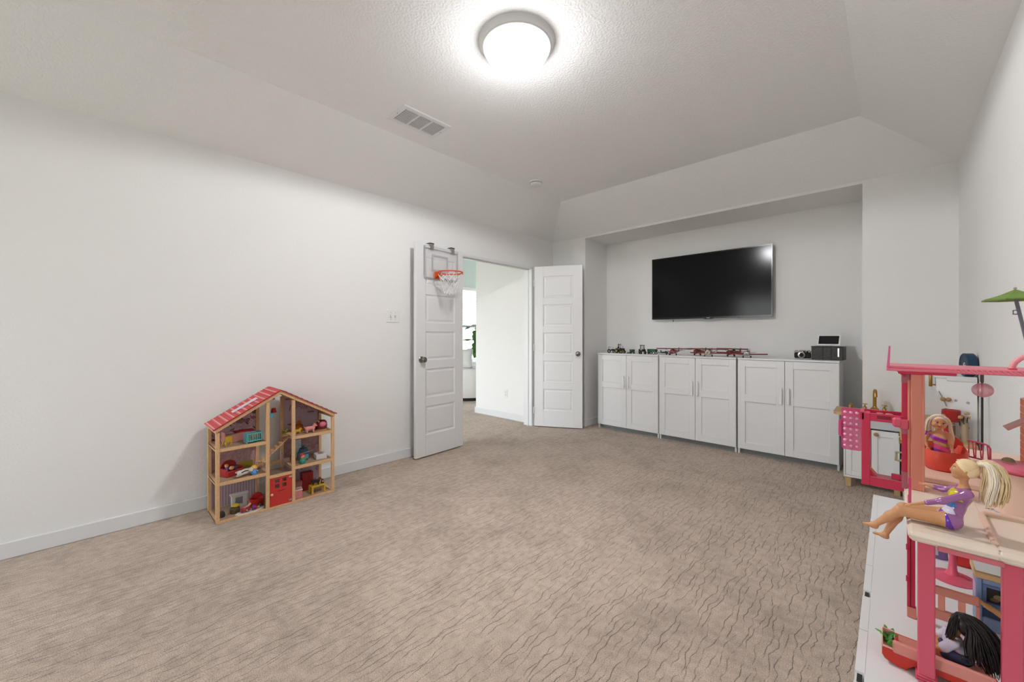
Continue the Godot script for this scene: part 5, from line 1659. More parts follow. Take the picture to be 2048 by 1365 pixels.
	for e in [[0.253, 0.024, "brown wooden toy roller with white bands beside the red pot", 0.0, "9c7444"], [0.300, 0.026, "pale wooden toy bottle with blue strings round its neck", 0.012, "b3a083"]]:
		var t := thing("wooden_utensil", e[2], "wooden toy", Vector3(e[0], 0.5715, ze + 0.035 + e[3]), 0.0, "wooden kitchen toys by the end board")
		part(t, "handle", mk(e[4], 0.6), func(st): lathe(st, [Vector2(0, 0), Vector2(e[1] * 0.62, 0), Vector2(e[1] * 0.62, 0.10), Vector2(e[1] * 0.5, 0.125), Vector2(e[1] * 0.35, 0.13), Vector2(0, 0.13)], Transform3D(), 18))
		if e[3] == 0.0:
			for q in 4: part(t, "band", mk("dedcd6", 0.5), func(st): lathe(st, [Vector2(e[1] * 0.64, 0.082 + q * 0.008), Vector2(e[1] * 0.70, 0.084 + q * 0.008), Vector2(e[1] * 0.64, 0.086 + q * 0.008)], Transform3D(), 18))
		else:
			part(t, "crossbar", mk("c2a180", 0.6), func(st):
				tube(st, [Vector3(-0.024, 0.142, 0.006), Vector3(0.022, 0.136, 0.006)], 0.008, 8)
				ball(st, Vector3(0.010, 0.158, 0.0), Vector3(0.012, 0.010, 0.010)))
			for q in 3: part(t, "cord", mk("2a3050", 0.7), func(st): tube(st, [Vector3(-0.016 + q * 0.014, 0.14, 0.012), Vector3(-0.020 + q * 0.014, 0.11, 0.020), Vector3(-0.018 + q * 0.016, 0.09 + 0.01 * q, 0.019)], 0.0022, 6), "dark blue cord")
	# round clock lying on its side face on top of the end board
	var c := thing("toy_clock", "blue drum shaped toy clock with pale face on the play kitchen top", "clock", Vector3(0.336, 0.930 + 0.0665, ze - 0.05), deg_to_rad(10))
	var B := Transform3D(Basis(Vector3(0, 0, 1), PI / 2), Vector3.ZERO)
	part(c, "drum", mk("143a55", 0.45), func(st): lathe(st, [Vector2(0, -0.010), Vector2(0.060, -0.010), Vector2(0.066, -0.005), Vector2(0.066, 0.030), Vector2(0.063, 0.033), Vector2(0.060, 0.030), Vector2(0, 0.028)], B, 40))
	part(c, "face", printed(128, 128, "d9dbd8", func(im):
		for q in 12: dot(im, 64 + sin(q * TAU / 12) * 48, 64 - cos(q * TAU / 12) * 48, 4, 4, Color("6a6c6c"))
		for q in 34: dot(im, 64 + q * 0.9, 64 - q * 0.4, 2, 2, Color("3a3a3a"))
		for q in 24: dot(im, 64 - q * 0.3, 64 - q * 1.1, 2.5, 2.5, Color("3a3a3a"))), func(st):
		var p := Vector3(-0.0285, 0, 0)
		st.set_smooth_group(-1)
		for i in 32:
			var a := TAU * i / 32
			var b := TAU * (i + 1) / 32
			for v in [[0.0, 0.0], [cos(a), sin(a)], [cos(b), sin(b)]]:
				st.set_uv(Vector2(0.5 + 0.5 * v[0], 0.5 - 0.5 * v[1]))
				st.add_vertex(p + Vector3(0, v[1] * 0.060, v[0] * 0.060)))
	# slim dark pole standing by the end board
	var pl := thing("slim_pole", "thin black pole standing upright beside the play kitchen", "pole", Vector3(0.335, 0, -3.08))
	part(pl, "shaft", M.black, func(st): cyl(st, Vector3(0, 0.01, 0), Vector3(0, 0.965, 0), 0.0045, 12))
	part(pl, "base", M.black, func(st): lathe(st, [Vector2(0, 0), Vector2(0.022, 0), Vector2(0.022, 0.006), Vector2(0.010, 0.014), Vector2(0, 0.014)], Transform3D(), 18))
	part(pl, "cap", M.black, func(st): ball(st, Vector3(0, 0.966, 0), Vector3(0.005, 0.005, 0.005)))

# ---------------------------------------------------------------- low white unit and the pink doll house standing on it
func rr_plan(cx: float, cz: float, y: float, w: float, d: float, r: float) -> Array:
	var o := []
	for p in round_rect(w, d, r, 4): o.append(Vector3(cx + p.x, y, cz + p.y))
	return o

func pink_doll_house() -> void:
	var u := thing("storage_unit", "low white storage unit with finger notches carrying the pink doll house", "storage unit", Vector3(0, 0, 0))
	var x0 := -0.055
	var x1 := 0.340
	var z0 := -2.412
	var z1 := -0.62
	part(u, "top", M.cab, func(st): bx(st, Vector3(x0 + 0.0158, UT - 0.018, z0), Vector3(x1, UT, z1), 0.0006))
	part(u, "body", M.cab, func(st):
		bx(st, Vector3(x0 + 0.03, 0.0, z0 + 0.002), Vector3(x1, UT - 0.018, z0 + 0.018))
		bx(st, Vector3(x0 + 0.03, 0.0, z1 - 0.018), Vector3(x1, UT - 0.018, z1 - 0.002))
		bx(st, Vector3(x1 - 0.012, 0.0, z0), Vector3(x1, UT - 0.018, z1))
		bx(st, Vector3(x0 + 0.03, 0.0, z0), Vector3(x1, 0.05, z1)))
	var edges := [z0, -1.66, -1.285, -0.92, z1]
	for i in 4:
		part(u, "drawer_front", M.cab, func(st):
			var a: float = edges[i] + 0.001
			var b: float = edges[i + 1] - 0.001
			var m := (a + b) / 2
			var q := [Vector2(a, 0.055), Vector2(b, 0.055), Vector2(b, UT + 0.0005)]
			for k in 9:
				var t := PI * k / 8.0
				q.append(Vector2(m + cos(t) * 0.018, UT + 0.0005 - (sin(t) * 0.013)))
			q.append(Vector2(a, UT + 0.0005))
			prism(st, q, x0, x0 + 0.016, Transform3D(Basis(Vector3(0, 0, 1), Vector3(0, 1, 0), Vector3(1, 0, 0)), Vector3.ZERO)))
		part(u, "notch_shade", mk("26282a", 0.6), func(st):  # dark fill standing in for the shade inside each finger notch
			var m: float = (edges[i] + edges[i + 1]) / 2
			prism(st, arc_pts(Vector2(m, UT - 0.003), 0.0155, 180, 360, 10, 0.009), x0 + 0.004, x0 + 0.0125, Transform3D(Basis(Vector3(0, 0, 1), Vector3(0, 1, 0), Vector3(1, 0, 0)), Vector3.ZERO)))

	var h := thing("pink_dollhouse", "large pink and peach plastic doll house on the white storage unit", "doll house", Vector3.ZERO)
	var pink := mk("d9586f", 0.38)
	var rose := mk("d4707a", 0.4)
	var crim := mk("c92a4e", 0.35)
	var salmon := mk("d98672", 0.42)
	var peach := mk("efcdb8", 0.45)
	var cream := mk("ecdcc9", 0.45)
	var mauve := mk("b0606e", 0.4)
	var hot := glassy("ee4f8f", 0.62, 0.15)
	# lower storey posts
	part(h, "post", pink, func(st):
		bx(st, Vector3(0.041, UT + 0.0006, -1.189), Vector3(0.0665, 0.752, -1.172), 0.002)
		for k in 3: bx(st, Vector3(0.038, UT + 0.004 + k * 0.005, -1.1905), Vector3(0.0695, UT + 0.0065 + k * 0.005, -1.169), 0.001))
	part(h, "post", pink, func(st): bx(st, Vector3(0.152, UT + 0.0006, -1.189), Vector3(0.178, 0.752, -1.172), 0.002))
	part(h, "post", mk("9c3346", 0.4), func(st): bx(st, Vector3(0.176, UT + 0.0006, -1.188), Vector3(0.182, 0.752, -1.178), 0.001))
	part(h, "post", crim, func(st):
		bx(st, Vector3(0.031, 0.475, -1.438), Vector3(0.037, 0.748, -1.424), 0.001)
		bx(st, Vector3(0.037, 0.475, -1.438), Vector3(0.046, 0.748, -1.428), 0.001)
		for k in 3: bx(st, Vector3(0.029, 0.54 + k * 0.08, -1.426), Vector3(0.034, 0.555 + k * 0.08, -1.421), 0.001))
	part(h, "post_foot", salmon, func(st): bx(st, Vector3(0.031, UT + 0.0006, -1.440), Vector3(0.048, 0.476, -1.423), 0.001))
	# upper floor: cream slab with a sunken basin, peach behind
	var zf := -1.150
	part(h, "floor_slab", cream, func(st):
		bx(st, Vector3(0.028, 0.745, -1.47), Vector3(0.150, PT, zf), 0.005)
		bx(st, Vector3(0.145, 0.745, -1.47), Vector3(0.345, PT, -1.372), 0.002)
		bx(st, Vector3(0.145, 0.745, -1.190), Vector3(0.345, PT, zf), 0.005))
	part(h, "floor_rim", cream, func(st):
		bx(st, Vector3(0.026, 0.754, -1.46), Vector3(0.345, 0.7605, zf + 0.003), 0.002)
		tube(st, [Vector3(0.044, PT, zf - 0.012), Vector3(0.345, PT, zf - 0.012)], 0.0018, 6))
	part(h, "under_lip", rose, func(st): bx(st, Vector3(0.068, 0.738, zf - 0.004), Vector3(0.152, 0.7475, zf + 0.001), 0.0015))
	part(h, "basin", mk("e6d3b8", 0.4), func(st):
		bx(st, Vector3(0.148, 0.728, -1.374), Vector3(0.345, 0.734, -1.188))
		bx(st, Vector3(0.146, 0.730, -1.374), Vector3(0.1505, PT - 0.001, -1.188))
		bx(st, Vector3(0.148, 0.730, -1.376), Vector3(0.345, PT - 0.001, -1.3715))
		bx(st, Vector3(0.148, 0.730, -1.191), Vector3(0.345, PT - 0.001, -1.187)))
	part(h, "basin_rim", peach, func(st):
		tube(st, [Vector3(0.345, PT + 0.002, -1.376), Vector3(0.165, PT + 0.002, -1.376), Vector3(0.152, PT + 0.002, -1.372), Vector3(0.147, PT + 0.002, -1.360), Vector3(0.145, PT + 0.002, -1.188)], 0.0052, 10))
	for e in [[0.172, -1.425, 0.014, 0.003, "77726f"], [0.178, -1.418, 0.017, 0.003, "b9cbe0"], [0.185, -1.412, 0.014, 0.004, "9fb9d6"], [0.190, -1.398, 0.017, 0.004, "e58f8a"], [0.196, -1.392, 0.014, 0.003, "e07f7f"], [0.215, -1.408, 0.02, 0.0012, "8e8a86"], [0.205, -1.384, 0.012, 0.0035, "4b4446"], [0.188, -1.384, 0.008, 0.0045, "d98d84"]]:
		part(h, "sticker", mk(e[4], 0.5), func(st): lathe(st, [Vector2(1, 0), Vector2(1, 0.0004), Vector2(0, 0.0004)], Transform3D(Basis(Vector3(0, 1, 0), 0.35) * Basis.from_scale(Vector3(e[2], 1, e[3])), Vector3(e[0], PT, e[1])), 16))
	# step up to the bathing place
	part(h, "step", peach, func(st):
		bx(st, Vector3(0.030, 0.745, -1.96), Vector3(0.345, PT + 0.0, -1.47), 0.003)
		bx(st, Vector3(0.062, PT, -1.96), Vector3(0.345, 0.781, -1.56), 0.003)
		bx(st, Vector3(0.175, 0.780, -1.96), Vector3(0.345, 0.796, -1.615), 0.003)
		bx(st, Vector3(0.062, 0.780, -1.96), Vector3(0.1745, 0.796, -1.81), 0.003))
	# corner post of the upper storey with its clips
	part(h, "corner_post", salmon, func(st):
		bx(st, Vector3(0.0385, PT, -1.505), Vector3(0.0640, 1.066, -1.460), 0.002)
		bx(st, Vector3(0.033, 0.775, -1.490), Vector3(0.0395, 1.05, -1.464), 0.0025)
		bx(st, Vector3(0.0600, PT, -1.462), Vector3(0.0640, 1.066, -1.457), 0.001))
	part(h, "post_side", crim, func(st): bx(st, Vector3(0.022, 0.80, -1.500), Vector3(0.036, 1.04, -1.472), 0.001))
	for e in [[1.04, 1.068], [0.905, 0.935], [0.762, 0.806]]:
		part(h, "post_clip", mauve, func(st): bx(st, Vector3(0.0215, e[0], -1.502), Vector3(0.038, e[1], -1.468), 0.001))
	# balcony window: deep open frame hinged on the post
	var fx0 := -0.058
	var fx1 := 0.026
	var fy0 := 0.752
	var fy1 := 0.951
	part(h, "window_surround", mk("cf3355", 0.36), func(st):
		bx(st, Vector3(fx0, fy0, -1.515), Vector3(fx0 + 0.018, fy1, -1.470), 0.0015)
		bx(st, Vector3(fx0 + 0.017, fy0, -1.515), Vector3(fx1, fy0 + 0.024, -1.470), 0.0015)
		bx(st, Vector3(fx0 + 0.017, fy1 - 0.021, -1.478), Vector3(fx1, fy1, -1.470), 0.001)
		bx(st, Vector3(fx0 + 0.004, fy1 - 0.020, -1.525), Vector3(fx1, fy1 + 0.004, -1.518), 0.001)
		prism(st, [Vector2(fx0 + 0.017, fy0 + 0.023), Vector2(fx0 + 0.034, fy0 + 0.023), Vector2(fx0 + 0.017, fy0 + 0.044)], -1.512, -1.480)
		prism(st, [Vector2(fx1, fy0 + 0.023), Vector2(fx1 - 0.014, fy0 + 0.023), Vector2(fx1, fy0 + 0.040)], -1.512, -1.480))
	part(h, "window_ledge", rose, func(st): bx(st, Vector3(fx0 + 0.018, fy0 + 0.0235, -1.513), Vector3(fx1, fy0 + 0.0255, -1.472)))
	part(h, "window_catch", crim, func(st): bx(st, Vector3(0.002, fy0 + 0.028, -1.490), Vector3(0.026, fy0 + 0.040, -1.478), 0.001))
	part(h, "hinge_clip", pink, func(st):
		bx(st, Vector3(0.004, 0.922, -1.475), Vector3(0.024, 0.948, -1.458), 0.005)
		bx(st, Vector3(0.018, 0.920, -1.478), Vector3(0.034, 0.944, -1.460), 0.001))
	for x in [-0.020, -0.002]: part(h, "clip_stud", rose, func(st): ball(st, Vector3(x, fy1 + 0.001, -1.474), Vector3(0.008, 0.003, 0.005)))
	part(h, "slot", mk("8c1431", 0.5), func(st): bx(st, Vector3(-0.026, fy1 - 0.013, -1.4702), Vector3(0.002, fy1 - 0.004, -1.4692)))
	# see-through studded shutter
	var sh := part(h, "shutter", glassy("f0489b", 0.55, 0.12), func(st):
		prism(st, round_rect(0.047, 0.124, 0.007), -0.0015, 0.0015, XF(Vector3(-0.0825, 0.888, -1.545)))
		prism(st, round_rect(0.012, 0.05, 0.004), -0.0015, 0.0015, XF(Vector3(-0.107, 0.888, -1.545))), "see-through magenta shutter with rows of shiny studs")
	part(h, "shutter_hinge", crim, func(st): bx(st, Vector3(-0.062, 0.932, -1.548), Vector3(-0.052, 0.953, -1.470), 0.001))
	for r in 7:
		for c in 3:
			part(sh, "stud", mk("ffc4e4", 0.12), func(st): ball(st, Vector3(-0.0975 + c * 0.0135, 0.838 + r * 0.0165, -1.543), Vector3(0.0045, 0.004, 0.003), Basis.IDENTITY, 10, 6))
	part(h, "marker_strip", glassy("f0508c", 0.7, 0.2), func(st):
		bx(st, Vector3(0.0315, PT, -1.342), Vector3(0.0365, 0.826, -1.337), 0.0008)
		bx(st, Vector3(0.030, PT, -1.336), Vector3(0.033, 0.786, -1.331), 0.0008))
	# roof
	var ry := 1.0715
	part(h, "roof", mk("e8788c", 0.4), func(st):
		bx(st, Vector3(-0.008, ry, -1.62), Vector3(0.345, ry + 0.007, -1.450), 0.0015)
		bx(st, Vector3(-0.002, ry + 0.006, -1.615), Vector3(0.345, ry + 0.0125, -1.456), 0.002))
	part(h, "roof_lining", crim, func(st):
		bx(st, Vector3(0.015, ry - 0.0065, -1.60), Vector3(0.118, ry, -1.4515), 0.001)
		prism(st, [Vector2(0.012, ry), Vector2(0.026, ry), Vector2(0.026, ry - 0.016)], -1.50, -1.462))
	part(h, "roof_fin", glassy("ef6aa6", 0.65, 0.2), func(st): prism(st, [Vector2(-0.007, ry + 0.006), Vector2(-0.001, ry + 0.006), Vector2(0.0005, ry + 0.065), Vector2(-0.003, ry + 0.066)], -1.475, -1.452))
	for k in 22:
		part(h, "roof_rib", mk("f08ea0", 0.4), func(st): box(st, Vector3(0.118 + k * 0.0085, ry + 0.0065, -1.4505), Vector3(0.0026, 0.0125, 0.0026), 0.001, Basis(Vector3(0, 0, 1), deg_to_rad(52))))
	part(h, "roof_handle", mk("f2a0a4", 0.4), func(st):
		var pts := []
		for i in 13: pts.append(Vector3(0.245 - cos(PI * i / 12) * 0.036, ry + 0.012 + sin(PI * i / 12) * 0.036, -1.50))
		tube(st, pts, 0.0055, 10))
	part(h, "handle_foot", mk("d9455c", 0.4), func(st): bx(st, Vector3(0.203, ry + 0.012, -1.508), Vector3(0.216, ry + 0.016, -1.490), 0.001))
	part(h, "pendant_rod", mk("5d5557", 0.5), func(st): cyl(st, Vector3(0.163, 1.05, -1.50), Vector3(0.163, ry + 0.001, -1.50), 0.0032, 10))
	part(h, "pendant_globe", glassy("e39bab", 0.55, 0.12), func(st): ball(st, Vector3(0.164, 1.031, -1.50), Vector3(0.0185, 0.0175, 0.0185), Basis.IDENTITY, 24, 14), "see-through pink lamp globe")
	# brick coloured chimney column and its sloping tray
	for k in 14:
		part(h, "brick_row", mk("e2744f", 0.45), func(st): bx(st, Vector3(0.2335, PT + 0.0005 + k * 0.0175, -1.585), Vector3(0.335, PT + 0.0172 + k * 0.0175, -1.535), 0.0012))
	part(h, "chimney_core", mk("f0c7b0", 0.5), func(st): bx(st, Vector3(0.2342, PT, -1.584), Vector3(0.334, 1.011, -1.5358)))
	part(h, "tray", glassy("cf7b78", 0.75, 0.3), func(st): box(st, Vector3(0.228, 0.966, -1.50), Vector3(0.074, 0.004, 0.05), 0.001, Basis(Vector3(0, 0, 1), deg_to_rad(38))))
	# railing by the tub
	part(h, "railing", mk("d9607c", 0.38), func(st):
		tube(st, [Vector3(0.165, 0.858, -1.770), Vector3(0.196, 0.853, -1.76), Vector3(0.203, 0.850, -1.757), Vector3(0.206, 0.842, -1.755), Vector3(0.206, 0.797, -1.755)], 0.0024, 8)
		tube(st, [Vector3(0.165, 0.810, -1.770), Vector3(0.206, 0.806, -1.755)], 0.0024, 8))
	for k in 6: part(h, "railing_bar", mk("d9607c", 0.38), func(st): tube(st, [Vector3(0.167 + k * 0.0068, 0.857 - k * 0.0010, -1.770 + k * 0.002), Vector3(0.168 + k * 0.0064 + (0.003 if k % 2 else -0.001), 0.810, -1.769 + k * 0.002)], 0.0016, 6))
	# bathing tub on the step
	var tb := thing("toy_tub", "coral red open toy hot tub with a blonde doll sitting in it", "toy tub", Vector3(0, 0.0006, 0))
	var cor := mk("e4523f", 0.4)
	part(tb, "tub", cor, func(st):
		var cz := -1.712
		loft(st, [rr_plan(0.112, cz, 0.781, 0.070, 0.13, 0.030), rr_plan(0.112, cz, 0.785, 0.080, 0.14, 0.034), rr_plan(0.113, cz, 0.836, 0.092, 0.156, 0.038), rr_plan(0.113, cz, 0.838, 0.089, 0.153, 0.038), rr_plan(0.113, cz, 0.836, 0.085, 0.149, 0.036), rr_plan(0.112, cz, 0.790, 0.070, 0.128, 0.030)]))
	part(tb, "backrest", cor, func(st): prism(st, [Vector2(0.118, 0.83), Vector2(0.159, 0.83), Vector2(0.157, 0.845), Vector2(0.145, 0.858), Vector2(0.125, 0.872), Vector2(0.110, 0.872)], -1.785, -1.775))
	# pink topped counter
	var pt := thing("toy_counter", "round peach toy counter with pink top behind the ponytail doll", "toy table", Vector3(0.222, 0, -1.432))
	part(pt, "base", peach, func(st): lathe(st, [Vector2(0, PT + 0.0005), Vector2(0.050, PT + 0.0005), Vector2(0.046, PT + 0.01), Vector2(0.046, 0.862), Vector2(0, 0.862)], Transform3D(), 32))
	part(pt, "table_top", mk("d9647f", 0.35), func(st): lathe(st, [Vector2(0, 0.862), Vector2(0.057, 0.862), Vector2(0.060, 0.866), Vector2(0.057, 0.872), Vector2(0.052, 0.873), Vector2(0, 0.873)], Transform3D(), 36))
	part(pt, "under_rim", crim, func(st): lathe(st, [Vector2(0.046, 0.858), Vector2(0.056, 0.859), Vector2(0.057, 0.862), Vector2(0.046, 0.862)], Transform3D(), 36))
	var bn := thing("toy_bun", "small brown dome on the pink toy counter", "toy food", Vector3(0.197, 0.8735, -1.45))
	part(bn, "dome", mk("7c6a52", 0.6), func(st): ball(st, Vector3(0, 0.002, 0), Vector3(0.0105, 0.0085, 0.0105)))
	part(bn, "plate", mk("c7b49a", 0.5), func(st): lathe(st, [Vector2(0, 0), Vector2(0.012, 0), Vector2(0.0125, 0.001), Vector2(0, 0.0012)], Transform3D(), 18))
	# green parasol on the roof
	var pa := thing("toy_parasol", "green toy parasol with tilted grey pole above the pink doll house roof", "toy parasol", Vector3(0.2168, 0, -1.52))
	part(pa, "canopy", mk("6f8f3c", 0.6), func(st):
		flat(st)
		var n := 8
		var top := Vector3(0, 1.276, 0)
		for i in n:
			var a := TAU * (i + 0.5) / n
			var b := TAU * (i + 1.5) / n
			var A := Vector3(cos(a) * 0.055, 1.252, sin(a) * 0.055)
			var B := Vector3(cos(b) * 0.055, 1.252, sin(b) * 0.055)
			var mA := Vector3(cos(a) * 0.026, 1.2625, sin(a) * 0.026)
			var mB := Vector3(cos(b) * 0.026, 1.2625, sin(b) * 0.026)
			quad(st, A, B, mB, mA, Vector3.UP)
			tri(st, mA, mB, top, Vector3.UP)
			var dn := Vector3(0, -0.003, 0)
			quad(st, A + dn, B + dn, mB + dn, mA + dn, Vector3.DOWN)
			tri(st, mA + dn, mB + dn, top + dn, Vector3.DOWN)
			quad(st, A, B, B + dn, A + dn, A + B - 2 * Vector3(0, 1.252, 0)))
	part(pa, "finial", mk("a9a9a4", 0.5), func(st): ball(st, Vector3(0, 1.278, 0), Vector3(0.003, 0.003, 0.003)))
	part(pa, "pole", mk("6f6f78", 0.45), func(st):
		tube(st, [Vector3(0.0, 1.258, 0), Vector3(0.014, 1.17, 0.0), Vector3(0.0268, ry + 0.0145, 0.0)], 0.0034, 10)
		cyl(st, Vector3(0, 1.252, 0), Vector3(0, 1.262, 0), 0.006, 12))
	part(pa, "crank", mk("6f6f78", 0.45), func(st): tube(st, [Vector3(0.005, 1.226, 0), Vector3(-0.003, 1.225, 0), Vector3(-0.003, 1.216, 0), Vector3(0.006, 1.216, 0)], 0.0014, 6))

	# ---- lower storey furniture, standing on the unit
	var tl := thing("tulip_table", "pink toy table with round foot under the doll house floor", "toy table", Vector3(0.133, UT + 0.0005, -1.741))
	part(tl, "foot", mk("dd5873", 0.35), func(st): lathe(st, [Vector2(0, 0), Vector2(0.052, 0), Vector2(0.052, 0.002), Vector2(0.030, 0.006), Vector2(0.016, 0.012), Vector2(0.010, 0.024), Vector2(0.0075, 0.05), Vector2(0.0075, 0.16), Vector2(0, 0.16)], Transform3D(), 36))
	part(tl, "table_top", mk("dd5873", 0.35), func(st): lathe(st, [Vector2(0, 0.160), Vector2(0.05, 0.160), Vector2(0.052, 0.164), Vector2(0.05, 0.168), Vector2(0, 0.168)], Transform3D(), 36))
	var dr := thing("toy_dress", "lilac and white doll dresses standing behind the pink table", "doll dress", Vector3(0.112, UT + 0.0005, -1.87))
	part(dr, "dress", mk("7d6aa0", 0.5), func(st): lathe(st, [Vector2(0, 0), Vector2(0.022, 0), Vector2(0.020, 0.03), Vector2(0.012, 0.06), Vector2(0.014, 0.08), Vector2(0, 0.084)], Transform3D(), 18, Vector2(1, 0.5)))
	part(dr, "sash", mk("cfc8dc", 0.4), func(st): lathe(st, [Vector2(0, 0), Vector2(0.012, 0), Vector2(0.010, 0.05), Vector2(0.006, 0.07), Vector2(0, 0.07)], XF(Vector3(-0.012, 0.012, 0.012)), 14, Vector2(1, 0.4)))
	part(dr, "collar", mk("e0dae6", 0.4), func(st): lathe(st, [Vector2(0, 0), Vector2(0.010, 0), Vector2(0.009, 0.06), Vector2(0, 0.07)], XF(Vector3(0.030, 0.016, 0.0)), 14, Vector2(1, 0.4)))
	var rb := thing("toy_cabinet", "bright red toy cabinet with pale edge at the back of the lower storey", "toy cabinet", Vector3(0.172, UT + 0.0005, -1.86), deg_to_rad(4))
	part(rb, "case", mk("c92a28", 0.4), func(st): box(st, Vector3(0, 0.045, 0), Vector3(0.05, 0.09, 0.03), 0.002))
	part(rb, "edge", mk("e9cfc9", 0.5), func(st): bx(st, Vector3(-0.030, 0.012, 0.008), Vector3(-0.0255, 0.06, 0.017), 0.001))
	part(rb, "door", mk("d2302c", 0.4), func(st): bx(st, Vector3(-0.022, 0.006, 0.0152), Vector3(0.022, 0.084, 0.017), 0.001))
	var so := thing("toy_stove", "blue toy stove with tan worktop and dark oven window", "toy stove", Vector3(0.153, UT + 0.0005, -1.49))
	var blu := mk("7f93bb", 0.45)
	part(so, "body", blu, func(st):
		bx(st, Vector3(0, 0, -0.062), Vector3(0.010, 0.122, 0), 0.002)
		bx(st, Vector3(0.010, 0, -0.062), Vector3(0.066, 0.030, 0), 0.002)
		bx(st, Vector3(0.010, 0.052, -0.062), Vector3(0.066, 0.062, 0), 0.001)
		bx(st, Vector3(0.010, 0.110, -0.062), Vector3(0.066, 0.122, 0), 0.001)
		bx(st, Vector3(0.060, 0, -0.062), Vector3(0.068, 0.122, 0), 0.001))
	part(so, "side_print", mk("c9a3c9", 0.5), func(st): bx(st, Vector3(-0.0006, 0.07, -0.05), Vector3(0, 0.105, -0.005)))
	part(so, "oven_frame", mk("5b74a3", 0.4), func(st): ring_frame(st, 0.054, 0.048, 0.006, -0.008, 0.001, XF(Vector3(0.037, 0.086, 0))))
	part(so, "oven_window", printed(128, 96, "241d1c", func(im):
		for e in [[60, 55, 26, 14, "8a7a62"], [92, 40, 14, 18, "a39a84"], [40, 70, 20, 9, "6f5648"], [100, 66, 14, 10, "584038"]]: dot(im, e[0], e[1], e[2], e[3], Color(e[4]))), func(st): sheet(st, Vector3(0.014, 0.064, -0.004), Vector3(0.062, 0.064, -0.004), Vector3(0.014, 0.110, -0.004)))
	part(so, "drawer", mk("1d3154", 0.45), func(st): bx(st, Vector3(0.010, 0.031, -0.006), Vector3(0.062, 0.051, -0.002), 0.001))
	part(so, "worktop", mk("d8b07c", 0.45), func(st): bx(st, Vector3(-0.004, 0.122, -0.075), Vector3(0.070, 0.137, 0.003), 0.002))
	part(so, "hob", mk("6b665f", 0.5), func(st): bx(st, Vector3(0.018, 0.137, -0.050), Vector3(0.066, 0.1378, -0.016)))
	var hd := thing("toy_hood", "white toy cooker hood above the blue toy stove", "toy hood", Vector3(0.150, 0.596, -1.492))
	part(hd, "hood", M.white, func(st): prism(st, [Vector2(0.0, 0.0), Vector2(0.072, 0.0), Vector2(0.072, 0.040), Vector2(-0.006, 0.040), Vector2(-0.006, 0.024)], -0.03, 0.02))
	part(hd, "flue", M.white, func(st): bx(st, Vector3(0.01, 0.040, -0.03), Vector3(0.06, 0.1485, 0.0), 0.001))
	part(hd, "pillar", M.white, func(st): bx(st, Vector3(0.03, -0.0075, -0.075), Vector3(0.06, 0.04, -0.0305), 0.001))
	var dl := thing("toy_doll_leg", "bare tan doll leg sticking out across the toy stove", "doll leg", Vector3(0.154, 0.516, -1.478))
	part(dl, "leg", mk("d99f62", 0.45), func(st): skin(st, [[Vector3(0.004, 0.004, 0), Vector3(0.018, -0.003, 0.001), 0.0045, 0.0045], [Vector3(0.018, -0.003, 0.001), Vector3(0.060, -0.026, 0.003), 0.006, 0.008], [Vector3(0.060, -0.026, 0.003), Vector3(0.075, -0.062, 0.002), 0.008, 0.009]], 0.006, 0.0014))
	part(dl, "foot", mk("d99f62", 0.45), func(st): skin(st, [[Vector3(0.006, 0.004, 0), Vector3(-0.002, 0.000, 0), 0.004, 0.0035], [Vector3(-0.001, 0.001, 0.001), Vector3(-0.004, 0.004, 0.003), 0.003, 0.002]], 0.003, 0.0009))
	var bc := thing("toy_bench", "salmon toy bench with slatted back in the lower storey", "toy bench", Vector3(0, UT + 0.0005, -1.425))
	var sal := mk("cf8272", 0.45)
	part(bc, "rail", sal, func(st): bx(st, Vector3(0.060, 0.078, -0.010), Vector3(0.152, 0.098, 0), 0.002))
	part(bc, "rail", sal, func(st): bx(st, Vector3(0.060, 0.018, -0.010), Vector3(0.152, 0.042, 0), 0.002))
	for x in [0.085, 0.118]: part(bc, "slat", mk("e2947f", 0.45), func(st): bx(st, Vector3(x, 0.040, -0.008), Vector3(x + 0.012, 0.080, -0.002), 0.001))
	for x in [0.060, 0.146]: part(bc, "leg", sal, func(st): bx(st, Vector3(x, 0, -0.010), Vector3(x + 0.006, 0.078, 0), 0.001))
	# red couch with salmon back rail and planter end
	var co := thing("toy_couch", "red toy couch with salmon back rail and planter end by the front post", "toy couch", Vector3(0, UT + 0.0004, -1.193))
	part(co, "shell", mk("c92f22", 0.35), func(st):
		var q := [Vector2(-0.013, 0.031), Vector2(-0.013, 0.016), Vector2(-0.009, 0.009), Vector2(0.000, 0.004), Vector2(0.014, 0.0005), Vector2(0.024, 0.0005), Vector2(0.030, 0.008), Vector2(0.036, 0.014), Vector2(0.046, 0.015), Vector2(0.150, 0.015), Vector2(0.150, 0.031)]
		prism(st, q, -0.075, 0.0))
	part(co, "seat", mk("d98a7c", 0.45), func(st): bx(st, Vector3(0.012, 0.024, -0.073), Vector3(0.150, 0.0315, -0.006), 0.002))
	part(co, "back_rail", mk("dc8f84", 0.42), func(st): bx(st, Vector3(0.004, 0.027, -0.008), Vector3(0.150, 0.053, 0.0025), 0.003))
	part(co, "leg", mk("e2dcda", 0.5), func(st): bx(st, Vector3(0.060, 0.0005, -0.06), Vector3(0.066, 0.016, -0.02), 0.001))
	part(co, "leg", mk("e2dcda", 0.5), func(st): bx(st, Vector3(0.136, 0.0005, -0.06), Vector3(0.142, 0.016, -0.02), 0.001))
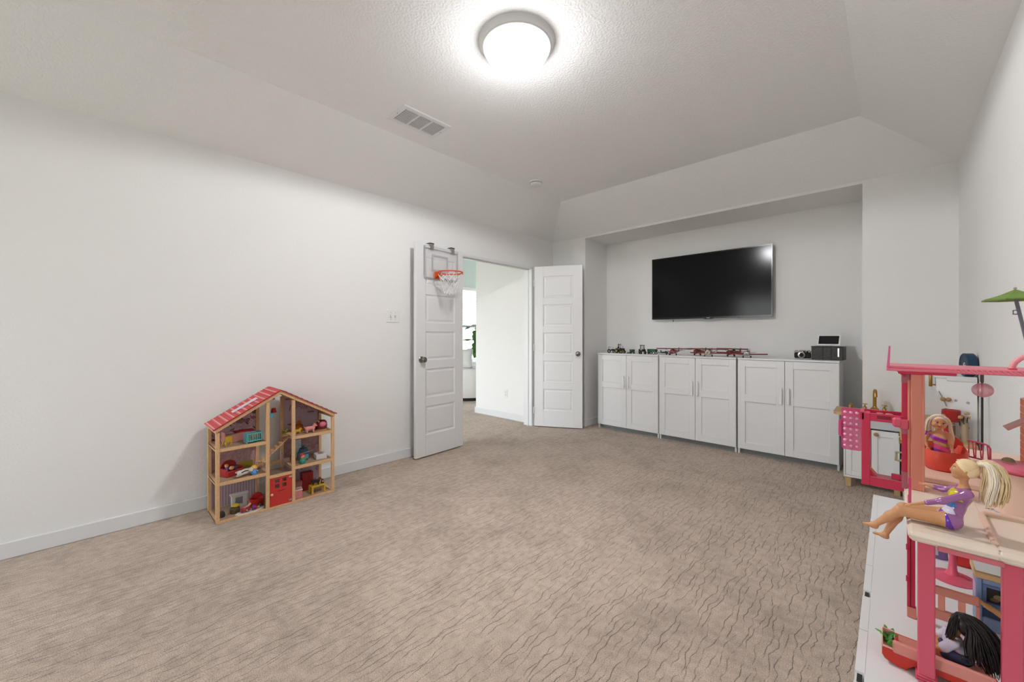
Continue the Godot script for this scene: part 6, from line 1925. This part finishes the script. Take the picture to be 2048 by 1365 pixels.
	part(co, "planter", mk("efb5aa", 0.45), func(st):
		bx(st, Vector3(-0.014, 0.030, -0.048), Vector3(0.008, 0.035, -0.001), 0.002)
		bx(st, Vector3(-0.014, 0.034, -0.048), Vector3(-0.0115, 0.049, -0.001), 0.001)
		bx(st, Vector3(0.0058, 0.034, -0.048), Vector3(0.008, 0.045, -0.001), 0.001)
		bx(st, Vector3(-0.013, 0.034, -0.048), Vector3(0.007, 0.050, -0.045), 0.001))
	var rng := RandomNumberGenerator.new()
	rng.seed = 3
	for k in 12:
		part(co, "leaf", mk(["4c9a30", "3a8028", "66b53e"][k % 3], 0.45), func(st):
			var B := Basis(Vector3.UP, k * 1.9) * Basis(Vector3(0, 0, 1), deg_to_rad(rng.randf_range(15, 60)))
			var p := Vector3(-0.003 + rng.randf_range(-0.004, 0.004), 0.036, -0.008 - (k % 6) * 0.007)
			ball(st, p + B * Vector3(0.011, 0, 0), Vector3(0.012, 0.0012, 0.0042), B, 8, 6))

# ---------------------------------------------------------------- dolls
# strands of hair as one mesh: each runs through the given guide points with its own offset
func strands(st: SurfaceTool, guide: Array, n: int, spread: Array, r: float, sd: int, squash := Vector3.ONE) -> void:
	var rng := RandomNumberGenerator.new()
	rng.seed = sd
	for k in n:
		var off := Vector3(rng.randfn(0, 0.5), rng.randfn(0, 0.5), rng.randfn(0, 0.5)).limit_length(1.0) * squash
		var cut := rng.randf_range(0.82, 1.0)
		var pts := []
		var rad := []
		var m := 9
		for i in m:
			var t := cut * i / (m - 1) * (guide.size() - 1)
			var a := int(minf(floorf(t), guide.size() - 2))
			var f := t - a
			var g0: Vector3 = guide[maxi(a - 1, 0)]
			var g1: Vector3 = guide[a]
			var g2: Vector3 = guide[a + 1]
			var g3: Vector3 = guide[mini(a + 2, guide.size() - 1)]
			var s: float = lerpf(spread[a], spread[a + 1], f)
			pts.append(g1.cubic_interpolate(g2, g0, g3, f) + off * s + Vector3(sin(k * 1.7 + i), cos(k * 2.3 + i), sin(k * 0.7 + i * 1.3)) * 0.0006)
			rad.append(r * (1.0 if i < m - 2 else 0.6))
		tube(st, pts, rad, 5)

# hand: palm and five bent fingers. T: origin at the wrist, +x along the fingers, +y out of the back of the hand, thumb towards +z * side
func hand(st: SurfaceTool, T: Transform3D, side: float, curl: float) -> void:
	var b := [[Vector3(0, 0, 0), Vector3(0.006, 0, 0.0016 * side), 0.0022, 0.0024], [Vector3(0.001, 0, 0), Vector3(0.006, 0, -0.0022 * side), 0.0020, 0.0020]]
	var out := []
	for f in 4:
		var z: float = (0.0036 - f * 0.0023) * side
		var L: float = [0.0068, 0.0076, 0.0070, 0.0054][f]
		var p := Vector3(0.0066, 0, z * 0.85)
		var q := p + Vector3(L * 0.5 * cos(curl * 0.4), -L * 0.5 * sin(curl * 0.4), z * 0.18)
		var e := q + Vector3(L * 0.5 * cos(curl), -L * 0.5 * sin(curl), z * 0.10)
		out.append([Vector3(0.003, 0, z * 0.6), p, 0.0014, 0.00115])
		out.append([p, q, 0.00115, 0.00100])
		out.append([q, e, 0.00100, 0.00075])
	out.append([Vector3(0.002, -0.0004, 0.0018 * side), Vector3(0.0052, -0.0012, 0.0052 * side), 0.0015, 0.0012])
	out.append([Vector3(0.0052, -0.0012, 0.0052 * side), Vector3(0.0088, -0.0018, 0.0062 * side), 0.0012, 0.0008])
	b.append_array(out)
	var w := []
	for e in b: w.append([T * e[0], T * e[1], e[2], e[3]])
	skin(st, w, 0.0007, 0.00055)

func frame_to(d: Vector3, up: Vector3, at: Vector3) -> Transform3D:
	var x := d.normalized()
	var y := (up - x * up.dot(x)).normalized()
	return Transform3D(Basis(x, y, x.cross(y)), at)

func dolls() -> void:
	ponytail_doll()
	bathing_doll()
	dark_haired_doll()

func ponytail_doll() -> void:
	var o := thing("doll", "blonde ponytail doll in shiny purple leotard sitting with legs over the floor edge", "doll", Vector3.ZERO)
	var sk := mk("d39a6c", 0.42)
	var HN := Vector3(0.091, 0.7835, -1.216)
	var HF := Vector3(0.090, 0.7835, -1.246)
	var W := Vector3(0.0985, 0.807, -1.231)
	var C := Vector3(0.106, 0.832, -1.231)
	var SN := Vector3(0.1125, 0.8455, -1.2075)
	var SF := Vector3(0.1105, 0.844, -1.2555)
	var N0 := Vector3(0.110, 0.850, -1.231)
	var N1 := Vector3(0.1095, 0.868, -1.231)
	var KN := Vector3(0.0155, 0.781, -1.217)
	var AN := Vector3(-0.0275, 0.735, -1.217)
	var TN := Vector3(-0.0445, 0.7345, -1.217)
	var KF := Vector3(0.0205, 0.781, -1.2445)
	var AF := Vector3(-0.0095, 0.708, -1.2445)
	var TF := Vector3(-0.0275, 0.7075, -1.2445)
	var EN := Vector3(0.0785, 0.8255, -1.199)
	var RN := Vector3(0.034, 0.806, -1.199)
	var EF := Vector3(0.0815, 0.831, -1.268)
	var RF := Vector3(0.060, 0.834, -1.268)
	var torso := [[HN, HF, 0.0165, 0.0165], [HN.lerp(HF, 0.3), W, 0.0150, 0.0112], [HN.lerp(HF, 0.7), W, 0.0150, 0.0112], [W, C, 0.0112, 0.0150], [C + Vector3(0, 0.004, 0.008), C + Vector3(0, 0.004, -0.008), 0.0125, 0.0125], [C + Vector3(-0.008, 0.002, 0.0075), C + Vector3(-0.0095, 0.001, 0.0085), 0.0085, 0.0070], [C + Vector3(-0.008, 0.002, -0.0075), C + Vector3(-0.0095, 0.001, -0.0085), 0.0085, 0.0070], [SN, SF, 0.0066, 0.0066]]
	var limbs := [[N0, N1, 0.0066, 0.0062], [C, N0, 0.012, 0.008],
		[HN, KN, 0.0148, 0.0098], [KN, KN.lerp(AN, 0.35), 0.0092, 0.0092], [KN.lerp(AN, 0.35), AN, 0.0092, 0.0050], [AN, AN + Vector3(0.004, -0.003, 0), 0.0048, 0.0038], [AN, TN, 0.0046, 0.0026],
		[HF, KF, 0.0148, 0.0098], [KF, KF.lerp(AF, 0.35), 0.0092, 0.0092], [KF.lerp(AF, 0.35), AF, 0.0092, 0.0050], [AF, AF + Vector3(0.004, -0.003, 0), 0.0048, 0.0038], [AF, TF, 0.0046, 0.0026],
		[SN, EN, 0.0066, 0.0052], [EN, RN, 0.0050, 0.0032], [SF, EF, 0.0066, 0.0052], [EF, RF, 0.0050, 0.0032]]
	part(o, "body", sk, func(st):
		skin(st, torso + limbs, 0.006, 0.0017)
		hand(st, frame_to(RN - EN + Vector3(0, 0.004, 0), Vector3.UP, RN), -1.0, 0.55)
		hand(st, frame_to(RF - EF + Vector3(-0.01, 0.002, 0), Vector3(0, 1, 0.3), RF), 1.0, 0.2))
	part(o, "knee_joint", mk("8a5a38", 0.5), func(st): ball(st, KN + Vector3(0.001, -0.003, 0.0087), Vector3(0.0011, 0.0011, 0.0008), Basis.IDENTITY, 8, 6))
	# leotard: the same trunk a touch larger, and sleeves
	var fat := func(bs: Array, d: float) -> Array:
		var q := []
		for e in bs: q.append([e[0], e[1], e[2] + d, e[3] + d])
		return q
	var sleeves := [[SN, EN, 0.0066, 0.0052], [EN, EN.lerp(RN, 0.52), 0.0050, 0.0042], [SF, EF, 0.0066, 0.0052], [EF, EF.lerp(RF, 0.55), 0.0050, 0.0042], [C, N0, 0.012, 0.008]]
	var lilac := mk("a0609c", 0.22)
	lilac.clearcoat_enabled = true
	lilac.clearcoat = 0.8
	lilac.clearcoat_roughness = 0.1
	var leo := part(o, "leotard", lilac, func(st): skin(st, fat.call(torso + sleeves, 0.0009), 0.006, 0.0015, [Plane(Vector3(-0.35, 1.0, 0).normalized(), Vector3(0.110, 0.8535, -1.231).dot(Vector3(-0.35, 1.0, 0).normalized()))]), "shiny purple leotard")
	for e in [["d7c62f", 0.826, 0.848, 0.104, "yellow front patch"], ["2f7fc9", 0.811, 0.8255, 0.0965, "blue front patch"], ["dcd6ea", 0.799, 0.8105, 0.095, "white front patch"], ["6a35b5", 0.770, 0.7985, 0.090, "violet brief"]]:
		part(leo, "patch", mk(e[0], 0.22), func(st): skin(st, fat.call(torso, 0.0015), 0.006, 0.0014, [Plane(Vector3.UP, e[2]), Plane(Vector3.DOWN, -e[1]), Plane(Vector3(1, 0.35, 0).normalized(), Vector3(e[3], (e[1] + e[2]) / 2, 0).dot(Vector3(1, 0.35, 0).normalized()))]), e[4])
	# head, seen from behind its left side; faces -x and a little down
	var hc := Vector3(0.1105, 0.889, -1.231)
	var hd := part(o, "head", sk, func(st):
		skin(st, [[hc, hc + Vector3(0.002, 0.002, 0), 0.0172, 0.0168], [hc + Vector3(-0.006, -0.005, 0), hc + Vector3(-0.0095, -0.0125, 0), 0.0125, 0.0085], [hc + Vector3(-0.0155, -0.001, 0), hc + Vector3(-0.0185, -0.0035, 0), 0.0022, 0.0022], [hc + Vector3(-0.0145, -0.0085, -0.002), hc + Vector3(-0.0145, -0.0085, 0.002), 0.0026, 0.0026], [N1 - Vector3(0, 0.002, 0), hc, 0.0062, 0.008]], 0.004, 0.001)
		for s in [-1.0, 1.0]: skin(st, [[hc + Vector3(0.0005, 0.001, s * 0.0165), hc + Vector3(0.0005, -0.004, s * 0.0160), 0.0026, 0.0018]], 0.001, 0.0006))
	for s in [-1.0, 1.0]:
		part(hd, "eye", mk("f2efec", 0.3), func(st): ball(st, hc + Vector3(-0.0150, 0.0015, s * 0.0072), Vector3(0.0016, 0.0016, 0.0030)))
		part(hd, "iris", mk("2f5a8c", 0.3), func(st): ball(st, hc + Vector3(-0.0160, 0.0015, s * 0.0070), Vector3(0.0010, 0.0014, 0.0014)))
		part(hd, "brow", mk("8a6a40", 0.6), func(st): tube(st, [hc + Vector3(-0.0160, 0.0058, s * 0.0045), hc + Vector3(-0.0150, 0.0068, s * 0.008), hc + Vector3(-0.0130, 0.0058, s * 0.0112)], 0.0006, 5))
	part(hd, "lips", mk("c9546a", 0.35), func(st): ball(st, hc + Vector3(-0.0172, -0.0088, 0), Vector3(0.0012, 0.0013, 0.0034)))
	var bl := mk("f8dcae", 0.34)
	bl.rim_enabled = true
	bl.rim = 0.4
	var hair := part(o, "hair", bl, func(st):
		skin(st, [[hc + Vector3(0.003, 0.004, 0), hc + Vector3(0.004, 0.002, 0), 0.0182, 0.0180]], 0.003, 0.0011, [Plane(Vector3(-0.86, -0.5, 0).normalized(), (hc + Vector3(-0.0065, 0.0035, 0)).dot(Vector3(-0.86, -0.5, 0).normalized()))])
		# combed back strands over the scalp
		for k in 44:
			var a := lerpf(-1.45, 1.45, k / 43.0)
			var pts := []
			for i in 8:
				var t := i / 7.0
				var front := hc + Vector3(-0.0110 + 0.006 * absf(a), 0.0158 * cos(a) + 0.003 - 0.004 * absf(a), 0.0175 * sin(a))
				var back := Vector3(0.1300, 0.9035, -1.231 + 0.002 * sin(a))
				var q := front.lerp(back, t) - (hc + Vector3(0.003, 0.003, 0))
				var rr := lerpf(maxf(q.length(), 0.0186), q.length() if t > 0.85 else 0.0190, t)
				pts.append(hc + Vector3(0.003, 0.003, 0) + q.normalized() * maxf(rr, 0.0184))
			tube(st, pts, 0.0010, 5))
	part(hair, "hair_tie", mk("e8d9b4", 0.35), func(st): lathe(st, [Vector2(0.0055, -0.003), Vector2(0.0068, 0), Vector2(0.0055, 0.003)], Transform3D(basis_y(Vector3(1, 0.45, 0)), Vector3(0.1315, 0.9045, -1.231)), 16))
	part(hair, "ponytail", bl, func(st): strands(st, [Vector3(0.128, 0.9035, -1.231), Vector3(0.138, 0.910, -1.231), Vector3(0.1475, 0.903, -1.229), Vector3(0.152, 0.882, -1.227), Vector3(0.1495, 0.856, -1.225), Vector3(0.146, 0.832, -1.224)], 420, [0.003, 0.0065, 0.0125, 0.0180, 0.0200, 0.0165], 0.00095, 5, Vector3(1.0, 0.7, 1.0)), "long blonde ponytail")
	part(hair, "highlight", mk("fff2dc", 0.3), func(st): strands(st, [Vector3(0.128, 0.9035, -1.229), Vector3(0.137, 0.9095, -1.222), Vector3(0.1445, 0.902, -1.214), Vector3(0.1475, 0.880, -1.208), Vector3(0.1435, 0.856, -1.206), Vector3(0.139, 0.834, -1.206)], 90, [0.002, 0.004, 0.006, 0.007, 0.007, 0.006], 0.0009, 15), "pale front strands of the ponytail")

func bathing_doll() -> void:
	var o := thing("doll", "platinum blonde doll in magenta top sitting in the coral hot tub", "doll", Vector3.ZERO)
	var sk := mk("dba173", 0.42)
	var z := -1.722
	var H := Vector3(0.112, 0.824, z)
	var W := Vector3(0.1085, 0.838, z + 0.002)
	var C := Vector3(0.104, 0.862, z)
	var SL := Vector3(0.0825, 0.873, z - 0.002)
	var SR := Vector3(0.1235, 0.8735, z - 0.002)
	var N0 := Vector3(0.1045, 0.878, z - 0.002)
	var N1 := Vector3(0.1045, 0.893, z)
	var ER := Vector3(0.1275, 0.849, z + 0.006)
	var RR := Vector3(0.1300, 0.832, z + 0.014)
	var EL := Vector3(0.0760, 0.850, z + 0.002)
	var RL := Vector3(0.0800, 0.834, z + 0.016)
	var torso := [[H + Vector3(-0.008, 0, 0), H + Vector3(0.008, 0, 0), 0.014, 0.014], [H, W, 0.014, 0.0108], [W, C, 0.0108, 0.0135], [C + Vector3(-0.0075, 0.001, 0.0065), C + Vector3(-0.0080, 0, 0.0085), 0.0080, 0.0068], [C + Vector3(0.0075, 0.001, 0.0065), C + Vector3(0.0080, 0, 0.0085), 0.0080, 0.0068], [SL, SR, 0.0062, 0.0062]]
	part(o, "body", sk, func(st):
		skin(st, torso + [[C, N0, 0.011, 0.0075], [N0, N1, 0.0060, 0.0058], [SL, EL, 0.0062, 0.0048], [EL, RL, 0.0047, 0.0032], [SR, ER, 0.0062, 0.0048], [ER, RR, 0.0047, 0.0032], [H + Vector3(-0.008, -0.012, 0.002), Vector3(0.098, 0.806, z + 0.055), 0.012, 0.0095], [H + Vector3(0.008, -0.012, 0.002), Vector3(0.122, 0.806, z + 0.055), 0.012, 0.0095]], 0.005, 0.0016)
		hand(st, frame_to(RR - ER, Vector3(0.3, 0.2, 1), RR), -1.0, 0.4)
		hand(st, frame_to(RL - EL, Vector3(-0.3, 0.2, 1), RL), 1.0, 0.4))
	var fat := func(bs: Array, d: float) -> Array:
		var q := []
		for e in bs: q.append([e[0], e[1], e[2] + d, e[3] + d])
		return q
	var slant := Vector3(0.35, 1.0, 0).normalized()
	var at := Vector3(0.104, 0.8655, z)
	var bands := [["a23bc4", 0.0, 0.0085, "violet band"], ["e04aa8", 0.0085, 0.0125, "pink band"], ["cfc27a", 0.0125, 0.0205, "gold band"], ["e2558c", 0.0205, 0.034, "rose band"], ["7d3aa0", 0.034, 0.052, "purple waistband"]]
	var dress := part(o, "top", mk("c84bb4", 0.28), func(st): skin(st, fat.call(torso, 0.0009), 0.005, 0.0013, [Plane(slant, at.dot(slant)), Plane(Vector3.DOWN, -0.812)]), "shiny magenta one-shoulder top")
	for e in bands:
		part(dress, "band", mk(e[0], 0.25), func(st): skin(st, fat.call(torso, 0.0015), 0.005, 0.0012, [Plane(slant, at.dot(slant) - e[1]), Plane(-slant, -(at.dot(slant) - e[2]))]), e[3])
	part(dress, "strap", mk("b544c0", 0.25), func(st): tube(st, [SL + Vector3(-0.006, -0.006, 0.004), SL + Vector3(-0.003, 0.004, 0.004), SL + Vector3(0.002, 0.006, 0), SL + Vector3(0.006, 0.002, -0.006)], [0.004, 0.005, 0.005, 0.004], 8))
	var hc := Vector3(0.1035, 0.9075, z + 0.003)
	var T := Transform3D(Basis(Vector3.UP, deg_to_rad(8)) * Basis(Vector3(0, 0, 1), deg_to_rad(-10)) * Basis.from_scale(Vector3.ONE * 1.12), hc)
	var hd := part(o, "head", sk, func(st):
		var b := []
		for e in [[Vector3(0, 0.001, -0.002), Vector3(0, 0.002, 0), 0.0160, 0.0160], [Vector3(0, -0.005, 0.004), Vector3(0, -0.0125, 0.007), 0.0120, 0.0068], [Vector3(0, -0.002, 0.0160), Vector3(0, -0.0045, 0.0178), 0.0016, 0.0018], [Vector3(-0.0075, -0.006, 0.0085), Vector3(0.0075, -0.006, 0.0085), 0.0055, 0.0055]]: b.append([T * e[0], T * e[1], e[2] * 1.12, e[3] * 1.12])
		skin(st, b, 0.004, 0.0009))
	for s in [-1.0, 1.0]:
		part(hd, "eye", mk("f4f1ee", 0.3), func(st): ball(st, T * Vector3(s * 0.0062, 0.0008, 0.0147), Vector3(0.0030, 0.0016, 0.0012), T.basis))
		part(hd, "iris", mk("27384a", 0.3), func(st): ball(st, T * Vector3(s * 0.0060, 0.0008, 0.0156), Vector3(0.0015, 0.0015, 0.0008), T.basis))
		part(hd, "lash", mk("2a1d18", 0.5), func(st): tube(st, [T * Vector3(s * 0.0032, 0.0018, 0.0158), T * Vector3(s * 0.0062, 0.0030, 0.0155), T * Vector3(s * 0.0098, 0.0022, 0.0137)], 0.0007, 5))
		part(hd, "brow", mk("9a7450", 0.5), func(st): tube(st, [T * Vector3(s * 0.0030, 0.0054, 0.0150), T * Vector3(s * 0.0062, 0.0064, 0.0144), T * Vector3(s * 0.0098, 0.0054, 0.0126)], 0.0005, 5))
	part(hd, "lips", mk("c4486a", 0.35), func(st):
		tube(st, [T * Vector3(-0.0042, -0.0078, 0.0150), T * Vector3(0, -0.0088, 0.0166), T * Vector3(0.0042, -0.0078, 0.0150)], [0.0006, 0.0013, 0.0006], 6))
	var pl := mk("f3e8d2", 0.32)
	pl.rim_enabled = true
	pl.rim = 0.4
	var hair := part(o, "hair", pl, func(st):
		skin(st, [[T * Vector3(0, 0.004, -0.004), T * Vector3(0, 0.003, -0.003), 0.0200, 0.0200]], 0.003, 0.0011, [Plane((T.basis * Vector3(0, -0.55, 0.83)).normalized(), (T * Vector3(0, 0.0065, 0.009)).dot((T.basis * Vector3(0, -0.55, 0.83)).normalized()))]))
	part(hair, "lock", pl, func(st): strands(st, [T * Vector3(0.001, 0.019, 0.004), T * Vector3(-0.011, 0.014, 0.006), T * Vector3(-0.0185, 0.002, 0.002), Vector3(0.0795, 0.882, z), Vector3(0.074, 0.862, z + 0.002)], 90, [0.003, 0.0035, 0.005, 0.0075, 0.006], 0.0010, 8))
	part(hair, "lock", pl, func(st): strands(st, [T * Vector3(0.001, 0.019, 0.004), T * Vector3(0.012, 0.0145, 0.006), T * Vector3(0.0195, 0.004, 0.002), Vector3(0.1285, 0.884, z - 0.002), Vector3(0.1325, 0.862, z - 0.004), Vector3(0.131, 0.845, z - 0.004)], 70, [0.003, 0.0035, 0.0035, 0.0035, 0.0035, 0.002], 0.0010, 9))
	part(hair, "lock", pl, func(st): strands(st, [T * Vector3(0, 0.018, -0.006), T * Vector3(0, 0.004, -0.019), Vector3(0.104, 0.872, z - 0.018), Vector3(0.104, 0.848, z - 0.018)], 60, [0.006, 0.010, 0.013, 0.012], 0.0011, 10))

func dark_haired_doll() -> void:
	var o := thing("doll", "doll with long dark brown hair and pale lilac top slumped on the red couch", "doll", Vector3(0, -0.0165, 0.004))
	var sk := mk("c98a55", 0.45)
	var z := -1.245
	var H := Vector3(0.106, 0.5195, z)
	var C := Vector3(0.096, 0.541, z)
	var SN := Vector3(0.094, 0.548, z + 0.022)
	var SF := Vector3(0.092, 0.548, z - 0.022)
	var N := Vector3(0.096, 0.556, z)
	var hc := Vector3(0.106, 0.580, z)
	var EN := Vector3(0.078, 0.530, z + 0.026)
	var RN := Vector3(0.060, 0.524, z + 0.022)
	var EF := Vector3(0.078, 0.530, z - 0.022)
	var RF := Vector3(0.058, 0.524, z - 0.014)
	var torso := [[H + Vector3(0, 0, 0.010), H + Vector3(0, 0, -0.010), 0.0150, 0.0150], [H, C, 0.0130, 0.0145], [SN, SF, 0.0066, 0.0066]]
	part(o, "body", sk, func(st):
		skin(st, torso + [[C, N, 0.012, 0.007], [N, hc, 0.0062, 0.008], [SN, EN, 0.0064, 0.005], [EN, RN, 0.005, 0.0034], [SF, EF, 0.0064, 0.005], [EF, RF, 0.005, 0.0034],
			[H + Vector3(0, -0.001, 0.012), Vector3(0.066, 0.5155, z + 0.012), 0.0138, 0.0098], [H + Vector3(0, -0.001, -0.012), Vector3(0.066, 0.5155, z - 0.012), 0.0138, 0.0098], [hc, hc + Vector3(0.001, 0.001, 0), 0.0165, 0.0165], [hc + Vector3(-0.006, -0.005, 0), hc + Vector3(-0.010, -0.012, 0), 0.012, 0.0075]], 0.006, 0.0017)
		hand(st, frame_to(RN - EN, Vector3.UP, RN), -1.0, 0.5)
		hand(st, frame_to(RF - EF, Vector3.UP, RF), 1.0, 0.5))
	part(o, "top", mk("cdc6d8", 0.5), func(st):
		var q := []
		for e in torso + [[C, N, 0.012, 0.007], [SN, SN.lerp(EN, 0.8), 0.0075, 0.0078], [SF, SF.lerp(EF, 0.8), 0.0075, 0.0078]]: q.append([e[0], e[1], e[2] + 0.0012, e[3] + 0.0012])
		skin(st, q, 0.006, 0.0016, [Plane(Vector3.UP, 0.5545)]), "pale lilac top")
	part(o, "skirt", mk("2d3152", 0.6), func(st):
		skin(st, [[H + Vector3(0.002, 0, 0.012), Vector3(0.085, 0.519, z + 0.013), 0.0158, 0.0138], [H + Vector3(0.002, 0, -0.012), Vector3(0.085, 0.519, z - 0.013), 0.0158, 0.0138]], 0.006, 0.0017, [Plane(Vector3.UP, 0.530)]), "dark blue skirt")
	for s in [-1.0, 1.0]:
		part(o, "eye", M.black, func(st): ball(st, hc + Vector3(-0.0148, 0.001, s * 0.0066), Vector3(0.0014, 0.0016, 0.0026)))
	var br := mk("1c1411", 0.38)
	br.rim_enabled = true
	br.rim = 0.25
	var hair := part(o, "hair", br, func(st):
		skin(st, [[hc + Vector3(0.004, 0.004, 0), hc + Vector3(0.006, 0.0, 0), 0.0195, 0.0195]], 0.003, 0.0012, [Plane(Vector3(-0.8, -0.6, 0).normalized(), (hc + Vector3(-0.009, 0.0, 0)).dot(Vector3(-0.8, -0.6, 0).normalized()))]))
	part(hair, "lock", br, func(st): strands(st, [hc + Vector3(-0.002, 0.018, 0), hc + Vector3(0.014, 0.016, 0.008), hc + Vector3(0.030, -0.004, 0.012), hc + Vector3(0.038, -0.035, 0.014), hc + Vector3(0.042, -0.062, 0.014)], 240, [0.006, 0.012, 0.020, 0.024, 0.016], 0.00125, 21), "long dark brown hair")
	part(hair, "lock", br, func(st): strands(st, [hc + Vector3(-0.002, 0.018, 0.003), hc + Vector3(-0.010, 0.010, 0.014), hc + Vector3(-0.014, -0.012, 0.020), hc + Vector3(-0.018, -0.028, 0.020)], 70, [0.003, 0.006, 0.008, 0.005], 0.0011, 22))
	part(hair, "lock", br, func(st): strands(st, [hc + Vector3(0.004, 0.018, 0.004), hc + Vector3(0.014, 0.004, 0.020), hc + Vector3(0.014, -0.025, 0.028), hc + Vector3(0.016, -0.050, 0.030)], 120, [0.004, 0.008, 0.012, 0.012], 0.0012, 23))
	part(hair, "curl", br, func(st):
		var pts := []
		for i in 22: pts.append(hc + Vector3(0.004 + cos(TAU * i / 18.0) * 0.0065, -0.050 + sin(TAU * i / 18.0) * 0.0055, 0.040 + i * 0.0001))
		tube(st, pts, 0.0010, 6))
